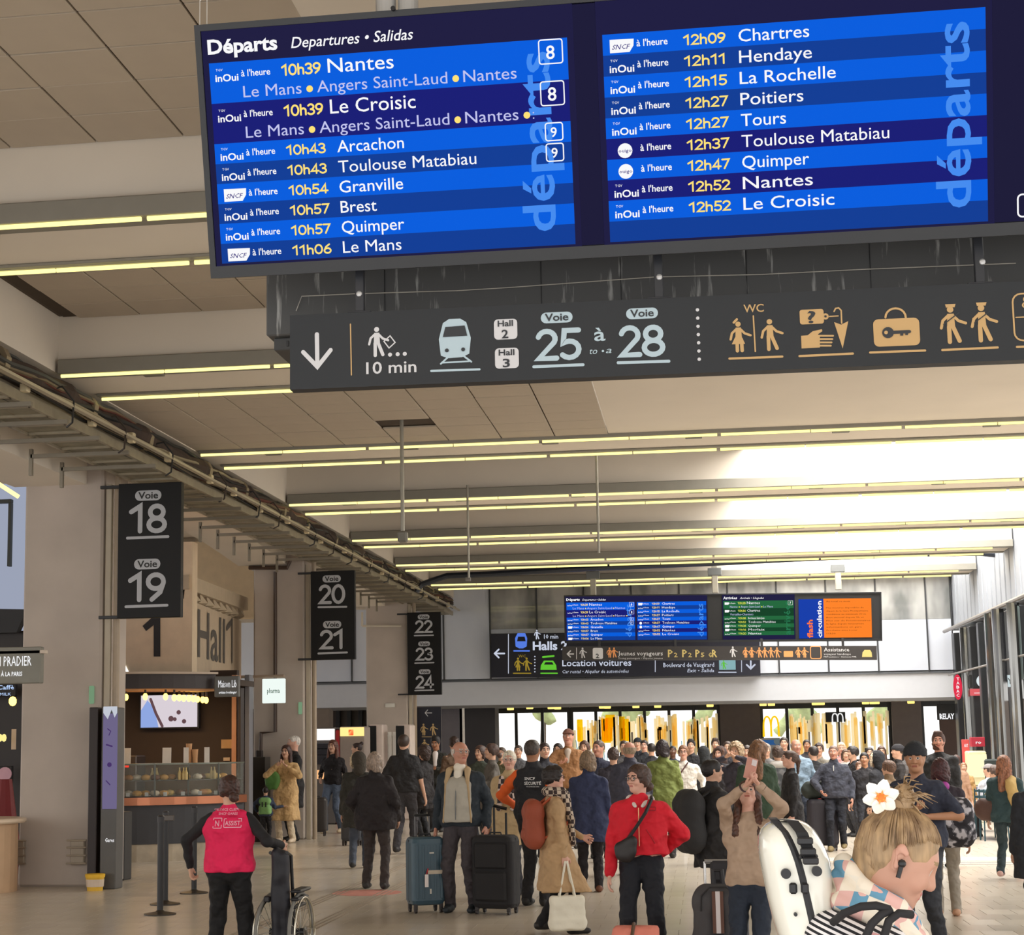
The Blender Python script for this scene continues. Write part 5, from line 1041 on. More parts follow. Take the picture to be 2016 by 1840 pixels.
for i, (px, py, Y) in enumerate([(211, 1373, 26.0), (248, 1372, 25.9), (286, 1371, 25.9), (326, 1371, 26.0), (343, 1373, 26.15), (353, 1373, 26.3), (362, 1374, 26.5), (372, 1374, 26.7), (381, 1375, 26.9), (389, 1376, 27.1), (399, 1377, 27.3), (406, 1378, 27.5)]):
    q = at_y(px, py, Y); b_ = thing('hanging_bulb', (q.x, Y, q.z), 'glowing amber bulb hanging from the kiosk canopy, number %s from the left' % ['one', 'two', 'three', 'four', 'five', 'six', 'seven', 'eight', 'nine', 'ten', 'eleven', 'twelve'][i], 'light bulb', 'bulbs under the kiosk canopy')
    g_ = MB(); g_.ball((q.x, Y, q.z), .042, 10, (1, 1, 1.35)); g_.build('glass_bulb', BULB, b_, smooth=True); g_ = MB(); g_.cyl((q.x, Y, q.z+.05), (q.x, Y, zc0), .018, 8); g_.build('socket', mat((45, 35, 30)), b_)
l_ = bpy.data.lights.new('kiosk_lamp', 'AREA'); l_.size = 2; l_.energy = 70; l_.color = (1, .62, .28); o = bpy.data.objects.new('kiosk_lamp', l_); COL.objects.link(o); o.location = (-9.4, 27.2, 2.75)
# TV
p0 = at_y(277, 1432, 29.6); p1 = at_y(388, 1367, 29.6); tv = thing('wall_television', (p0.x, 29.6, p0.z), 'bright television with pale cream picture on the dark kiosk wall', 'television')
g_ = MB(); g_.bbox(p0.x-.03, p1.x+.03, 29.62, 29.72, p0.z-.03, p1.z+.03, .01); g_.build('casing', BLACK, tv)
g_ = MB(); g_.box(p0.x, p1.x, 29.60, 29.62, p0.z, p1.z); scr = g_.build('screen', emi((222, 212, 220), .95), tv)
f = Flat(Plane((p0.x, 29.6, p0.z), (1, 0, 0), (0, 0, 1)), .004); f.poly([(0, 0), (.33, 0), (.25, .35), (.12, .48), (0, .3)]); f.build('blue_patch', emi((150, 175, 235), .9), scr)
f = Flat(f.pl, .006); f.line([(.18, .5), (.28, .25), (.40, .02)], .05); f.disc(.56, .15, .05); f.disc(.63, .14, .035); f.disc(.70, .26, .04); f.disc(.80, .1, .04); f.build('dark_spots', emi((110, 80, 85), .8), scr)
# papers, cups and goods on the display
def card(nm, px, py, w_, h_, Y, lab, mt=(232, 222, 205)):
    q = at_y(px, py, Y); g_ = MB(); g_.bbox(q.x-w_/2, q.x+w_/2, Y, Y+.015, q.z-h_/2, q.z+h_/2, .003); return tag(g_.build(nm, mat(mt, .6)), lab, 'card')
card('notice', 446, 1464, .2, .16, 29.76, 'cream framed notice on the brown kiosk wall beside the copper post', (205, 165, 115)); card('notice', 446, 1494, .12, .06, 29.76, 'small white label under the cream notice', (215, 195, 170))
for px, w_, lab in ((247, .16, 'grey menu card standing leftmost on the kiosk display'), (328, .14, 'white menu card standing on the middle of the kiosk display'), (366, .08, 'narrow white menu card left of the paper cups'), (407, .08, 'tilted white menu card right of the paper cups')):
    q = at_y(px, 1498, 26.2); zz = 1.505; g_ = MB(); g_.slab([(q.x-w_/2, 26.2, zz), (q.x+w_/2, 26.2, zz), (q.x+w_/2-.03, 26.3, zz+.24), (q.x-w_/2-.03, 26.3, zz+.24)], (0, .01, 0)); tag(g_.build('menu_card', mat((225, 220, 214), .6)), lab, 'card')
for px, dz, lab in ((372, .14, 'tall stack of tan paper cups on the kiosk display'), (384, .05, 'shorter stack of tan paper cups on the kiosk display'), (237, .34, 'paper cup on top of the coffee machine')):
    q = at_y(px, 1500, 26.35); g_ = MB(); 
    if dz > .3:
        q = at_y(px, 1460, 28.6); g_.lathe((q.x, 28.6, 1.625), [(.035, 0), (.05, .13)], 12); tag(g_.build('paper_cup', mat((195, 155, 120))), lab, 'cup')
    else:
        g_.lathe((q.x, 26.35, 1.505), [(.04, 0), (.04, dz+.02), (.05, dz+.15), (.052, dz+.16)], 12); tag(g_.build('cup_stack', mat((198, 150, 105), .6)), lab, 'cups')
g_ = MB(); q = at_y(243, 1500, 28.6); g_.bbox(q.x-.25, q.x+.3, 28.4, 28.9, 1.0, 1.62, .02); cm = g_.build('coffee_machine', mat((50, 44, 44), .4)); tag(cm, 'dark coffee machine with a red light behind the kiosk display', 'coffee machine'); g_ = MB(); g_.bbox(q.x+.1, q.x+.17, 28.38, 28.4, 1.42, 1.6, .005); g_.build('red_light', emi((255, 60, 40), 1.), cm)
mb = MB(); mb.bbox(q.x-.6, q.x+.6, 28.3, 29.0, 0, 1.0, .01); tag(mb.build('back_counter', mat((48, 40, 36))), 'dark back counter carrying the coffee machine', 'counter')
random.seed(3); n1 = 0
FOOD = [((214, 160, 80), 'golden pastry'), ((190, 130, 70), 'brown roll'), ((235, 200, 120), 'yellow tart'), ((120, 80, 60), 'dark cake'), ((225, 210, 185), 'white bun')]
for k in range(46):
    a = math.radians(A0+4+(A1-A0-8)*((k % 23)+.5)/23); lo = k < 23; r = KR-.14-random.random()*.2; x, y = KX+r*math.cos(a), KY+r*math.sin(a); c, nm = random.choice(FOOD)
    if at_y(232, 1550, y).x > x: continue
    z = 1.0 if lo else 1.245; g_ = MB(); g_.ball((x, y, z+.04), .085, 8, (1, .8, .6)); o = g_.build('pastry', mat(c, .6, var=.2, scale=20), smooth=True); tag(o, '%s, %s from the left on the %s kiosk display shelf' % (nm, ORD[k % 23], 'lower' if lo else 'upper'), 'pastry', 'pastries in the kiosk display')
    if lo and k % 2 == 0: x2, y2 = KX+(KR-.06)*math.cos(a), KY+(KR-.06)*math.sin(a); g_ = MB(); g_.bbox(x2-.03, x2+.03, y2, y2+.005, 1.0, 1.06, .001); tag(g_.build('price_tag', mat((225, 225, 220))), 'small white price tag, %s from the left in the kiosk display' % ORD[k//2], 'price tag', 'price tags in the kiosk display')
for k, px in enumerate((295, 304, 349, 357, 362, 412, 418)):
    q = at_y(px, 1520, 26.1 if k < 5 else 26.6); g_ = MB(); g_.lathe((q.x, q.y+.12, 1.245), [(.028, 0), (.03, .10), (.012, .15), (.012, .19)], 10); tag(g_.build('juice_bottle', mat((205, 180, 120), .3)), 'small cream juice bottle, %s from the left in the kiosk display' % ORD[k], 'bottle', 'juice bottles in the display')
# small second display right of the kiosk
g_ = MB(); a, b = at_y(496, 1640, 31.2), at_y(522, 1500, 31.2); g_.bbox(a.x, b.x, 31.2, 31.6, 0, 1.55, .01); tag(g_.build('side_display', mat((60, 56, 52), .3)), 'small dark glass display case to the right of the round kiosk', 'display case')
# lit signs over the kiosk
def lit(name, x0, y0, x1, y1, Y, mt, lab, txt, tmt, dep=.1):
    p0 = at_y(x0, y1, Y); p1 = at_y(x1, y0, Y); s_ = thing(name, ((p0.x+p1.x)/2, Y, p0.z), lab, 'sign'); g_ = MB(); g_.bbox(p0.x, p1.x, Y, Y+dep, p0.z, p1.z, .01); g_.build('sign_box', mt, s_)
    f = Flat(Plane((p0.x, Y, p0.z), (1, 0, 0), (0, 0, 1)), .006)
    for t_, xa, yb, xb, ch in txt: px_text(f, t_, xa, yb, xb, ch, bold=.015, res=1)
    f.build('lettering', tmt, s_); return s_
lit('kiosk_sign', 422, 1330, 470, 1372, 26.4, mat((100, 100, 98), .5), 'grey sign box with white Maison lettering at the kiosk canopy end', [('Maison Lib', 430, 1353, 466, 15), ('artisan boulanger', 431, 1365, 466, 5)], WHT)
g_ = MB(); a = at_y(500, 1331, 30.8); b = at_y(560, 1335, 30.8); g_.bbox(at_y(472, 1331, 30.8).x, b.x, 30.75, 30.85, a.z-.03, a.z+.02, .005); tag(g_.build('sign_rail', mat((150, 130, 112))), 'thin rail carrying the white lit sign past the kiosk', 'rail')
lit('white_box_sign', 516, 1335, 560, 1384, 30.7, emi((235, 246, 240), 1.05), 'glowing white box sign with green lettering in front of the middle column', [('pharma', 526, 1364, 551, 10)], mat((120, 180, 165)))
lit('grey_corner_sign', -60, 1272, 80, 1347, 19.5, mat((128, 126, 116), .5), 'grey sign box with white shop lettering at the left picture edge', [('MAISON PRADIER', -50, 1312, 62, 20), ('À LA PARIS', 2, 1331, 44, 9)], WHT, .12)
g_ = MB(); a = at_y(82, 1284, 19.5); g_.bbox(at_y(-60, 1300, 19.5).x, a.x+.04, 19.5, 19.6, a.z-.01, a.z+.03, .004); tag(g_.build('sign_bracket', mat((205, 190, 175))), 'cream metal bracket along the top of the grey corner sign', 'bracket')
# drum wall with hall name
yA = 28.2; c0 = at_y(378, 1250, yA); e0 = at_y(475, 1250, 33.0); zb = at_y(378, 1328, yA).z
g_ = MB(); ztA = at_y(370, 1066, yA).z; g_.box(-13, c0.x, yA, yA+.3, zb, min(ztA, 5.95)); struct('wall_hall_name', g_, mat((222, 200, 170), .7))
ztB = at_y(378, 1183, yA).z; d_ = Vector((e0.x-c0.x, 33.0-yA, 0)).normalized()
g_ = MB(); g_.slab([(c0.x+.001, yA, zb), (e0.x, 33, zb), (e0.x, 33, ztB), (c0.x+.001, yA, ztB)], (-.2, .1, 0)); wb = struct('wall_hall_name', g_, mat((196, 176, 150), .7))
pB = Plane((c0.x, yA, zb), d_, (0, 0, 1)); f = Flat(pB, .01); px_text(f, 'Hall', 388, 1291, 442, 98, bold=.012); px_num(f, '1', 443, 1303, 463, 92, .13); tag(f.build('hall_lettering', mat((92, 86, 80), .6), None), 'large grey lettering Hall 1 on the angled wall above the kiosk', 'lettering')
f = Flat(Plane((-13, yA, zb), (1, 0, 0), (0, 0, 1)), .01); 
P = [f.pl.uv(*t) for t in ((303, 1292), (316, 1292), (316, 1212), (303, 1212), (281, 1232), (288, 1242), (303, 1230))]; f.poly(P); tag(f.build('hall_numeral', mat((42, 40, 42), .6), None), 'big black numeral 1 on the wall below the nearest platform sign', 'lettering')
f = Flat(f.pl, .012); f.poly([f.pl.uv(*t) for t in ((213, 1322), (254, 1322), (243, 1300), (228, 1270), (216, 1262), (212, 1262))]); tag(f.build('wall_light_patch', emi((255, 255, 250), 1.4)), 'bright white light patch low on the wall between column and numeral', 'window')  # bright patch of light on the wall, painted as a glowing shape
f = Flat(f.pl, .012); f.poly([f.pl.uv(*t) for t in ((213, 1250), (222, 1248), (222, 1222), (213, 1214))]); tag(f.build('wall_light_patch', emi((255, 255, 250), 1.4)), 'small bright light patch beside the nearest column above the larger one', 'window')  # second patch of light, painted on the wall as a smaller glowing shape
# zigzag bulkhead above the angled wall
zg = MB(); 
for k in range(9):
    t0 = k/9; P0 = Vector((c0.x-.25, yA, ztB)).lerp(Vector((e0.x-.1, 33, ztB)), t0); P1 = Vector((c0.x-.25, yA, ztB)).lerp(Vector((e0.x-.1, 33, ztB)), t0+1/9)
    zg.slab([P0+Vector((0, 0, .0)), P1, P1+Vector((.02, 0, .2)), (P0+P1)/2+Vector((.12, 0, .02)), P0+Vector((.02, 0, .2))], (.1, 0, .05))
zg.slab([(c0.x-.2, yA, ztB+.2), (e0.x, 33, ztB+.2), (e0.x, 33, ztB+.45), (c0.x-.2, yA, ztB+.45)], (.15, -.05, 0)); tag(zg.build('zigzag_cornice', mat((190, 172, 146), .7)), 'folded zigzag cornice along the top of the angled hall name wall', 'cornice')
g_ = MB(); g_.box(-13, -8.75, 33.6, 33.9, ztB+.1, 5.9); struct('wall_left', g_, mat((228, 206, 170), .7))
# far left: frosted window, dark shop
g_ = MB(); a = at_y(-30, 1242, 26); b = at_y(40, 960, 26); g_.box(-16, at_y(60, 1100, 26).x, 26, 26.2, a.z, b.z+.4); fw = struct('window_1', g_, emi((176, 184, 206), .75))
g_ = MB(); a1, b1 = at_y(16, 1115, 25.95), at_y(24, 990, 25.95); g_.bbox(a1.x, b1.x, 25.9, 26, a1.z, b1.z, .005); a2 = at_y(-60, 990, 25.95); g_.bbox(a2.x, b1.x, 25.9, 26, b1.z, b1.z+.06, .005); g_.build('window_frame', mat((60, 64, 60)), fw)
g_ = MB(); g_.cyl(at_y(-60, 915, 22.6), at_y(37, 978, 23.0), .03, 8); tag(g_.build('tube_light', emi((255, 238, 150), 1.8)), 'slanted yellow tube light left of the nearest column', 'light')
g_ = MB(); g_.box(-16, -9.2, 25.0, 25.2, 0, at_y(20, 1242, 25).z); struct('wall_shop', g_, mat((34, 26, 24), .5))
g_ = MB(); a = at_y(20, 1245, 24.8); g_.slab([(a.x-1, 24.8, a.z), (a.x+.1, 24.8, a.z), (a.x+.25, 24.8, a.z+.35), (a.x-1, 24.8, a.z+.4)], (0, .15, 0)); tag(g_.build('dark_ledge', mat((34, 34, 38))), 'black slanted ledge below the frosted window at the left edge', 'ledge')
lit('shop_lettering', -60, 1347, 30, 1372, 24.6, mat((24, 22, 26)), 'dark strip with blue white script lettering below the grey corner sign', [('Pizza & Caffè', -55, 1358, 28, 9), ('MILK', 0, 1369, 22, 6)], emi((190, 215, 255), 1))
g_ = MB(); q = at_y(25, 1380, 24.2); g_.ball(q, .06, 10, (1, 1, 1.2)); tag(g_.build('glowing_bulb', BULB, smooth=True), 'single glowing bulb at the left edge beside the nearest column', 'light bulb')
lit('round_shop_logo', -8, 1507, 22, 1540, 24.5, mat((30, 26, 26)), 'dark panel with a pink round emblem low at the left edge', [('OZZA', -6, 1558, 20, 10)], mat((200, 195, 190)))
g_ = MB(); q = at_y(9, 1523, 24.45); g_.cyl((q.x, 24.45, q.z), (q.x, 24.48, q.z), .1, 20); tag(g_.build('pink_emblem', mat((205, 160, 175))), 'round pink emblem on the dark shop panel', 'emblem')
for k, px in enumerate((0, 8)): q = at_y(px, 1452, 24.3); g_ = MB(); g_.ball(q, .05, 8, (.8, .8, 1.2)); tag(g_.build('small_lamp', emi((240, 225, 140), 1.2)), 'small yellow lamp in the dark left edge shop, %s of two' % ('left', 'right')[k], 'lamp', 'small lamps in the dark shop')
g_ = MB(); q = at_y(26, 1455, 24.4); g_.bbox(q.x-.03, q.x+.04, 24.4, 24.42, q.z-.15, q.z+.15, .003); tag(g_.build('menu_strip', mat((200, 175, 150))), 'narrow cream menu strip beside the nearest column', 'menu')
ct = thing('pale_counter', (at_y(-10, 1620, 20.6).x, 20.6, 0), 'pale rounded counter cut by the left picture edge', 'counter'); a = at_y(27, 1615, 20.4); g_ = MB(); g_.lathe((a.x-.6, 20.7, 0), [(.50, 0), (.50, a.z-.04)], 28); g_.build('counter_body', mat((205, 170, 135), .6), ct); g_ = MB(); g_.lathe((a.x-.6, 20.7, 0), [(.58, a.z-.04), (.6, a.z-.02), (.6, a.z+.01), (.58, a.z+.02)], 28); g_.build('counter_top', mat((226, 204, 178), .3), ct)
g_ = MB(); q = at_y(8, 1585, 22.5); g_.lathe((q.x, 22.5, 0), [(.2, 0), (.22, .5), (.12, 1.2), (.1, 1.35)], 12); tag(g_.build('red_display', mat((120, 26, 30))), 'dark red item standing behind the pale counter', 'display')
# totem beside the nearest column
tt = thing('advert_totem', (at_y(205, 1740, 21.2).x, 21.0, 0), 'dark advertising totem with a purple lit poster against the nearest column', 'totem')
a, b = at_y(176, 1745, 21.1), at_y(198, 1392, 21.1); g_ = MB(); g_.bbox(a.x, b.x+.0, 21.0, 21.35, 0, b.z, .01); g_.build('side_panel', mat((38, 26, 24), .5), tt)
a, b = at_y(199, 1610, 21.05), at_y(233, 1392, 21.05); g_ = MB(); g_.bbox(a.x, b.x, 21.02, 21.3, 0, b.z, .01); g_.build('casing', mat((92, 90, 88), .5), tt)
pm = pattern('camo', (112, 104, 138), (70, 60, 104), 6, .3, (150, 144, 170)); g_ = MB(); a, b = at_y(201, 1592, 21), at_y(231, 1404, 21); g_.box(a.x, b.x, 21.0, 21.02, a.z, b.z); sc_ = g_.build('lit_poster', emi((128, 118, 158), .7), tt)
f = Flat(Plane((a.x, 21, a.z), (1, 0, 0), (0, 0, 1)), .004); f.line([(.06, 1.0), (.10, .97), (.08, .92)], .012); f.line([(.05, .8), (.12, .78)], .02); f.disc(.09, .55, .03); f.line([(.05, .35), (.1, .30)], .014); f.build('poster_drawing', emi((84, 60, 120), .7), sc_)
f = Flat(f.pl, .004); f.poly([(.0, 1.28), (b.x-a.x, 1.28), (b.x-a.x, 1.2), (.15, 1.14), (.11, 1.24), (.06, 1.12), (0, 1.2)]); f.build('poster_icicles', emi((215, 220, 232), .8), sc_)
f = Flat(Plane((a.x, 21.02, .5), (1, 0, 0), (0, 0, 1)), .006); px_text(f, 'Gares', 207, 1657, 225, 8, bold=.01, res=1); f.build('lettering', WHT, tt)
q = at_z(214, 1746); bk = thing('yellow_bucket', (q.x, 21.0-.16, 0), 'yellow bucket with a white label at the foot of the totem', 'bucket'); g_ = MB(); g_.lathe((q.x, 20.84, 0), [(.095, 0), (.115, .17)], 18); g_.build('pail', mat((225, 180, 60), .5), bk, smooth=False); g_ = MB(); g_.lathe((q.x, 20.84, 0), [(.122, .165), (.125, .2), (.118, .205)], 18); g_.build('lid', mat((240, 190, 50), .5), bk); g_ = MB(); g_.lathe((q.x, 20.84, 0), [(.107, .05), (.114, .14)], 18); g_.build('label_band', mat((215, 195, 175)), bk)
g_ = MB(); a = at_y(229, 1600, 22.4); g_.bbox(a.x-.12, a.x+.12, 22.4, 22.7, 0, .9, .01); tag(g_.build('slim_bin', mat((52, 50, 50))), 'slim dark bin standing behind the totem', 'bin')
# barrier posts
for i, (px, py, lab) in enumerate(((315, 1800, 'black barrier post nearest, left of the pink vest woman'), (325, 1780, 'black barrier post with belt head just behind the nearest one'), (382, 1758, 'black barrier post farthest, close to the pink vest woman'))):
    q = at_z(px, py); s_ = thing('barrier_post', (q.x, q.y, 0), lab, 'barrier post', 'belt barrier posts')
    g_ = MB(); g_.lathe((q.x, q.y, 0), [(.17, 0), (.17, .012), (.05, .035), (.03, .05)], 24); g_.build('base', mat((60, 52, 44), .4, .3), s_, smooth=False); g_ = MB(); g_.cyl((q.x, q.y, .03), (q.x, q.y, .97), .033, 16); g_.build('post', mat((26, 24, 26), .4), s_); g_ = MB(); g_.lathe((q.x, q.y, .96), [(.038, 0), (.038, .06), (.03, .075)], 16); g_.build('belt_head', mat((38, 34, 36), .4), s_)
    if i == 1: g_ = MB(); g_.bbox(q.x-.02, q.x+.11, q.y-.06, q.y-.03, .93, .99, .005); g_.build('belt_cassette', mat((80, 70, 62), .3), s_)
# machines between the middle and the farthest column
def cab(nm, x0, yt, x1, Y, d, mt, lab, cat, extra=()):
    p0, p1 = at_y(x0, yt, Y), at_y(x1, yt, Y); s_ = thing(nm, ((p0.x+p1.x)/2, Y, 0), lab, cat); g_ = MB(); g_.bbox(p0.x, p1.x, Y, Y+d, 0, p0.z, .03); g_.build('cabinet', mt, s_)
    for (n2, a, b, c, d2, m2) in extra: q0, q1 = at_y(a, d2, Y), at_y(c, b, Y); g_ = MB(); g_.bbox(q0.x, q1.x, Y-.03, Y, q0.z, q1.z, .008); g_.build(n2, m2, s_)
    return s_
cab('advert_totem', 582, 1415, 604, 33.4, .4, mat((26, 24, 26)), 'black advertising totem beside the middle column', 'totem')
cab('lit_poster_stand', 601, 1418, 620, 34.5, .2, mat((60, 62, 66)), 'grey stand with a pale lit poster right of the black totem', 'totem', (('pale_poster', 602, 1424, 616, 1540, emi((165, 175, 195), .8)), ('yellow_light', 614, 1416, 619, 1436, emi((255, 245, 170), 1.3))))
cab('drinks_fridge', 617, 1432, 660, 38, .6, mat((95, 90, 88)), 'drinks vending machine with a white lit header', 'vending machine', (('lit_header', 618, 1434, 659, 1457, emi((250, 246, 242), 1.2)), ('glass_front', 621, 1462, 655, 1505, mat((60, 60, 66), .15)), ('shelf_strip', 621, 1472, 655, 1475, mat((150, 150, 148))), ('shelf_strip', 621, 1484, 655, 1487, mat((150, 150, 148))), ('orange_panel', 620, 1515, 656, 1533, emi((255, 190, 130), 1))))
cab('red_column_banner', 660, 1436, 668, 38, .3, mat((165, 30, 38)), 'narrow red panel between the two vending machines', 'panel')
cab('snack_machine', 668, 1430, 719, 38, .6, mat((150, 136, 128)), 'snack machine with a yellow lit header and small red mark', 'vending machine', (('lit_header', 670, 1431, 717, 1449, emi((255, 225, 140), 1.2)), ('red_mark', 686, 1435, 697, 1448, emi((235, 70, 30), 1.2))))
for x0, lab in ((726, 'left of two rounded white and black photo booths'), (781, 'right of two rounded white and black photo booths')):
    cab('photo_booth', x0, 1426, x0+28, 40, .6, mat((222, 205, 196), .4), lab, 'booth', (('black_front', x0, 1428, x0+15, 1600, mat((28, 30, 32), .3)),))
cab('white_fence_panel', 752, 1446, 782, 41, .1, mat((232, 230, 222)), 'white panel with pointed slats between the photo booths', 'panel', tuple(('pointed_slat', 756+k*9, 1440, 762+k*9, 1500, mat((245, 243, 236))) for k in range(3)))
g_ = MB(); q = at_y(815, 1455, 44); g_.bbox(q.x-.08, q.x+.08, 44, 44.1, 0, q.z+.12, .01); rl = g_.build('red_lit_box', mat((40, 36, 38))); tag(rl, 'dark post with a red lit box beside the toilet sign', 'sign'); g_ = MB(); g_.bbox(q.x-.07, q.x+.07, 43.97, 44.0, q.z-.12, q.z+.11, .01); g_.build('red_light', emi((255, 50, 45), 1.2), rl)
cab('dark_cupboard', 603, 1395, 650, 46, .4, mat((120, 108, 98)), 'tan cupboard far behind the vending machines', 'cupboard')
mb = MB(); mb.box(-24, at_y(868, 1450, 46.9).x-.4, 52, 52.2, 0, 2.86); struct('wall_far_low', mb, mat((96, 86, 78), .6))
for k in range(9): g_ = MB(); x = at_y(640+k*22, 1400, 51.9).x; g_.bbox(x, x+.12, 51.85, 51.99, 0, 2.8, .01); tag(g_.build('wall_batten', mat((50, 50, 50))), 'dark upright batten beyond the vending machines, %s from the left' % ORD[k], 'batten', 'dark battens on the brown wall')
for px, w_, mt_ in ((885, .42, (102, 98, 104)), (940, .5, (44, 42, 46))): q = at_y(px, 1450, 47.4); mb = MB(); mb.bbox(q.x-w_, q.x+w_, 47.4, 48.3, 0, 2.86, .01); struct('wall_pier', mb, mat(mt_, .6))
g_ = MB(); q = at_y(913, 1470, 46.8); g_.cyl((q.x, 46.8, 0), (q.x, 46.8, 2.7), .035, 10); tag(g_.build('white_pole', mat((225, 220, 212))), 'thin white pole beside the grey pier at the far passage', 'pole')
# right side furniture
cab('bright_counter', 1905, 1478, 1945, 42.5, .8, mat((240, 232, 190), .5), 'bright cream counter at the right under the wine red sign', 'counter', (('glowing_front', 1908, 1484, 1942, 1530, emi((255, 245, 200), 1.1)),))
cab('black_board', 1938, 1494, 1975, 38.2, .08, mat((46, 54, 52)), 'dark green black board behind the seated people at right', 'board')
# ------------------------------------------------------------------ crowd
from mathutils.bvhtree import BVHTree
def decal(root, target, body_parts, mt, name, back=True):
    """print lettering onto the cloth: (text, u, v, cap, width) in the person's own frame, seen from behind (or the front)"""
    me = target.data; bvh = BVHTree.FromPolygons([v.co[:] for v in me.vertices], [tuple(p.vertices) for p in me.polygons])
    sg_ = 1 if back else -1; pl = Plane((0, -1 if back else 1, 0), (sg_, 0, 0), (0, 0, 1)); f = Flat(pl, 0)
    for it in body_parts:
        if it[0] == 'box': f.rrline(*it[1:5], .004, .006)
        else: put_text(f, it[0], it[1], it[2], it[3], it[4], bold=.015, res=2)
    vs = []
    for v in f.mb.v:
        h = bvh.ray_cast(Vector(v), Vector((0, sg_, 0))); vs.append((v[0], (h[0].y-sg_*.004) if h[0] else -.14*sg_, v[2]))
    f.mb.v = vs; return f.mb.build(name, mt, root, local=True)
def kid(root, nm): return [c for c in root.children if c.name.split('.')[0] == nm][0]
def prims_at(s, P): return P
def backpack(root, s, mt, y=-.2, z=1.22, hgt=.22, w=.13, d=.07, strap=(40, 38, 38), name='backpack', lab='backpack worn on the back', px=0):
    # a pack is worn by, but separate from, its wearer
    t = thing(name, root.location, lab, 'backpack', None, root.rotation_euler.z)
    P = [cp((px-w*.6, y, z-hgt*.6), (px+w*.6, y, z-hgt*.6), d, k=.06, sq=(1, 1, 1.3)), cp((px-w*.5, y, z+hgt*.6), (px+w*.5, y, z+hgt*.6), d*.9, k=.06, sq=(1, 1, 1.3)), cp((px-w*.5, y, z-hgt*.5), (px-w*.5, y, z+hgt*.5), d, k=.06), cp((px+w*.5, y, z-hgt*.5), (px+w*.5, y, z+hgt*.5), d, k=.06)]
    sd_part('pack_body', P, mt, t, s, .012, .004)
    P = [cp((px-w*.4, y-d*.8, z-hgt*.5), (px+w*.4, y-d*.8, z-hgt*.5), d*.6, k=.04, sq=(1, .8, 1.3))]; sd_part('front_pocket', P, mt, t, s, .012, .003)
    for x in (-.09, .09):
        g_ = MB(); g_.tube([Vector((x, y+.05, z+hgt*.7))*s, Vector((x*1.1, -.02, 1.462))*s, Vector((x*1.25, .10, 1.36))*s, Vector((x*1.3, .13, 1.2))*s, Vector((x*1.8, .03, 1.06))*s, Vector((x, y+.03, z-hgt*.7))*s], .016*s, 6); g_.build('strap', mat(strap, .8), t, local=True)
    return t
def carried(name, root, lab, cat): return thing(name, root.location, lab, cat, None, root.rotation_euler.z)
G_ = lambda *c: c
# -- pink vest worker
def ex(root, s, arms, R, piv):
    decal(root, kid(root, 'vest'), [('SERVICE CLIENT', -.09, 1.255, .02, .19), ('SNCF GARES', -.07, 1.225, .018, .15), ('box', -.105, 1.125, -.04, 1.20), ('N', -.09, 1.14, .045, .032), ('box', -.02, 1.13, .115, 1.195), ('ASSIST', -.012, 1.145, .036, .12)], mat((235, 170, 190), .7, var=0), 'printed_lettering')
VY = 13.2
q = at_y(452, 1525, VY); hd_ = at_y(560, 1663, VY+.2); s_v = (q.z-.012)/1.75
person(452, 1525, VY, 4, 'woman in a bright pink vest with white print, seen from behind pushing a wheelchair', top=(226, 28, 84), hem=.905, pants=(16, 15, 18), hair='low_bun', hairc=(64, 38, 30), fem=True, sleevec=(24, 22, 25),
       hands=(((hd_.x-q.x)/s_v, .12, hd_.z/s_v), (-.38, .10, .95)), hints=((.6, -.3, -.6), (-1, -.2, 0)), yaw=28, curl=.9, build_extra=ex, wide=.06, g=1.25, flare=.01, amp=.006)
# wheelchair, folded, seen from behind
WY = 13.4
wx = at_y(563, 1700, WY).x; wc = thing('wheelchair', (wx, WY, 0), 'folded dark wheelchair with two big spoked wheels pushed by the pink vest woman', 'wheelchair')
for sx, nm in ((-.10, 0), (.115, 1)):
    a = math.radians(14 if nm == 0 else 4); R_ = .31; c = Vector((wx+sx, WY, R_))
    ring = lambda r, k=28: [c+Vector((r*math.cos(t)*math.sin(a), r*math.cos(t)*math.cos(a), r*math.sin(t))) for t in [2*math.pi*i/k for i in range(k+1)]]
    g_ = MB(); g_.tube(ring(R_-.014), .014, 8); whl = g_.build('wheel', mat((120, 118, 112), .6), wc, smooth=True)
    g_ = MB(); g_.tube(ring(R_-.04), .008, 6); g_.build('rim', mat((200, 196, 180), .2, .9), whl, smooth=True)
    o_n = Vector((math.cos(a), -math.sin(a), 0))*(.035 if sx > 0 else -.035); g_ = MB(); g_.tube([p+o_n for p in ring(R_-.045)], .008, 6); g_.build('push_rim', mat((215, 210, 195), .2, .9), whl, smooth=True)
    g_ = MB(); g_.cyl(c-Vector((.03, 0, 0)), c+Vector((.03, 0, 0)), .028, 12); g_.build('hub', mat((60, 60, 62), .3, .6), whl)
    for p in ring(R_-.04, 20)[:-1]: g_ = MB(); g_.tube([c, p], .0022, 4); g_.build('spoke', mat((190, 190, 186), .3, .8), whl)
sd = [cp((wx-.035, WY-.15, .20), (wx-.03, WY-.18, .92), .055, .05, .03, sq=(.8, 1.6, 1)), cp((wx+.035, WY-.12, .25), (wx+.03, WY-.18, .90), .05, .045, .03, sq=(.8, 1.6, 1))]
V, Fq = sdf_mesh(sd, .012, .004); V = V-np.array(ORG[wc.name]); np_mesh('folded_backrest', V, Fq, [mat((30, 30, 38), .6, bump=.5)], wc)
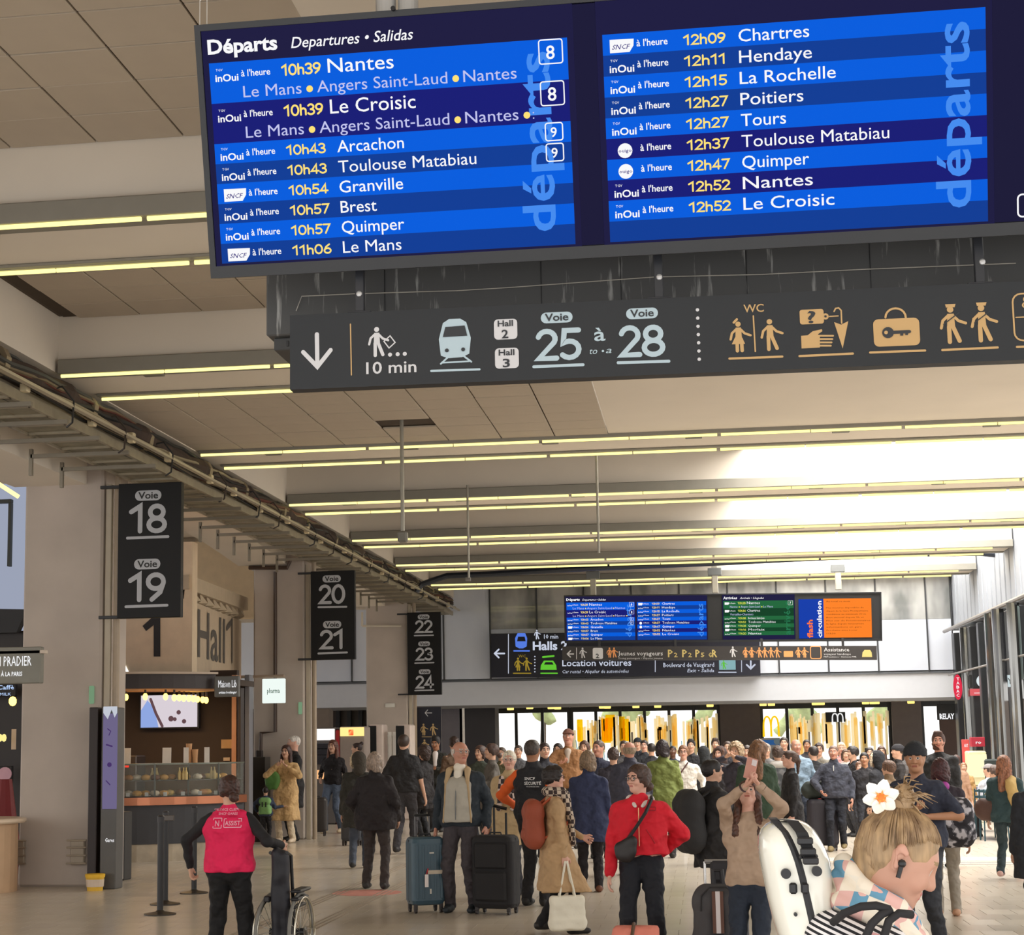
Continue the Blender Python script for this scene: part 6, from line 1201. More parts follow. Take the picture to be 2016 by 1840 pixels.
for sx in (-.07, .06):
    g_ = MB(); g_.tube([(wx+sx, WY+.05, .2), (wx+sx, WY-.08, .9), (wx+sx+.0, WY-.22, .93)], .014, 8); g_.build('push_handle', mat((26, 26, 28), .4), wc)
    g_ = MB(); g_.tube([(wx+sx, WY-.1, .25), (wx+sx, WY+.4, .3), (wx+sx, WY+.55, .08)], .014, 8); g_.build('frame_tube', mat((150, 150, 148), .3, .8), wc)
g_ = MB(); 
for k in range(3): g_.bbox(wx+.08, wx+.17-.02*k, WY-.2, WY+.15, .62-k*.06, .645-k*.06, .01)
g_.build('armrest', mat((36, 36, 40), .5), wc); g_ = MB(); g_.bbox(wx-.13, wx-.08, WY-.2, WY+.15, .55, .6, .01); g_.build('armrest', mat((36, 36, 40), .5), wc)
for sx in (-.08, .08): g_ = MB(); g_.cyl((wx+sx-.015, WY+.52, .075), (wx+sx+.015, WY+.52, .075), .075, 14); g_.build('caster', mat((40, 40, 42)), wc)
# -- old man between the suitcases
def ex(root, s, arms, R, piv):
    sd_part('cardigan', [cp((-.05, .065, 1.29), (-.05, .08, .96), .10, .112, .08), cp((.05, .065, 1.29), (.05, .08, .96), .10, .112, .08), trim((0, 0, -1), -.92)], mat((176, 170, 158), .9, bump=.8), root, s, .01, .003)
    sd_part('shirt', [cp((0, .075, 1.42), (0, .145, 1.28), .05, .022, .02, sq=(1, .8, 1)), cp((0, .01, 1.44), (0, .015, 1.47), .068, k=.02)], mat((232, 224, 208), .8, bump=.5), root, s, .009, .002)
    g_ = MB(); g_.tube([Vector(p)*s for p in ((0, .172, 1.27), (0, .202, 1.1), (0, .2, .95))], .006*s, 5); g_.build('zip', mat((110, 112, 112), .4), root, local=True)
    sd_part('cream_collar', [cp((-.10, .07, 1.45), (-.115, .13, 1.34), .036, .02, .02), cp((-.115, .13, 1.34), (-.15, .14, .92), .016, .010, .02), cp((.10, .07, 1.45), (.115, .13, 1.34), .036, .02, .02), cp((.115, .13, 1.34), (.15, .14, .92), .016, .010, .02), cp((-.10, .03, 1.46), (0, -.08, 1.49), .03, .03, .02), cp((.10, .03, 1.46), (0, -.08, 1.49), .03, .03, .02)], mat((184, 158, 122), .9, bump=.8), root, s, .009, .002, 'cream fleece collar lining')
    glasses(root, s, R, piv, (150, 140, 130))
person(905, 1457, 18.2, 172, 'bald elderly man in open navy coat with cream collar, standing between two big suitcases', top=(38, 46, 54), hem=.87, puff=.03, pants=(66, 60, 64), shoes=(34, 40, 46), hair='fringe', hairc=(200, 190, 180), skin='r', yaw=38, collar=None, build_extra=ex, hands=((.27, .0, .86), (-.28, .02, .88)), wide=.03, g=1.0, vox=.0095)
# suitcases
def suitcase(px, py, w_, d_, h_, mt, lab, rz=0., handle=.3, ribs_=0, soft=False, wheel=.045, Y=None, X=None, name='suitcase', seam=None, gap=.08):
    q = at_z(px, py) if Y is None else Vector((at_y(px, py, Y).x, Y, 0)); t = thing(name, (q.x, q.y, 0), lab, 'suitcase', None, math.radians(rz))
    g_ = MB(); b0 = gap; ex_ = 6 if not soft else 5
    loft(g_, [(b0, 0, 0, w_*.40, d_*.36), (b0+.012, 0, 0, w_*.46, d_*.44), (b0+.05, 0, 0, w_*.5, d_*.5), (h_-.06, 0, 0, w_*.5, d_*.5), (h_-.02, 0, 0, w_*.47, d_*.46), (h_, 0, 0, w_*.41, d_*.38)], 32, ex_)
    g_.build('shell', mt, t, local=True)
    g_ = MB(); loft(g_, [(b0+.03, 0, 0, w_*.505, .012), (h_-.03, 0, 0, w_*.505, .012)], 16, 8); loft(g_, [(h_-.02, 0, 0, w_*.42, .012), (h_+.004, 0, 0, w_*.38, .012)], 16, 8); g_.build('zip_seam', seam or mat((30, 30, 32), .5), t, local=True)
    for k in range(ribs_):
        x = -w_*.36+w_*.72*k/(ribs_-1)
        for sy in (-1, 1): g_ = MB(); g_.bbox(x-.012, x+.012, sy*d_*.5-.006, sy*d_*.5+.006, b0+.07, h_-.08, .003); g_.build('rib', mt, t, local=True)
    if soft:
        g_ = MB(); g_.bbox(-w_*.38, w_*.38, -d_*.5-.035, -d_*.5+.01, b0+.08, h_*.55, .02); g_.build('front_pocket', mt, t, local=True); g_ = MB(); g_.bbox(-w_*.38, w_*.38, -d_*.5-.025, -d_*.5+.01, h_*.58, h_-.07, .02); g_.build('front_pocket', mt, t, local=True)
    for sx in (-1, 1):
        for sy in (-1, 1): g_ = MB(); g_.cyl((sx*w_*.38-.012, sy*d_*.34, wheel*.6), (sx*w_*.38+.012, sy*d_*.34, wheel*.6), wheel*.6, 12); g_.bbox(sx*w_*.38-.018, sx*w_*.38+.018, sy*d_*.34-.02, sy*d_*.34+.02, wheel*.7, b0+.02, .004); g_.build('wheel', mat((42, 36, 36), .5), t, local=True)
    g_ = MB(); g_.tube([(-.07, 0, h_-.01), (-.06, 0, h_+.025), (.06, 0, h_+.025), (.07, 0, h_-.01)], .009, 6); g_.build('top_handle', mat((34, 34, 36)), t, local=True)
    if handle:
        for sx in (-1, 1): g_ = MB(); g_.tube([(sx*.08, d_*.3, h_-.05), (sx*.08, d_*.3, h_+handle)], .007, 6); g_.build('pull_bar', mat((90, 88, 88), .3, .7), t, local=True)
        g_ = MB(); g_.tube([(-.09, d_*.3, h_+handle), (.09, d_*.3, h_+handle)], .014, 8); g_.build('pull_grip', mat((30, 30, 32)), t, local=True)
    return t
bs = suitcase(838, 1795, .37, .28, .78, mat((62, 86, 100), .35, var=.05), 'blue hard shell suitcase with a paper tag, left of the bald man', rz=28, handle=.22, ribs_=5)
g_ = MB(); g_.box(-.02, .16, -.152, -.147, .40, .44); g_.build('paper_tag', mat((205, 190, 170)), bs, local=True); g_ = MB(); g_.box(-.06, -.02, -.165, -.160, .27, .40); g_.build('luggage_label', mat((235, 225, 222)), bs, local=True); g_ = MB(); g_.tube([(-.04, -.16, .40), (-.02, -.155, .46)], .006, 5); g_.build('red_strap', mat((190, 40, 50)), bs, local=True); g_ = MB(); g_.box(.0, .05, -.150, -.146, .61, .625); g_.box(.0, .018, -.150, -.146, .20, .25); g_.build('badge', mat((210, 205, 195)), bs, local=True)
suitcase(978, 1798, .46, .32, .80, mat((28, 26, 28), .8, bump=.5), 'large black soft suitcase right of the bald man', rz=-14, handle=.0, soft=True, gap=.06)
g_ = MB(); q = at_y(972, 1600, 18.7)
hb = thing('black_trolley_handle', (q.x, 18.72, 0), 'tall black trolley pull bar standing behind the black suitcase', 'trolley handle'); g_.tube([(q.x, 18.72, .02), (q.x, 18.72, 1.08)], .012, 8); g_.build('bar', BLACK, hb); g_ = MB(); g_.tube([(q.x+.13, 18.72, .02), (q.x+.13, 18.72, 1.0)], .012, 8); g_.build('bar', BLACK, hb); g_ = MB(); g_.tube([(q.x-.02, 18.72, 1.08), (q.x+.14, 18.72, 1.04)], .018, 8); g_.build('grip', BLACK, hb)
suitcase(623, 1642, .42, .28, .74, mat((48, 42, 40), .5), 'dark upright suitcase standing beside the black totem by the middle column', rz=5, handle=.0, Y=33.2)
suitcase(693, 1655, .36, .22, .62, mat((58, 62, 70), .5), 'slate grey suitcase standing behind the grey haired person in black', rz=-5, handle=0, Y=30)
suitcase(1622, 1670, .46, .3, .80, mat((46, 42, 50), .5), 'dark purple suitcase wheeled by the man in the navy zip jacket', rz=8, handle=.1, Y=28.1)
g_ = sdf_mesh([cp((-.12, 0, 0), (.12, 0, 0), .13, k=.05, sq=(1, .9, 1.1))], .015, .006); q = at_y(1610, 1570, 28.0); o = np_mesh('travel_bag', g_[0], g_[1], [mat((38, 44, 40), .8, bump=.5)], None); o.location = (q.x, 28.1, .94); tag(o, 'dark green travel bag lying on top of the dark purple suitcase', 'bag')
suitcase(1925, 1606, .50, .3, .72, mat((60, 62, 92), .5), 'navy blue suitcase standing near the bistro chairs at right', rz=0, handle=0, Y=37.0)
suitcase(1905, 1610, .25, .2, .68, mat((205, 170, 165), .5), 'pink suitcase beside the navy one near the bistro chairs', rz=0, handle=0.1, Y=37.4)
# -- tan coat woman with scarf
def ex(root, s, arms, R, piv):
    glasses(root, s, R, piv)
    ck = pattern('check', (58, 44, 42), (196, 178, 158), 26)
    sd_part('scarf', [cp((-.075, .03, 1.47), (.075, .03, 1.47), .062, k=.03), cp((-.06, -.07, 1.50), (.06, -.07, 1.50), .055, k=.03), cp((-.09, -.02, 1.49), (-.08, .05, 1.49), .055, k=.03), cp((.09, -.02, 1.49), (.08, .05, 1.49), .055, k=.03), cp((.10, .08, 1.46), (.13, .15, 1.18), .06, .055, .03, sq=(1, .7, 1)), cp((.13, .15, 1.18), (.12, .16, .98), .055, .06, .03, sq=(1, .6, 1)), cp((.02, .12, 1.45), (.04, .16, 1.2), .05, .045, .03)], ck, root, s, .009, .005)
tw = person(1090, 1508, 16.2, -72, 'woman in long tan coat with checked scarf, facing right, carrying a cream tote bag', top=(186, 152, 112), hem=.44, flare=.05, puff=.012, pants=(24, 24, 27), shoes=(36, 32, 30), hair='messy', hairc=(38, 30, 28), fem=True, build_extra=ex, hands=((.24, .04, .80), (-.18, .34, 1.0)), hints=((.3, -1, 0), (-.5, -.6, -.6)), walk=.55, curl=1.0, skin='p', yaw=-8, topname='coat')
s_t = tw['s']; backpack(tw, s_t, mat((150, 70, 46), .7, bump=.6), y=-.24, z=1.16, hgt=.24, w=.14, d=.10, strap=(176, 84, 52), lab='rust orange backpack on the back of the tan coat woman')
tb = carried('tote_bag', tw, 'cream cloth tote bag hanging from the hand of the tan coat woman', 'bag')
hx, hy, hz = .27, .05, .72
sd_part('bag_body', [cp((hx, hy-.15, z_), (hx, hy+.15, z_), .045+.012*(z_ < .2), k=.05) for z_ in (.10, .17, .24, .31, .38)], mat((232, 226, 208), .9, bump=.6), tb, s_t, .011, .006)
for dy in (-.09, .09): g_ = MB(); g_.tube([Vector((hx+.02, hy+dy, .38))*s_t, Vector((hx+.01, hy+dy*.5, .6))*s_t, Vector((hx, hy+dy*.12, .765))*s_t, Vector((hx-.02, hy+dy*.4, .6))*s_t, Vector((hx-.03, hy+dy, .38))*s_t], .012*s_t, 6); g_.build('handle', mat((232, 226, 208), .9), tb, local=True)
# -- red bomber woman
def ex(root, s, arms, R, piv):
    glasses(root, s, R, piv)
    sd_part('white_hood', [cp((-.08, -.05, 1.46), (.08, -.05, 1.46), .045, k=.03), cp((.085, -.03, 1.465), (.03, .105, 1.41), .034, .014, k=.02), cp((-.085, -.03, 1.465), (-.03, .105, 1.41), .034, .014, k=.02)], mat((225, 215, 208), .9, bump=.5), root, s, .009, .003)
    g_ = MB(); g_.ball(((np.array((.03, -.15, 1.60))-piv)@R.T+piv)*s, .03*s, 8); g_.build('hair_scrunchie', mat((222, 130, 60), .8, bump=.8), root, local=True)
    g_ = MB(); g_.tube([Vector(p)*s for p in ((0, .155, 1.4), (0, .168, 1.25), (0, .165, 1.08))], .004*s, 5); g_.build('zip', mat((200, 150, 110), .3, .8), root, local=True)
    for x in (-1, 1): g_ = MB(); g_.tube([Vector(p)*s for p in ((x*.06, .158, 1.22), (x*.10, .152, 1.16), (x*.13, .14, 1.1))], .006*s, 5); g_.build('pocket_flap', mat((176, 16, 34), .7), root, local=True)
    me = decal(root, kid(root, 'jacket'), [('box', .06, 1.225, .125, 1.25)], mat((150, 14, 30), .7, var=0), 'chest_patch', back=False)
rb = person(1257, 1504, 13.4, 178, 'woman in a red bomber jacket and black jeans with a crossbody bag, glancing left', top=(214, 24, 44), hem=1.0, puff=.045, pants=(26, 28, 36), shoes=(30, 30, 30), hair='low_bun', hairc=(70, 50, 42), fem=True, yaw=-38, hands=((.27, .05, .82), (-.16, -.18, 1.0)), hints=((.8, -.3, 0), (-1, -.2, -.2)), build_extra=ex, wide=.05, skin='p', collar=.03, amp=.008)
cb_ = carried('crossbody_bag', rb, 'small black crossbody bag hanging at the front of the red jacket', 'bag'); s_t = rb['s']
sd_part('pouch', [cp((.06, .205, 1.12), (.16, .19, 1.07), .05, k=.03, sq=(1, .6, 1)), cp((.07, .205, 1.04), (.15, .19, 1.02), .05, k=.03, sq=(1, .6, 1)), cp((.1, .2, .99), (.13, .2, 1.0), .045, k=.03, sq=(1, .6, 1))], mat((34, 30, 30), .5), cb_, s_t, .008, .001)
g_ = MB(); g_.tube([Vector(p)*s_t for p in ((.10, .205, 1.13), (.02, .19, 1.24), (-.06, .165, 1.36), (-.11, .08, 1.47), (-.10, -.03, 1.485))], .016*s_t, 6); g_.build('strap', mat((28, 26, 28)), cb_, local=True)
q = at_z(1252, 1870); cbg = thing('coral_bag', (at_y(1250, 1800, 12.6).x, 12.6, .0), 'coral pink soft bag with brown strap at the bottom picture edge', 'bag'); g_ = MB(); zt_ = at_y(1250, 1822, 12.6).z; loft(g_, [(.0, 0, 0, .15, .10), (.03, 0, 0, .17, .12), (zt_-.06, 0, 0, .17, .115), (zt_-.02, .005, 0, .165, .09), (zt_, .01, 0, .15, .05)], 28, 3.5); g_.build('bag_body', mat((226, 134, 116), .8, bump=.9), cbg, local=True, smooth=True); g_ = MB(); g_.tube([(-.04, -.125, .02), (-.02, -.12, zt_-.06), (-.01, -.06, zt_+.005), (-.01, .05, zt_+.01)], .014, 6); g_.build('strap', mat((92, 68, 50)), cbg, local=True)
# -- phone woman
q = at_y(1465, 1545, 13.5)
def ex(root, s, arms, R, piv):
    for i, (a, e, wv) in enumerate(arms):
        c = wv-(wv-e)*.12; g_ = MB(); g_.lathe((0, 0, 0), [(.033, -.008), (.04, 0), (.033, .008)], 12)
        d = Vector(wv-e).normalized(); Q = d.to_track_quat('Z', 'Y'); g_.v = [tuple((Q@Vector(v)+Vector(c))*s) for v in g_.v]; g_.build('cuff_stripe', mat((60, 40, 45)), root, local=True)
pw = person(1470, 1532, 12.2, 168, 'long haired woman in a beige sweater holding up a phone with both hands', top=(176, 150, 128), hem=.90, pants=(34, 42, 56), hair='long', hairc=(84, 54, 42), fem=True, pitch=-32, yaw=6, hands=((-.04, .28, 1.71), (-.16, .28, 1.71)), hints=((1, .1, -.25), (-1, .1, -.35)), curl=.75, build_extra=ex, skin='p', puff=.008, topname='sweater')
s_t = pw['s']; ph = carried('phone', pw, 'phone in a pink case held up by the long haired woman', 'phone')
g_ = MB(); c = Vector((-.10, .34, 1.85))*s_t; g_.bbox(-.038, .038, -.006, .006, -.078, .078, .004); Rm = Matrix.Rotation(math.radians(-18), 3, 'Y')@Matrix.Rotation(math.radians(-20), 3, 'X'); g_.v = [tuple(Rm@Vector(v)+c) for v in g_.v]; g_.build('phone_case', mat((206, 150, 136), .4), ph, local=True)
g_ = MB(); g_.bbox(-.034, 0, .006, .010, .03, .074, .002); g_.v = [tuple(Rm@Vector(v)+c) for v in g_.v]; g_.build('camera_block', mat((228, 220, 222), .3), ph, local=True)
# grey backpack with stripe on a trolley, behind phone woman's front
bp_ = thing('striped_backpack', (at_y(1415, 1800, 12.9).x, 12.9, 0), 'charcoal backpack with brown and white centre stripe strapped on a trolley case', 'backpack')
z_ = lambda px, py: at_y(px, py, 12.9)-ORG[bp_.name]
def zz(py): return at_y(1415, py, 12.8).z
zt, zb_ = zz(1738), zz(1850)
P = [cp((-.075, 0, zt-.12), (.075, 0, zt-.12), .10, k=.06, sq=(1, .8, 1.1)), cp((-.09, 0, .25), (.09, 0, .25), .12, k=.06, sq=(1, .8, 1)), cp((-.09, 0, .25), (-.08, 0, zt-.15), .10, k=.05, sq=(1, .8, 1)), cp((.09, 0, .25), (.08, 0, zt-.15), .10, k=.05, sq=(1, .8, 1))]
sd_part('pack_body', P, mat((68, 66, 68), .7, bump=.4), bp_, 1, .009, .002); sd_part('front_pocket', [cp((-.06, -.085, .2), (.06, -.085, .2), .075, k=.05), cp((-.06, -.08, .3), (.06, -.08, .3), .07, k=.05), trim((0, 0, 1), .36)], mat((60, 58, 60), .7, bump=.4), bp_, 1, .009)
sk_ = MB(); sk_.tube([(-.13, -.085, zt-.20), (-.12, -.09, zt-.09), (-.06, -.09, zt-.03), (.06, -.09, zt-.03), (.12, -.09, zt-.09), (.14, -.085, zt-.25)], .006, 6); sk_.build('zip', mat((30, 28, 30)), bp_, local=True)
for x0, x1, c in ((-.045, -.02, (98, 66, 54)), (-.02, .012, (214, 206, 206)), (.012, .036, (98, 66, 54))):
    g_ = MB(); g_.box(x0, x1, -.101, -.07, .37, zt-.06); g_.box(x0, x1, -.164, -.12, .14, .33); g_.build('centre_stripe', mat(c, .7), bp_, local=True)
g_ = MB(); g_.tube([(-.03, .02, zt-.02), (-.03, .03, zt+.08), (.03, .03, zt+.08), (.04, .02, zt-.02)], .02, 6); g_.build('grab_loop', mat((40, 38, 42)), bp_, local=True)
tc_ = thing('trolley_case', (ORG[bp_.name].x+.02, 13.15, 0), 'dark trolley case with raised silver pull bar under the striped backpack', 'suitcase'); zh = zz(1702)
for x in (-.11, .13): g_ = MB(); g_.tube([(x, -.0, .5), (x, 0, zh)], .010, 8); g_.build('pull_bar', mat((200, 198, 196), .25, .8), tc_, local=True)
g_ = MB(); g_.tube([(-.11, 0, zh), (.13, 0, zh)], .016, 8); g_.build('pull_grip', mat((170, 168, 168), .3, .6), tc_, local=True); g_ = MB(); loft(g_, [(.03, 0, .06, .19, .1), (.06, 0, .06, .2, .12), (.5, 0, .06, .2, .12), (.54, 0, .06, .18, .1)]); g_.build('shell', mat((52, 50, 56), .5), tc_, local=True)
g_ = MB(); g_.bbox(-.07, .09, -.03, .03, zt-.02, zh+.01, .02); g_.build('sleeve_strap', mat((44, 42, 46), .7), tc_, local=True)
# -- security guard
def ex(root, s, arms, R, piv):
    decal(root, kid(root, 'vest'), [('SNCF', -.06, 1.345, .032, .12), ('SÉCURITÉ', -.06, 1.295, .032, .19), ('MOI JE PRENDS SOIN', -.04, 1.268, .012, .15)], mat((235, 235, 235), .7, var=0), 'printed_lettering')
person(1048, 1454, 18.9, -14, 'guard in a black printed vest with orange sleeves, shaved head, seen from behind', top=(36, 36, 40), hem=.90, puff=.015, pants=(36, 34, 36), hair='crop', hairc=(72, 62, 58), sleevec=(240, 104, 40), hands=((.22, .1, .95), (-.30, .22, 1.04)), hints=((.5, -1, 0), (-1, -.4, -.6)), collar=.04, build_extra=ex, g=1.05, skin='m')
# -- others, nearest first
def bag_on(root, lab, c, pos, r=.08, sq=(1, .7, 1.2), name='shoulder_bag', strap=True):
    t = carried(name, root, lab, 'bag'); s = root['s']; sd_part('bag_body', [cp((pos[0]-.05, pos[1], pos[2]), (pos[0]+.05, pos[1], pos[2]), r, k=.03, sq=sq)], mat(c, .7, bump=.5), t, s, .014, .004)
    if strap: g_ = MB(); g_.tube([Vector(p)*s for p in ((pos[0], pos[1], pos[2]+r), (pos[0]*.5, .15, 1.25), (-pos[0]*.5, .08, 1.47))], .012*s, 5); g_.build('strap', mat(c), t, local=True)
    return t
fm = mat((196, 186, 170), .95, var=.2, scale=30, bump=.8)
pk = person(1402, 1494, 16.8, -62, 'dark haired person in a bulky black coat turned right, behind the phone woman', top=(38, 36, 37), hem=.62, puff=.06, pants=(40, 38, 40), hair='short', hairc=(28, 22, 22), g=1.15, yaw=-10, collar=.05, amp=.012, walk=.4, topname='coat')
backpack(pk, pk['s'], mat((44, 43, 44), .8, bump=.6), y=-.30, z=1.12, hgt=.3, w=.17, d=.13, lab='bulky black rucksack on the back of the dark haired person in black coat')
person(1002, 1476, 20.2, 168, 'smiling white haired woman in a beige plaid trimmed coat left of the guard', top=(196, 170, 130), hem=.62, puff=.02, pants=(60, 60, 66), hair='short', hairc=(226, 214, 196), skin='p', fem=True, yaw=10, collar=.05, fur=None, topname='coat', build_extra=lambda root, s, a, R, piv: (glasses(root, s, R, piv, (160, 150, 150)), sd_part('plaid_scarf', [cp((.06, .13, 1.42), (.09, .16, 1.05), .035, k=.02), cp((-.06, .13, 1.42), (-.09, .16, 1.05), .035, k=.02)], pattern('check', (60, 50, 52), (210, 190, 180), 18), root, s, .012, .003)))
nv = person(1157, 1477, 20.6, 3, 'woman in a long navy coat with grey brown hair, seen from behind', top=(48, 56, 88), hem=.62, flare=.03, puff=.02, pants=(34, 28, 30), shoes=(110, 66, 44), hair='bob', hairc=(134, 112, 90), fem=True, collar=.05, topname='coat')
person(1238, 1458, 23.2, 14, 'big man with a bald patch in a grey blue jacket, seen from behind', top=(62, 62, 76), hem=.80, puff=.055, pants=(48, 48, 56), hair='fringe', hairc=(150, 130, 108), g=1.25, skin='r', collar=.07, shoes=(60, 60, 60))
person(738, 1480, 21.0, -3, 'grey haired person in black puffer jacket, seen from behind by the floor sticker', top=(36, 30, 32), hem=.76, puff=.045, pants=(60, 52, 50), shoes=(46, 44, 42), hair='bob', hairc=(150, 132, 118), g=1.15, hands=((.28, .1, .9), (-.28, .14, .98)), collar=.05, feet=((.13, -.08, .1), (-.16, .12, .09)), yaw=6)
p_ = person(795, 1445, 27.7, -4, 'tall man in a black hooded sweatshirt and dark jeans walking away', top=(34, 32, 34), hem=.90, puff=.02, pants=(62, 60, 64), shoes=(44, 40, 40), hair='short', hairc=(58, 42, 34), walk=.5, sleeve=.5, g=1.1, hands=((.30, .05, .84), (-.27, .1, .95)), collar=.07, topname='sweatshirt')
person(706, 1481, 24.5, 8, 'person in a fur trimmed hood and dark parka beside the grey haired person', top=(46, 44, 38), hem=.62, puff=.05, pants=(70, 76, 88), hair='hood', cap_c=(60, 54, 46), fur=(206, 186, 156), yaw=30, walk=.3)
lw = person(655, 1456, 34.2, 168, 'woman with long reddish hair in a black jacket and blue jeans', top=(30, 26, 30), hem=.90, pants=(86, 98, 118), shoes=(200, 180, 150), hair='long', hairc=(98, 58, 44), fem=True, wide=.05, hands=((.2, .15, 1.02), (-.27, .05, .86)), walk=.2)
person(702, 1461, 36.5, 100, 'dark haired woman with high bun in front of the snack machine', top=(60, 52, 50), hair='top_bun', hairc=(50, 34, 32), fem=True)
kw = person(563, 1466, 31.0, 172, 'woman in a long camel coat with long brown hair beside the kiosk', top=(204, 168, 118), hem=.40, flare=.03, puff=.02, pants=(224, 206, 178), shoes=(225, 205, 180), hair='long', hairc=(64, 36, 30), fem=True, hands=((.10, .2, 1.38), (-.12, .2, 1.36)), hints=((1, 0, -.8), (-1, 0, -.8)), topname='coat', wide=.03)
bag_on(kw, 'green handbag tucked under the arm of the camel coat woman', (92, 140, 70), (.20, .16, 1.12), .10, (1, .6, 1.6), 'green_handbag', False)
person(578, 1447, 31.6, 120, 'white haired man in a black coat standing behind the camel coat woman', top=(30, 28, 30), hem=.55, puff=.02, pants=(28, 26, 28), hair='crop', hairc=(214, 206, 198), skin='p', topname='coat')
ch = person(523, 1548, 30.6, 2, 'small child in a green shirt beside the kiosk, arm stretched right', top=(52, 62, 84), hem=.86, puff=.02, pants=(34, 32, 36), hair='short', hairc=(32, 26, 26), hands=((.52, .15, 1.15), (-.3, .1, 1.0)), hints=((0, 0, -1), (-1, -.3, 0)), g=1.1, yaw=10, build_extra=lambda root, s, a, R, piv: (sd_part('green_bib', [cp((-.08, -.07, 1.32), (.08, -.07, 1.32), .12, k=.04), cp((-.08, -.06, 1.1), (.08, -.06, 1.1), .13, k=.04), cp((-.08, -.05, .98), (.08, -.05, .98), .13, k=.04), trim((0, 0, -1), -.92), trim((0, 1, 0), .0)], mat((130, 176, 108), .8), root, s, .014, .002), MB().bbox(-.08*s, -.04*s, -.205*s, -.19*s, 1.15*s, 1.3*s, .004).bbox(.03*s, .07*s, -.205*s, -.19*s, 1.15*s, 1.3*s, .004).build('shirt_number', mat((30, 36, 30)), root, local=True)))
person(834, 1468, 31.0, 60, 'curly dark haired woman in black beside the toilet sign', top=(36, 32, 34), hem=.6, pants=(34, 34, 38), hair='curly', hairc=(60, 44, 40), fem=True, topname='coat')
person(858, 1447, 34.5, 176, 'man in white shirt and dark open jacket looking at his hands', top=(44, 44, 40), hem=.85, pants=(44, 42, 44), hair='quiff', hairc=(34, 28, 26), pitch=20, hands=((.06, .28, 1.15), (-.06, .28, 1.15)), hints=((1, -.3, -.5), (-1, -.3, -.5)), skin='m', build_extra=lambda root, s, a, R, piv: sd_part('white_shirt', [cp((0, .05, 1.42), (0, .085, 1.22), .055, .04, .02)], mat((226, 216, 212)), root, s, .016))
person(893, 1450, 33, 30, 'brown haired woman in a brown patterned coat half hidden behind the bald man', top=(92, 70, 52), hem=.6, hair='messy', hairc=(58, 40, 34), fem=True, topname='coat')
person(967, 1463, 27.5, 110, 'woman in a grey coat facing left behind the white haired woman', top=(92, 86, 80), hem=.6, puff=.02, pants=(50, 48, 50), hair='low_bun', hairc=(72, 50, 42), fem=True, hands=((.2, .2, .95), (-.2, .3, 1.1)), topname='coat')
person(987, 1470, 31, 175, 'small dark haired person behind the grey coat woman', top=(80, 76, 50), hair='short', hairc=(70, 54, 42))
person(1072, 1461, 26.5, -150, 'dark haired man in a black high neck jacket beside the tan jacket man', top=(38, 38, 46), hem=.9, puff=.02, hair='short', hairc=(48, 34, 30), skin='l', collar=.06, yaw=-10)
person(1118, 1434, 29.0, 176, 'tall man in a tan brown jacket and cap looking up over the crowd', top=(148, 104, 66), hem=.88, puff=.03, pants=(80, 72, 62), hair='cap', hairc=(60, 40, 34), cap_c=(112, 72, 58), skin='r', hands=((.1, .25, 1.25), (-.25, .05, .88)), hints=((1, 0, -.6), (-.5, -1, 0)), pitch=-6, build_extra=lambda root, s, a, R, piv: sd_part('grey_shirt', [cp((0, .05, 1.42), (0, .09, 1.27), .055, .03, .02)], mat((176, 160, 146)), root, s, .016))
person(1178, 1456, 26.5, 172, 'ruddy faced man in a dark navy jacket looking left, beside the navy coat woman', top=(44, 46, 64), hem=.85, puff=.02, hair='crop', hairc=(80, 60, 52), skin='r', yaw=-20)
person(1150, 1458, 33, 170, 'woman with brown hair far behind the tan jacket man', top=(90, 60, 56), hair='bob', hairc=(80, 52, 42), fem=True)
person(1207, 1471, 25.5, 5, 'person with thick dark brown hair seen from behind, left of the big man', top=(48, 44, 54), hem=.8, puff=.03, hair='messy', hairc=(66, 48, 42), fem=True)
person(1304, 1456, 26.5, -6, 'black haired woman in a long green coat seen from behind', top=(112, 122, 62), hem=.58, flare=.05, puff=.035, pants=(34, 34, 36), hair='bob', hairc=(36, 24, 28), fem=True, collar=.04, topname='coat')
ww = person(1345, 1466, 28.5, 178, 'woman in a cream white sweater with a crossbody strap and dark trousers', top=(220, 212, 202), hem=.98, puff=.03, pants=(50, 50, 54), hair='low_bun', hairc=(122, 86, 62), fem=True, hands=((.20, .14, 1.05), (-.32, .05, .95)), topname='sweater', skin='p', build_extra=lambda root, s, a, R, piv: glasses(root, s, R, piv))
bag_on(ww, 'small brown crossbody bag on the white sweater woman', (84, 50, 48), (.16, .15, 1.12), .07)
person(1268, 1456, 38, 175, 'dark haired man seen far behind between the big man and the green coat', top=(44, 46, 52), hair='short', hairc=(46, 34, 30), skin='p')
person(1282, 1462, 36, 10, 'person in dark jacket far behind, left of the green coat', top=(40, 40, 46), hair='short', hairc=(44, 36, 34))
person(1255, 1452, 40, 175, 'far person in black at the left of the bright window', top=(36, 38, 46), hair='beanie', cap_c=(34, 38, 44))
person(1324, 1467, 36, 178, 'dark skinned person far behind, between the green coat and the white sweater', top=(50, 56, 70), hair='crop', hairc=(30, 26, 26), skin='d')
person(1360, 1455, 36, 178, 'black haired man in a black suit jacket behind the white sweater woman', top=(32, 32, 36), hair='quiff', hairc=(34, 26, 26), skin='l')
person(1384, 1470, 31, 30, 'person in black and white two tone jacket right of the white sweater woman', top=(46, 48, 50), hair='hood', cap_c=(44, 46, 48), sleevec=(206, 200, 196))
person(1408, 1453, 37, 178, 'tall far man with dark hair behind the fur hood person', top=(44, 44, 50), hair='quiff', hairc=(56, 40, 34))
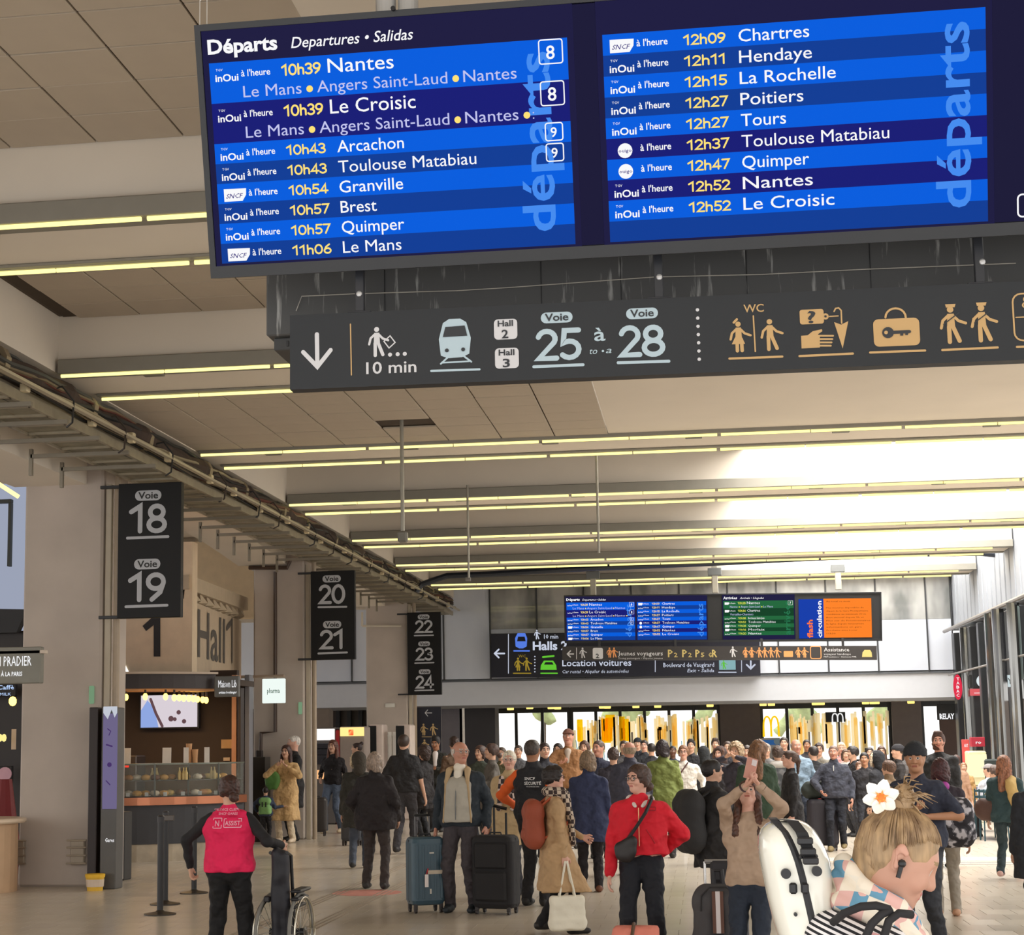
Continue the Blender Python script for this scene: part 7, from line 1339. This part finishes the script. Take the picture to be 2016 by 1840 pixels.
person(1417, 1470, 29, 150, 'person in a brown fur edged hood facing the camera', top=(44, 42, 48), hem=.6, puff=.03, hair='hood', cap_c=(66, 50, 46), fur=(96, 70, 58), skin='p', topname='coat')
person(1448, 1462, 25, 160, 'fair haired woman raising both hands to her face, left of the green jacket', top=(56, 52, 62), hem=.8, hair='curly', hairc=(172, 146, 116), fem=True, hands=((.10, .22, 1.55), (-.08, .22, 1.56)), hints=((1, 0, -.4), (-1, 0, -.4)))
person(1487, 1454, 21.5, 20, 'tall woman with long light brown hair in a dark green jacket', top=(50, 70, 52), hem=.62, puff=.04, pants=(46, 44, 46), hair='long', hairc=(128, 92, 66), fem=True, pitch=25, yaw=-60, walk=.2)
person(1530, 1468, 27, 10, 'person in a grey camouflage coat with a pale scarf, seen from behind', top=pattern('camo', (96, 94, 94), (62, 64, 66), 9, .9, (78, 78, 80)), hem=.5, puff=.03, hair='messy', hairc=(70, 52, 44), fem=True, topname='coat', build_extra=lambda root, s, a, R, piv: sd_part('pale_scarf', [cp((-.08, -.04, 1.46), (.08, -.04, 1.46), .07, k=.03)], mat((176, 170, 164)), root, s, .014, .004))
pn = person(1553, 1476, 23.5, 98, 'woman with a dark ponytail in a long black coat facing left', top=(34, 32, 34), hem=.52, flare=.03, puff=.03, pants=(38, 36, 40), hair='ponytail', hairc=(78, 56, 46), fem=True, skin='p', topname='coat', yaw=0)
person(1543, 1450, 36, 175, 'far man in dark jacket beside the yellow arch sign', top=(52, 52, 58), hair='short', hairc=(46, 36, 32), skin='l')
lb = person(1567, 1453, 28.5, -170, 'balding man in a light blue jacket holding a red bag, walking towards the camera', top=(128, 148, 166), hem=.86, puff=.025, pants=(56, 62, 76), hair='fringe', hairc=(150, 130, 120), skin='r', hands=((.25, .1, .98), (-.28, .06, .90)), walk=.3)
bag_on(lb, 'bright red bag hanging from the hand of the light blue jacket man', (226, 34, 50), (-.29, .08, .66), .1, (1, .7, 1.4), 'red_bag', False)
zp = person(1640, 1466, 28.0, 172, 'man in a navy zip jacket and dark jeans walking with the dark purple suitcase', top=(60, 62, 74), hem=.88, puff=.035, pants=(30, 32, 42), shoes=(140, 122, 84), hair='crop', hairc=(110, 86, 76), skin='r', walk=.55, hands=((.22, .22, 1.0), (-.28, .04, .88)), hints=((1, -.5, 0), (-.5, -1, 0)), collar=.05, g=1.05, build_extra=lambda root, s, a, R, piv: MB().tube([Vector(p)*s for p in ((0, .12, 1.42), (0, .15, 1.33))], .006, 5).build('zip', mat((200, 196, 190)), root, local=True))
person(1612, 1462, 33, 178, 'person in sunglasses just behind the navy zip jacket man', top=(120, 114, 104), hair='messy', hairc=(60, 46, 44), fem=True, build_extra=lambda root, s, a, R, piv: glasses(root, s, R, piv))
person(1588, 1455, 38, 178, 'far dark haired person right of the light blue jacket man', top=(48, 46, 50), hair='short', hairc=(44, 34, 32), skin='m')
person(1656, 1461, 35, 178, 'blonde person in a pink coat behind the navy zip jacket man', top=(216, 156, 152), hem=.6, hair='bob', hairc=(206, 176, 146), fem=True, skin='p')
person(1678, 1469, 32, 110, 'dark haired person in black profile left of the fur hood', top=(36, 34, 38), hem=.7, hair='messy', hairc=(36, 28, 28))
person(1692, 1498, 30, 176, 'child with brown hair beside the black fur hood person', top=(60, 56, 62), hair='messy', hairc=(120, 84, 64), skin='p')
person(1701, 1480, 28.5, 172, 'bearded dark haired man peering out left of the grey fur hood', top=(44, 42, 46), hair='short', hairc=(30, 24, 24), skin='t')
person(1725, 1479, 27, 60, 'person in a black parka with pale fur hood turned away', top=(36, 36, 42), hem=.6, puff=.045, hair='hood', cap_c=(40, 40, 44), fur=(214, 196, 172), topname='coat')
person(1748, 1497, 24, 60, 'person with brown hair and beige fur hood left of the beanie man', top=(150, 126, 100), hem=.7, puff=.04, hair='messy', hairc=(104, 76, 60), skin='l', collar=.07)
person(1766, 1465, 30, 100, 'person in a dark beanie just left of the beanie man', top=(46, 42, 42), hair='beanie', cap_c=(40, 38, 42), skin='l')
for (px, yt, Y, hd_, lab, tp, hr, hc, kw2) in (
    (1228, 1457, 34, 178, 'far man in grey jacket half hidden left of the bald patched big man', (84, 82, 84), 'short', (60, 46, 40), {}),
    (1432, 1458, 33, 175, 'far man in a dark coat beside the fair haired woman', (48, 46, 52), 'short', (66, 50, 42), {}),
    (1470, 1467, 30, 172, 'far person in black behind the tall green jacket woman', (38, 36, 40), 'bob', (54, 40, 36), {}),
    (1508, 1463, 32, 178, 'far person with grey hair behind the camouflage coat', (110, 108, 108), 'messy', (140, 128, 118), {}),
    (1600, 1468, 31, 30, 'person in a black coat with back turned, left of the navy zip jacket', (34, 34, 38), 'short', (40, 32, 30), {}),
    (1665, 1474, 34, 178, 'far person in a white top right of the navy zip jacket', (200, 196, 192), 'bob', (90, 66, 52), {}),
    (1712, 1470, 34, 175, 'far man in dark clothes behind the grey fur hood', (44, 42, 48), 'short', (40, 30, 28), {}),
    (1735, 1468, 36, 178, 'far woman with brown hair and dark scarf near the dark beanie', (80, 60, 56), 'long', (80, 56, 44), {'fem': True}),
    (1785, 1468, 33, 10, 'far person in a grey coat behind the beanie man', (96, 92, 92), 'short', (50, 40, 36), {}),
    (945, 1467, 30, 150, 'far woman in dark green coat behind the bald man', (60, 66, 56), 'bob', (70, 48, 40), {'fem': True}),
    (1020, 1466, 34, 178, 'far man in a grey jacket behind the white haired woman', (90, 90, 94), 'short', (60, 48, 42), {}),
    (1098, 1463, 35, 170, 'far woman with dark hair left of the tan jacket man', (60, 56, 62), 'bob', (44, 32, 30), {'fem': True})):
    person(px, yt, Y, hd_, lab, top=tp, hair=hr, hairc=hc, pants=(46, 46, 52), hem=.8, puff=.02, **kw2)
# -- beanie man with arms folded
def ex(root, s, arms, R, piv):
    g_ = MB(); a, e, wv = arms[0]; c = wv-(wv-e)*.15; g_.lathe((0, 0, 0), [(.033, -.01), (.036, 0), (.033, .01)], 12); d = Vector(wv-e).normalized(); Q = d.to_track_quat('Z', 'Y'); g_.v = [tuple((Q@Vector(v)+Vector(c))*s) for v in g_.v]; g_.build('wristwatch', BLACK, root, local=True)
bm = person(1800, 1460, 14.4, 160, 'man in a black beanie and navy tee shirt, bare forearms raised across his front', top=(48, 52, 68), hem=.90, puff=.02, pants=(52, 54, 60), shoes=(84, 62, 46), hair='beanie', hairc=(28, 24, 24), cap_c=(40, 42, 46), skin='t', sleeve=.5, hands=((-.02, .33, 1.22), (-.14, .22, 1.16)), hints=((1, -.1, -.7), (-1, -.1, -.6)), g=1.12, yaw=8, pitch=8, build_extra=ex, walk=.6, curl=.7, topname='tee_shirt')
s_t = bm['s']; t = carried('black_front_pack', bm, 'black rucksack worn on the front of the beanie man', 'backpack'); sd_part('pack_body', [cp((.09, .20, 1.32), (.16, .20, 1.30), .10, k=.05, sq=(1, .8, 1)), cp((.10, .2, 1.18), (.15, .2, 1.18), .09, k=.05, sq=(1, .8, 1))], mat((36, 36, 40), .8, bump=.5), t, s_t, .011, .004)
t = carried('water_bottle', bm, 'clear plastic bottle held in the hand of the beanie man', 'bottle'); g_ = MB(); g_.lathe(Vector((-.03, .37, 1.10))*s_t, [(.028, 0), (.031, .01), (.031, .10), (.014, .13), (.014, .16)], 14); g_.build('bottle_body', glass_mat((220, 230, 225), .4), t, local=True, smooth=True); g_ = MB(); g_.lathe(Vector((-.03, .37, 1.10))*s_t, [(.032, .03), (.032, .08)], 14); g_.build('label_band', mat((150, 160, 140)), t, local=True)
cm_ = person(1850, 1492, 17.8, -4, 'person with dark red hair and light grey trousers wearing a flower camouflage backpack', top=(58, 50, 58), hem=.85, puff=.03, pants=(158, 148, 134), shoes=(206, 160, 130), hair='bob', hairc=(70, 36, 38), fem=True, walk=.3, build_extra=lambda root, s, a, R, piv: sd_part('magenta_hood', [cp((-.09, -.08, 1.45), (.03, -.1, 1.45), .055, k=.03)], mat((176, 70, 160)), root, s, .012))
backpack(cm_, cm_['s'], pattern('camo', (198, 194, 200), (44, 42, 48), 13, .8, (120, 118, 124)), y=-.24, z=1.06, hgt=.22, w=.16, d=.12, lab='big black and white flowered backpack at right', px=.12)
person(1846, 1440, 24.5, 150, 'bearded man in a long black coat behind the flowered backpack', top=(34, 33, 34), hem=.55, puff=.045, pants=(40, 38, 38), hair='quiff', hairc=(70, 44, 34), skin='r', g=1.1, yaw=20, topname='coat', build_extra=lambda root, s, a, R, piv: sd_part('beard', [cp((-.058, .02, 1.60), (-.02, .066, 1.548), .026, k=.02), cp((.058, .02, 1.60), (.02, .066, 1.548), .026, k=.02), cp((-.02, .066, 1.548), (.02, .066, 1.548), .028, k=.02), cp((-.025, .088, 1.595), (.025, .088, 1.595), .008, k=.01)], mat((80, 50, 38), .9, bump=.6), root, s, .01, .002))
person(1882, 1486, 30, -20, 'person in a tan jacket and dark hair beside the long black coat', top=(168, 132, 108), hem=.8, hair='messy', hairc=(78, 52, 46), fem=True, walk=.3, pants=(206, 160, 160))
person(1897, 1500, 33, 175, 'small person with tan bag near the pink suitcase', top=(176, 140, 90), hem=.7, hair='short', hairc=(150, 110, 80), pants=(90, 70, 60))
# right edge
rh = person(1975, 1486, 22.5, -20, 'woman with wavy auburn hair, teal jacket and mustard shawl at the right', top=(44, 66, 70), hem=.8, puff=.035, pants=(44, 58, 62), shoes=(200, 160, 150), hair='long', hairc=(146, 96, 70), fem=True, walk=.6, yaw=30, build_extra=lambda root, s, a, R, piv: sd_part('mustard_shawl', [cp((.10, -.12, 1.35), (.16, -.1, 1.0), .085, .07, k=.04), cp((.1, -.05, 1.4), (.16, .05, 1.2), .08, .07, k=.04)], mat((200, 168, 108), .9, bump=.7), root, s, .013, .008))
bag_on(rh, 'brown slouchy fur bag carried by the auburn haired woman', (84, 58, 50), (-.26, .0, .98), .15, (1, .7, 1.1), 'slouchy_bag', False)
person(2036, 1500, 16.5, 10, 'dark clothed person mostly cut off by the right picture edge', top=(40, 42, 48), hem=.55, puff=.05, pants=(22, 26, 28), hair='short', hairc=(60, 50, 44), g=1.1, topname='coat', feet=((.1, -.1, .09), (-.16, -.25, .12)))
# seated people at bistro chairs
def seated(px, ytop, Y, heading, lab, top, hair, hairc, capc=None, fur=None, fem=False):
    p = at_y(px, ytop, Y); s = 1.0; z = p.z
    dz = z-1.28; root = person(px, ytop, Y, heading, lab, top=top, hem=.92, puff=.04, pants=(50, 52, 58), hair=hair, hairc=hairc, h=1.70, fem=fem, cap_c=capc, feet=((.12, .42, .54), (-.12, .42, .54)), hands=((.12, .35, 1.02), (-.12, .35, 1.0)), fur=fur)
    root.location.z = .0-.46; return root
seated(1958, 1500, 31.5, 60, 'seated person in an olive jacket with cream hood at the bistro chairs', (88, 88, 66), 'messy', (84, 66, 58))
seated(1945, 1495, 33.5, 40, 'seated person in a white top and grey cap behind the olive jacket', (200, 206, 222), 'cap', (70, 52, 46), (140, 134, 134))
for k in range(3):
    q = at_y(1938+k*9, 1600, 31.2-k*.3); c_ = thing('bistro_chair', (q.x, 31.2-k*.3, 0), 'slim teal metal bistro chair, %s of three at the right' % ('leftmost', 'middle', 'rightmost')[k], 'chair', 'teal bistro chairs'); TL = mat((44, 74, 84), .4, .3)
    g_ = MB(); g_.bbox(-.2, .2, -.2, .2, .44, .46, .006); g_.build('seat', TL, c_, local=True)
    for sx in (-1, 1):
        for sy in (-1, 1): g_ = MB(); g_.tube([(sx*.18, sy*.18, .45), (sx*.2, sy*.24, 0)], .012, 6); g_.build('leg', TL, c_, local=True)
        g_ = MB(); g_.tube([(sx*.18, -.19, .45), (sx*.18, -.25, .86)], .012, 6); g_.build('back_post', TL, c_, local=True)
    for z in (.6, .7, .8): g_ = MB(); g_.bbox(-.18, .18, -.235, -.225, z, z+.04, .003); g_.build('back_slat', TL, c_, local=True)
# -- blonde traveller in front
Yb = 4.0; c = at_y(1765, 1678, Yb); s_b = c.z/1.627; X_b = c.x-.060*s_b
def ex(root, s, arms, R, piv):
    sc = pattern('check', (226, 214, 196), (214, 170, 162), 30)
    nt = sc.node_tree; ck = [n for n in nt.nodes if n.type == 'TEX_CHECKER'][0]
    mx = nt.nodes.new('ShaderNodeTexChecker'); mx.inputs['Scale'].default_value = 15; mx.inputs[2].default_value = (.20, .38, .48, 1); tcn = [n for n in nt.nodes if n.type == 'TEX_COORD'][0]
    mpn = nt.nodes.new('ShaderNodeMapping'); mpn.inputs['Rotation'].default_value = (.5, .6, .3); nt.links.new(tcn.outputs['Object'], mpn.inputs[0]); nt.links.new(mpn.outputs[0], mx.inputs['Vector']); nt.links.new(mpn.outputs[0], ck.inputs['Vector'])
    c2 = nt.nodes.new('ShaderNodeTexChecker'); c2.inputs['Scale'].default_value = 30; c2.inputs[1].default_value = (.12, .29, .42, 1); c2.inputs[2].default_value = (.72, .66, .56, 1); nt.links.new(mpn.outputs[0], c2.inputs['Vector']); nt.links.new(c2.outputs['Color'], mx.inputs[2]); nt.links.new(ck.outputs['Color'], mx.inputs[1]); nt.links.new(mx.outputs['Color'], nt.nodes['Principled BSDF'].inputs['Base Color'])
    N = 12; P = []
    for lay, (rx, ry, zo, th_) in enumerate(((.068, .078, .026, .022), (.082, .092, -.006, .023), (.094, .106, -.038, .024))):
        for i in range(N):
            a, b = [2*math.pi*t/N for t in (i, i+1)]; q_ = lambda t: (rx*math.cos(t), .0+ry*math.sin(t)+.012, 1.502+zo-.066*math.sin(t)+.008*math.sin(3*t+lay)); P.append(cp(q_(a), q_(b), th_, th_, .004))
    sd_part('checked_scarf', P, sc, root, s, .005, .003)
    st = pattern('stripe', (26, 26, 32), (226, 222, 222), 27); st.node_tree.nodes['Mapping'].inputs['Rotation'].default_value = (math.radians(25), math.radians(90), 0)
    sd_part('striped_hood', [cp((-.08, -.11, 1.43), (.08, -.11, 1.43), .065, k=.04), cp((-.1, -.06, 1.42), (-.12, .02, 1.42), .05, k=.04), cp((.1, -.06, 1.42), (.12, .02, 1.42), .05, k=.04), cp((-.05, -.15, 1.38), (.05, -.15, 1.38), .055, k=.04)], st, root, s, .006, .004, 'black and white striped hood')
    T = lambda q: Vector(((np.array(q)-piv)@R.T+piv)*s)
    g_ = MB(); c0 = T((.086, .006, 1.632)); g_.ball(c0, .0095, 10, (1, 1, 1)); g_.tube([c0, T((.090, .014, 1.598))], .0052, 8); g_.build('earbud', mat((22, 22, 24), .3), root, local=True)
    # strands on the bun
    rr = random.Random(5); g_ = MB(); bun = Vector((0, -.068, 1.772)); cc = Vector((0, -.016, 1.657)); ax_ = Vector((.0885, .1135, .0990))
    for k in range(30):
        a = rr.uniform(0, 6.28); b = rr.uniform(-.2, 1.1); L = rr.uniform(.015, .05); d = Vector((math.cos(a)*math.cos(b), math.sin(a)*math.cos(b)+.3, math.sin(b))).normalized()
        p0 = bun+d*.028; p1 = bun+d*(.032+L*.5); p2 = bun+d*(.03+L)+Vector((rr.uniform(-.02, .02), rr.uniform(0, .03), -.008)); g_.tube([T(p0), T(p1), T(p2)], [.0028, .002, .0006], 4)
    for k in range(60):
        a0 = rr.uniform(0, 6.28); tl = rr.uniform(-1, 1); pts = []
        for i in range(7):
            t = a0+i*.45; v = Vector((math.cos(t), math.sin(t), .5*math.sin(t*1.0+tl))).normalized(); pts.append(T(bun+Vector((v.x*.034, v.y*.034, v.z*.034+.004))))
        g_.tube(pts, .0034, 4)
    def onhead(p, e=1.): v = p-cc; v = Vector((v.x/ax_.x, v.y/ax_.y, v.z/ax_.z)).normalized(); return cc+Vector((v.x*ax_.x, v.y*ax_.y, v.z*ax_.z))*e
    for k in range(520):
        th = rr.uniform(-math.pi, math.pi); fr_ = math.cos(th)                    # around the hairline: th = 0 is the brow
        zl = 1.545+.085*max(0, 1-abs(abs(th)-1.75)/.5)*0+(.0 if abs(th) > 2.1 else .185 if abs(th) < .9 else .185-(abs(th)-.9)*.075+(.0))+rr.uniform(-.008, .008)
        if .95 < abs(th) < 2.1: zl = max(zl, 1.655 if abs(th) < 1.75 else 1.60)
        st_p = onhead(Vector((math.sin(th)*.09, math.cos(th)*.105, zl))); mid_ = bun+Vector((0, 0, -.02)); e0 = 1.012+rr.uniform(0, .03); pts = []
        for i in range(7):
            t = i/6; pts.append(T(onhead(st_p.lerp(mid_, t), e0-.01*t)))
        r_ = rr.uniform(.0016, .0034); g_.tube(pts, [.0008, r_*.8, r_, r_, r_, r_, r_*.8], 4)
    g_.build('loose_strands', pattern('strands', (112, 86, 60), (172, 142, 104), 40, .45), root, local=True, smooth=True)
    sd_part('ear', [cp((.084, -.014, 1.655), (.088, -.012, 1.662), .012, .012, .006, sq=(.6, 1, 1)), cp((.089, -.014, 1.662), (.087, .004, 1.657), .008, .007, .008), cp((.084, -.014, 1.66), (.082, -.004, 1.622), .010, .009, .006, sq=(.7, 1, 1)), cp((.088, -.004, 1.643), (.09, -.004, 1.64), .010, .008, .004, -1)], mat((190, 142, 122), .5), root, s, .0022, 0); eo = kid(root, 'ear'); 
    for v in eo.data.vertices: q_ = T(np.array(v.co)/s); v.co = q_
    lp = sd_part('lips', [cp((-.017, .088, 1.586), (.017, .088, 1.586), .0085, k=.004), cp((-.014, .087, 1.576), (.014, .087, 1.576), .0095, k=.002)], mat((176, 104, 100), .4), root, s, .002, 0)
    for v in lp.data.vertices: v.co = T(np.array(v.co)/s)
    # frangipani clip
    fl = thing('flower_clip', (0, 0, 0), 'white frangipani hair flower with an orange centre on the blonde bun', 'hair flower'); fl.parent = None
    M_ = Matrix.Rotation(root.rotation_euler.z, 3, 'Z'); base = Vector(root.location)+M_@T((.060, -.122, 1.745)); fl.location = base; fl.rotation_euler = (math.radians(72), 0, math.radians(-8))
    for k in range(6):
        a = k*math.pi/3+.25; vs = []; n1, n2 = 7, 5
        for i in range(n1):
            t = i/(n1-1); wd = .0125*math.sin(math.pi*min(1, .12+.8*t))*(1.25-.25*t)+.001
            for j in range(n2):
                u = (j/(n2-1)-.5)*2; r = .006+.034*t; z = .010*t*t+.004*u*u-.003; x, y = r, u*wd; vs.append((x*math.cos(a)-y*math.sin(a), x*math.sin(a)+y*math.cos(a), z))
        g_ = MB(); g_.add(vs, [(i*n2+j, i*n2+j+1, (i+1)*n2+j+1, (i+1)*n2+j) for i in range(n1-1) for j in range(n2-1)]); g_.build('petal', mat((246, 240, 230), .5, var=.02), fl, local=True, smooth=True)
    g_ = MB(); g_.ball((0, 0, .0), .011, 12, (1, 1, .5)); g_.build('flower_centre', mat((226, 120, 40), .6), fl, local=True, smooth=True)
    for r_ in range(6): a = r_*math.pi/3+.25; g_ = MB(); g_.add([(.004*math.cos(a+1.5), .004*math.sin(a+1.5), .004), (.018*math.cos(a), .018*math.sin(a), .0035), (.004*math.cos(a-1.5), .004*math.sin(a-1.5), .004)], [(0, 2, 1)]); g_.build('orange_streak', mat((235, 150, 60), .6), fl, local=True)
    for x in (-1, 1): pass
bl = person(1765, 1610, Yb, -90, 'blonde young woman in front bending her head, pink jacket, checked scarf and earbud', top=(222, 168, 172), hem=.9, puff=.03, pants=(60, 60, 66), hair='blonde', hairc=(150, 124, 92), fem=True, pitch=30, hsq=.87, yaw=-4, h=s_b*1.75+.012, X=X_b, vox=.009, build_extra=ex, skin='b', collar=.03, hands=((.2, .3, 1.0), (-.2, .3, 1.0)))
# straps of the case on her shoulders
cs = thing('instrument_case', (at_y(1570, 1750, 4.02).x-.02, 4.05, 0), 'tall white hard instrument case with black seam and buckles worn by the blonde woman', 'instrument case')
T3 = lambda px, py, Y=4.05: at_y(px, py, Y)
xl, xr2 = T3(1497, 1760).x, T3(1650, 1760).x; zt = T3(1560, 1612).z; cxm = (xl+xr2)/2-.005; hw = (xr2-xl)/2
WH = mat((226, 224, 212), .12, var=.02, coat=.6)
LFT = [(1840, 1531), (1800, 1519), (1760, 1509), (1720, 1501), (1690, 1495), (1665, 1492), (1645, 1493), (1632, 1498), (1622, 1508), (1616, 1520), (1613, 1535)]
RGT = [(1840, 1652), (1800, 1645), (1760, 1640), (1720, 1637), (1690, 1632), (1665, 1622), (1645, 1611), (1632, 1602), (1622, 1590), (1616, 1578), (1613, 1562)]
SEAM = [(1840, 1603), (1800, 1592), (1760, 1583), (1720, 1574), (1690, 1566), (1665, 1557), (1645, 1548), (1632, 1541), (1622, 1532), (1616, 1527), (1613, 1522)]
rows_ = [(2150, 1610, 1728, 1680), (1950, 1558, 1680, 1628)]+[(l[0], l[1], r[1], s2[1]) for l, r, s2 in zip(LFT, RGT, SEAM)]
g_ = MB(); h_ = MB(); n = len(rows_); ss = []; hs = []
for i, (py, lx, rx, sx) in enumerate(rows_):
    a, b, m_ = T3(lx, py), T3(rx, py), T3(sx, py); k = min(1, (i+0.0)/(n-1)); dep = .13 if i < n-5 else (.125, .115, .10, .08, .05)[i-(n-5)]
    ss.append((a.z, (a.x+b.x)/2, 4.05, (b.x-a.x)/2, dep)); hs.append((m_.z+(.003 if i == n-1 else 0), m_.x, 4.05, .0105, dep+.004))
loft(g_, ss, 40, 2.9); g_.build('white_shell', WH, cs, smooth=True); loft(h_, hs, 16, 6); h_.build('rubber_seam', mat((34, 34, 36), .6), cs)
fy = 4.05-.133
for px, py, nm, r_ in ((1547, 1719, 'knob', .011), (1608, 1714, 'knob', .011), (1566, 1799, 'knob', .004)):
    q = T3(px, py, fy); g_ = MB(); g_.cyl((q.x, fy+.03, q.z), (q.x, fy-.012, q.z), r_, 18); g_.build(nm, BLACK, cs, smooth=False)
q = T3(1573, 1748, fy); g_ = MB(); g_.bbox(q.x-.021, q.x-.004, fy-.01, fy+.02, q.z-.012, q.z+.012, .004); g_.bbox(q.x+.004, q.x+.021, fy-.01, fy+.02, q.z-.012, q.z+.012, .004); g_.build('latch', BLACK, cs)
g_ = MB(); pts = [T3(px, py, fy+dy) for px, py, dy in ((1535, 1612, .10), (1560, 1615, .05), (1578, 1638, .0), (1589, 1668, -.002), (1593, 1696, -.004))]
for a, b in zip(pts, pts[1:]): g_.slab([a+Vector((-.013, 0, 0)), a+Vector((.013, 0, 0)), b+Vector((.013, 0, 0)), b+Vector((-.013, 0, 0))], (0, -.012, 0))
g_.build('carry_strap', mat((26, 26, 28), .7, bump=.5), cs)
for k, (px, py) in enumerate(((1585, 1655), (1591, 1676), (1596, 1694))): q = T3(px, py, fy-.02); g_ = MB(); g_.bbox(q.x-.017, q.x+.017, fy-.03, fy-.01, q.z-.008, q.z+.008, .003); g_.build('buckle', BLACK, cs)
for px in (1578, 1606): q = T3(px, 1686, fy-.02); g_ = MB(); g_.ball((q.x, fy-.01, q.z), .006, 8); g_.build('rivet', BLACK, cs)
st_ = MAT_ST = mat((30, 28, 30), .8, bump=.4)
for k, P in enumerate((((1640, 1815, -.12), (1662, 1797, -.17), (1695, 1784, -.20), (1725, 1782, -.21), (1752, 1790, -.21)), ((1756, 1790, -.21), (1736, 1799, -.215), (1716, 1818, -.215), (1704, 1845, -.21), (1698, 1900, -.20)), ((1796, 1800, -.20), (1770, 1797, -.215), (1750, 1812, -.22), (1740, 1845, -.215), (1736, 1900, -.21)))):
    g_ = MB(); pts = [at_y(px, py, Yb+dy*1.0) for px, py, dy in P]; g_.tube(pts, .009, 8); g_.build('shoulder_strap', st_, cs, smooth=True)
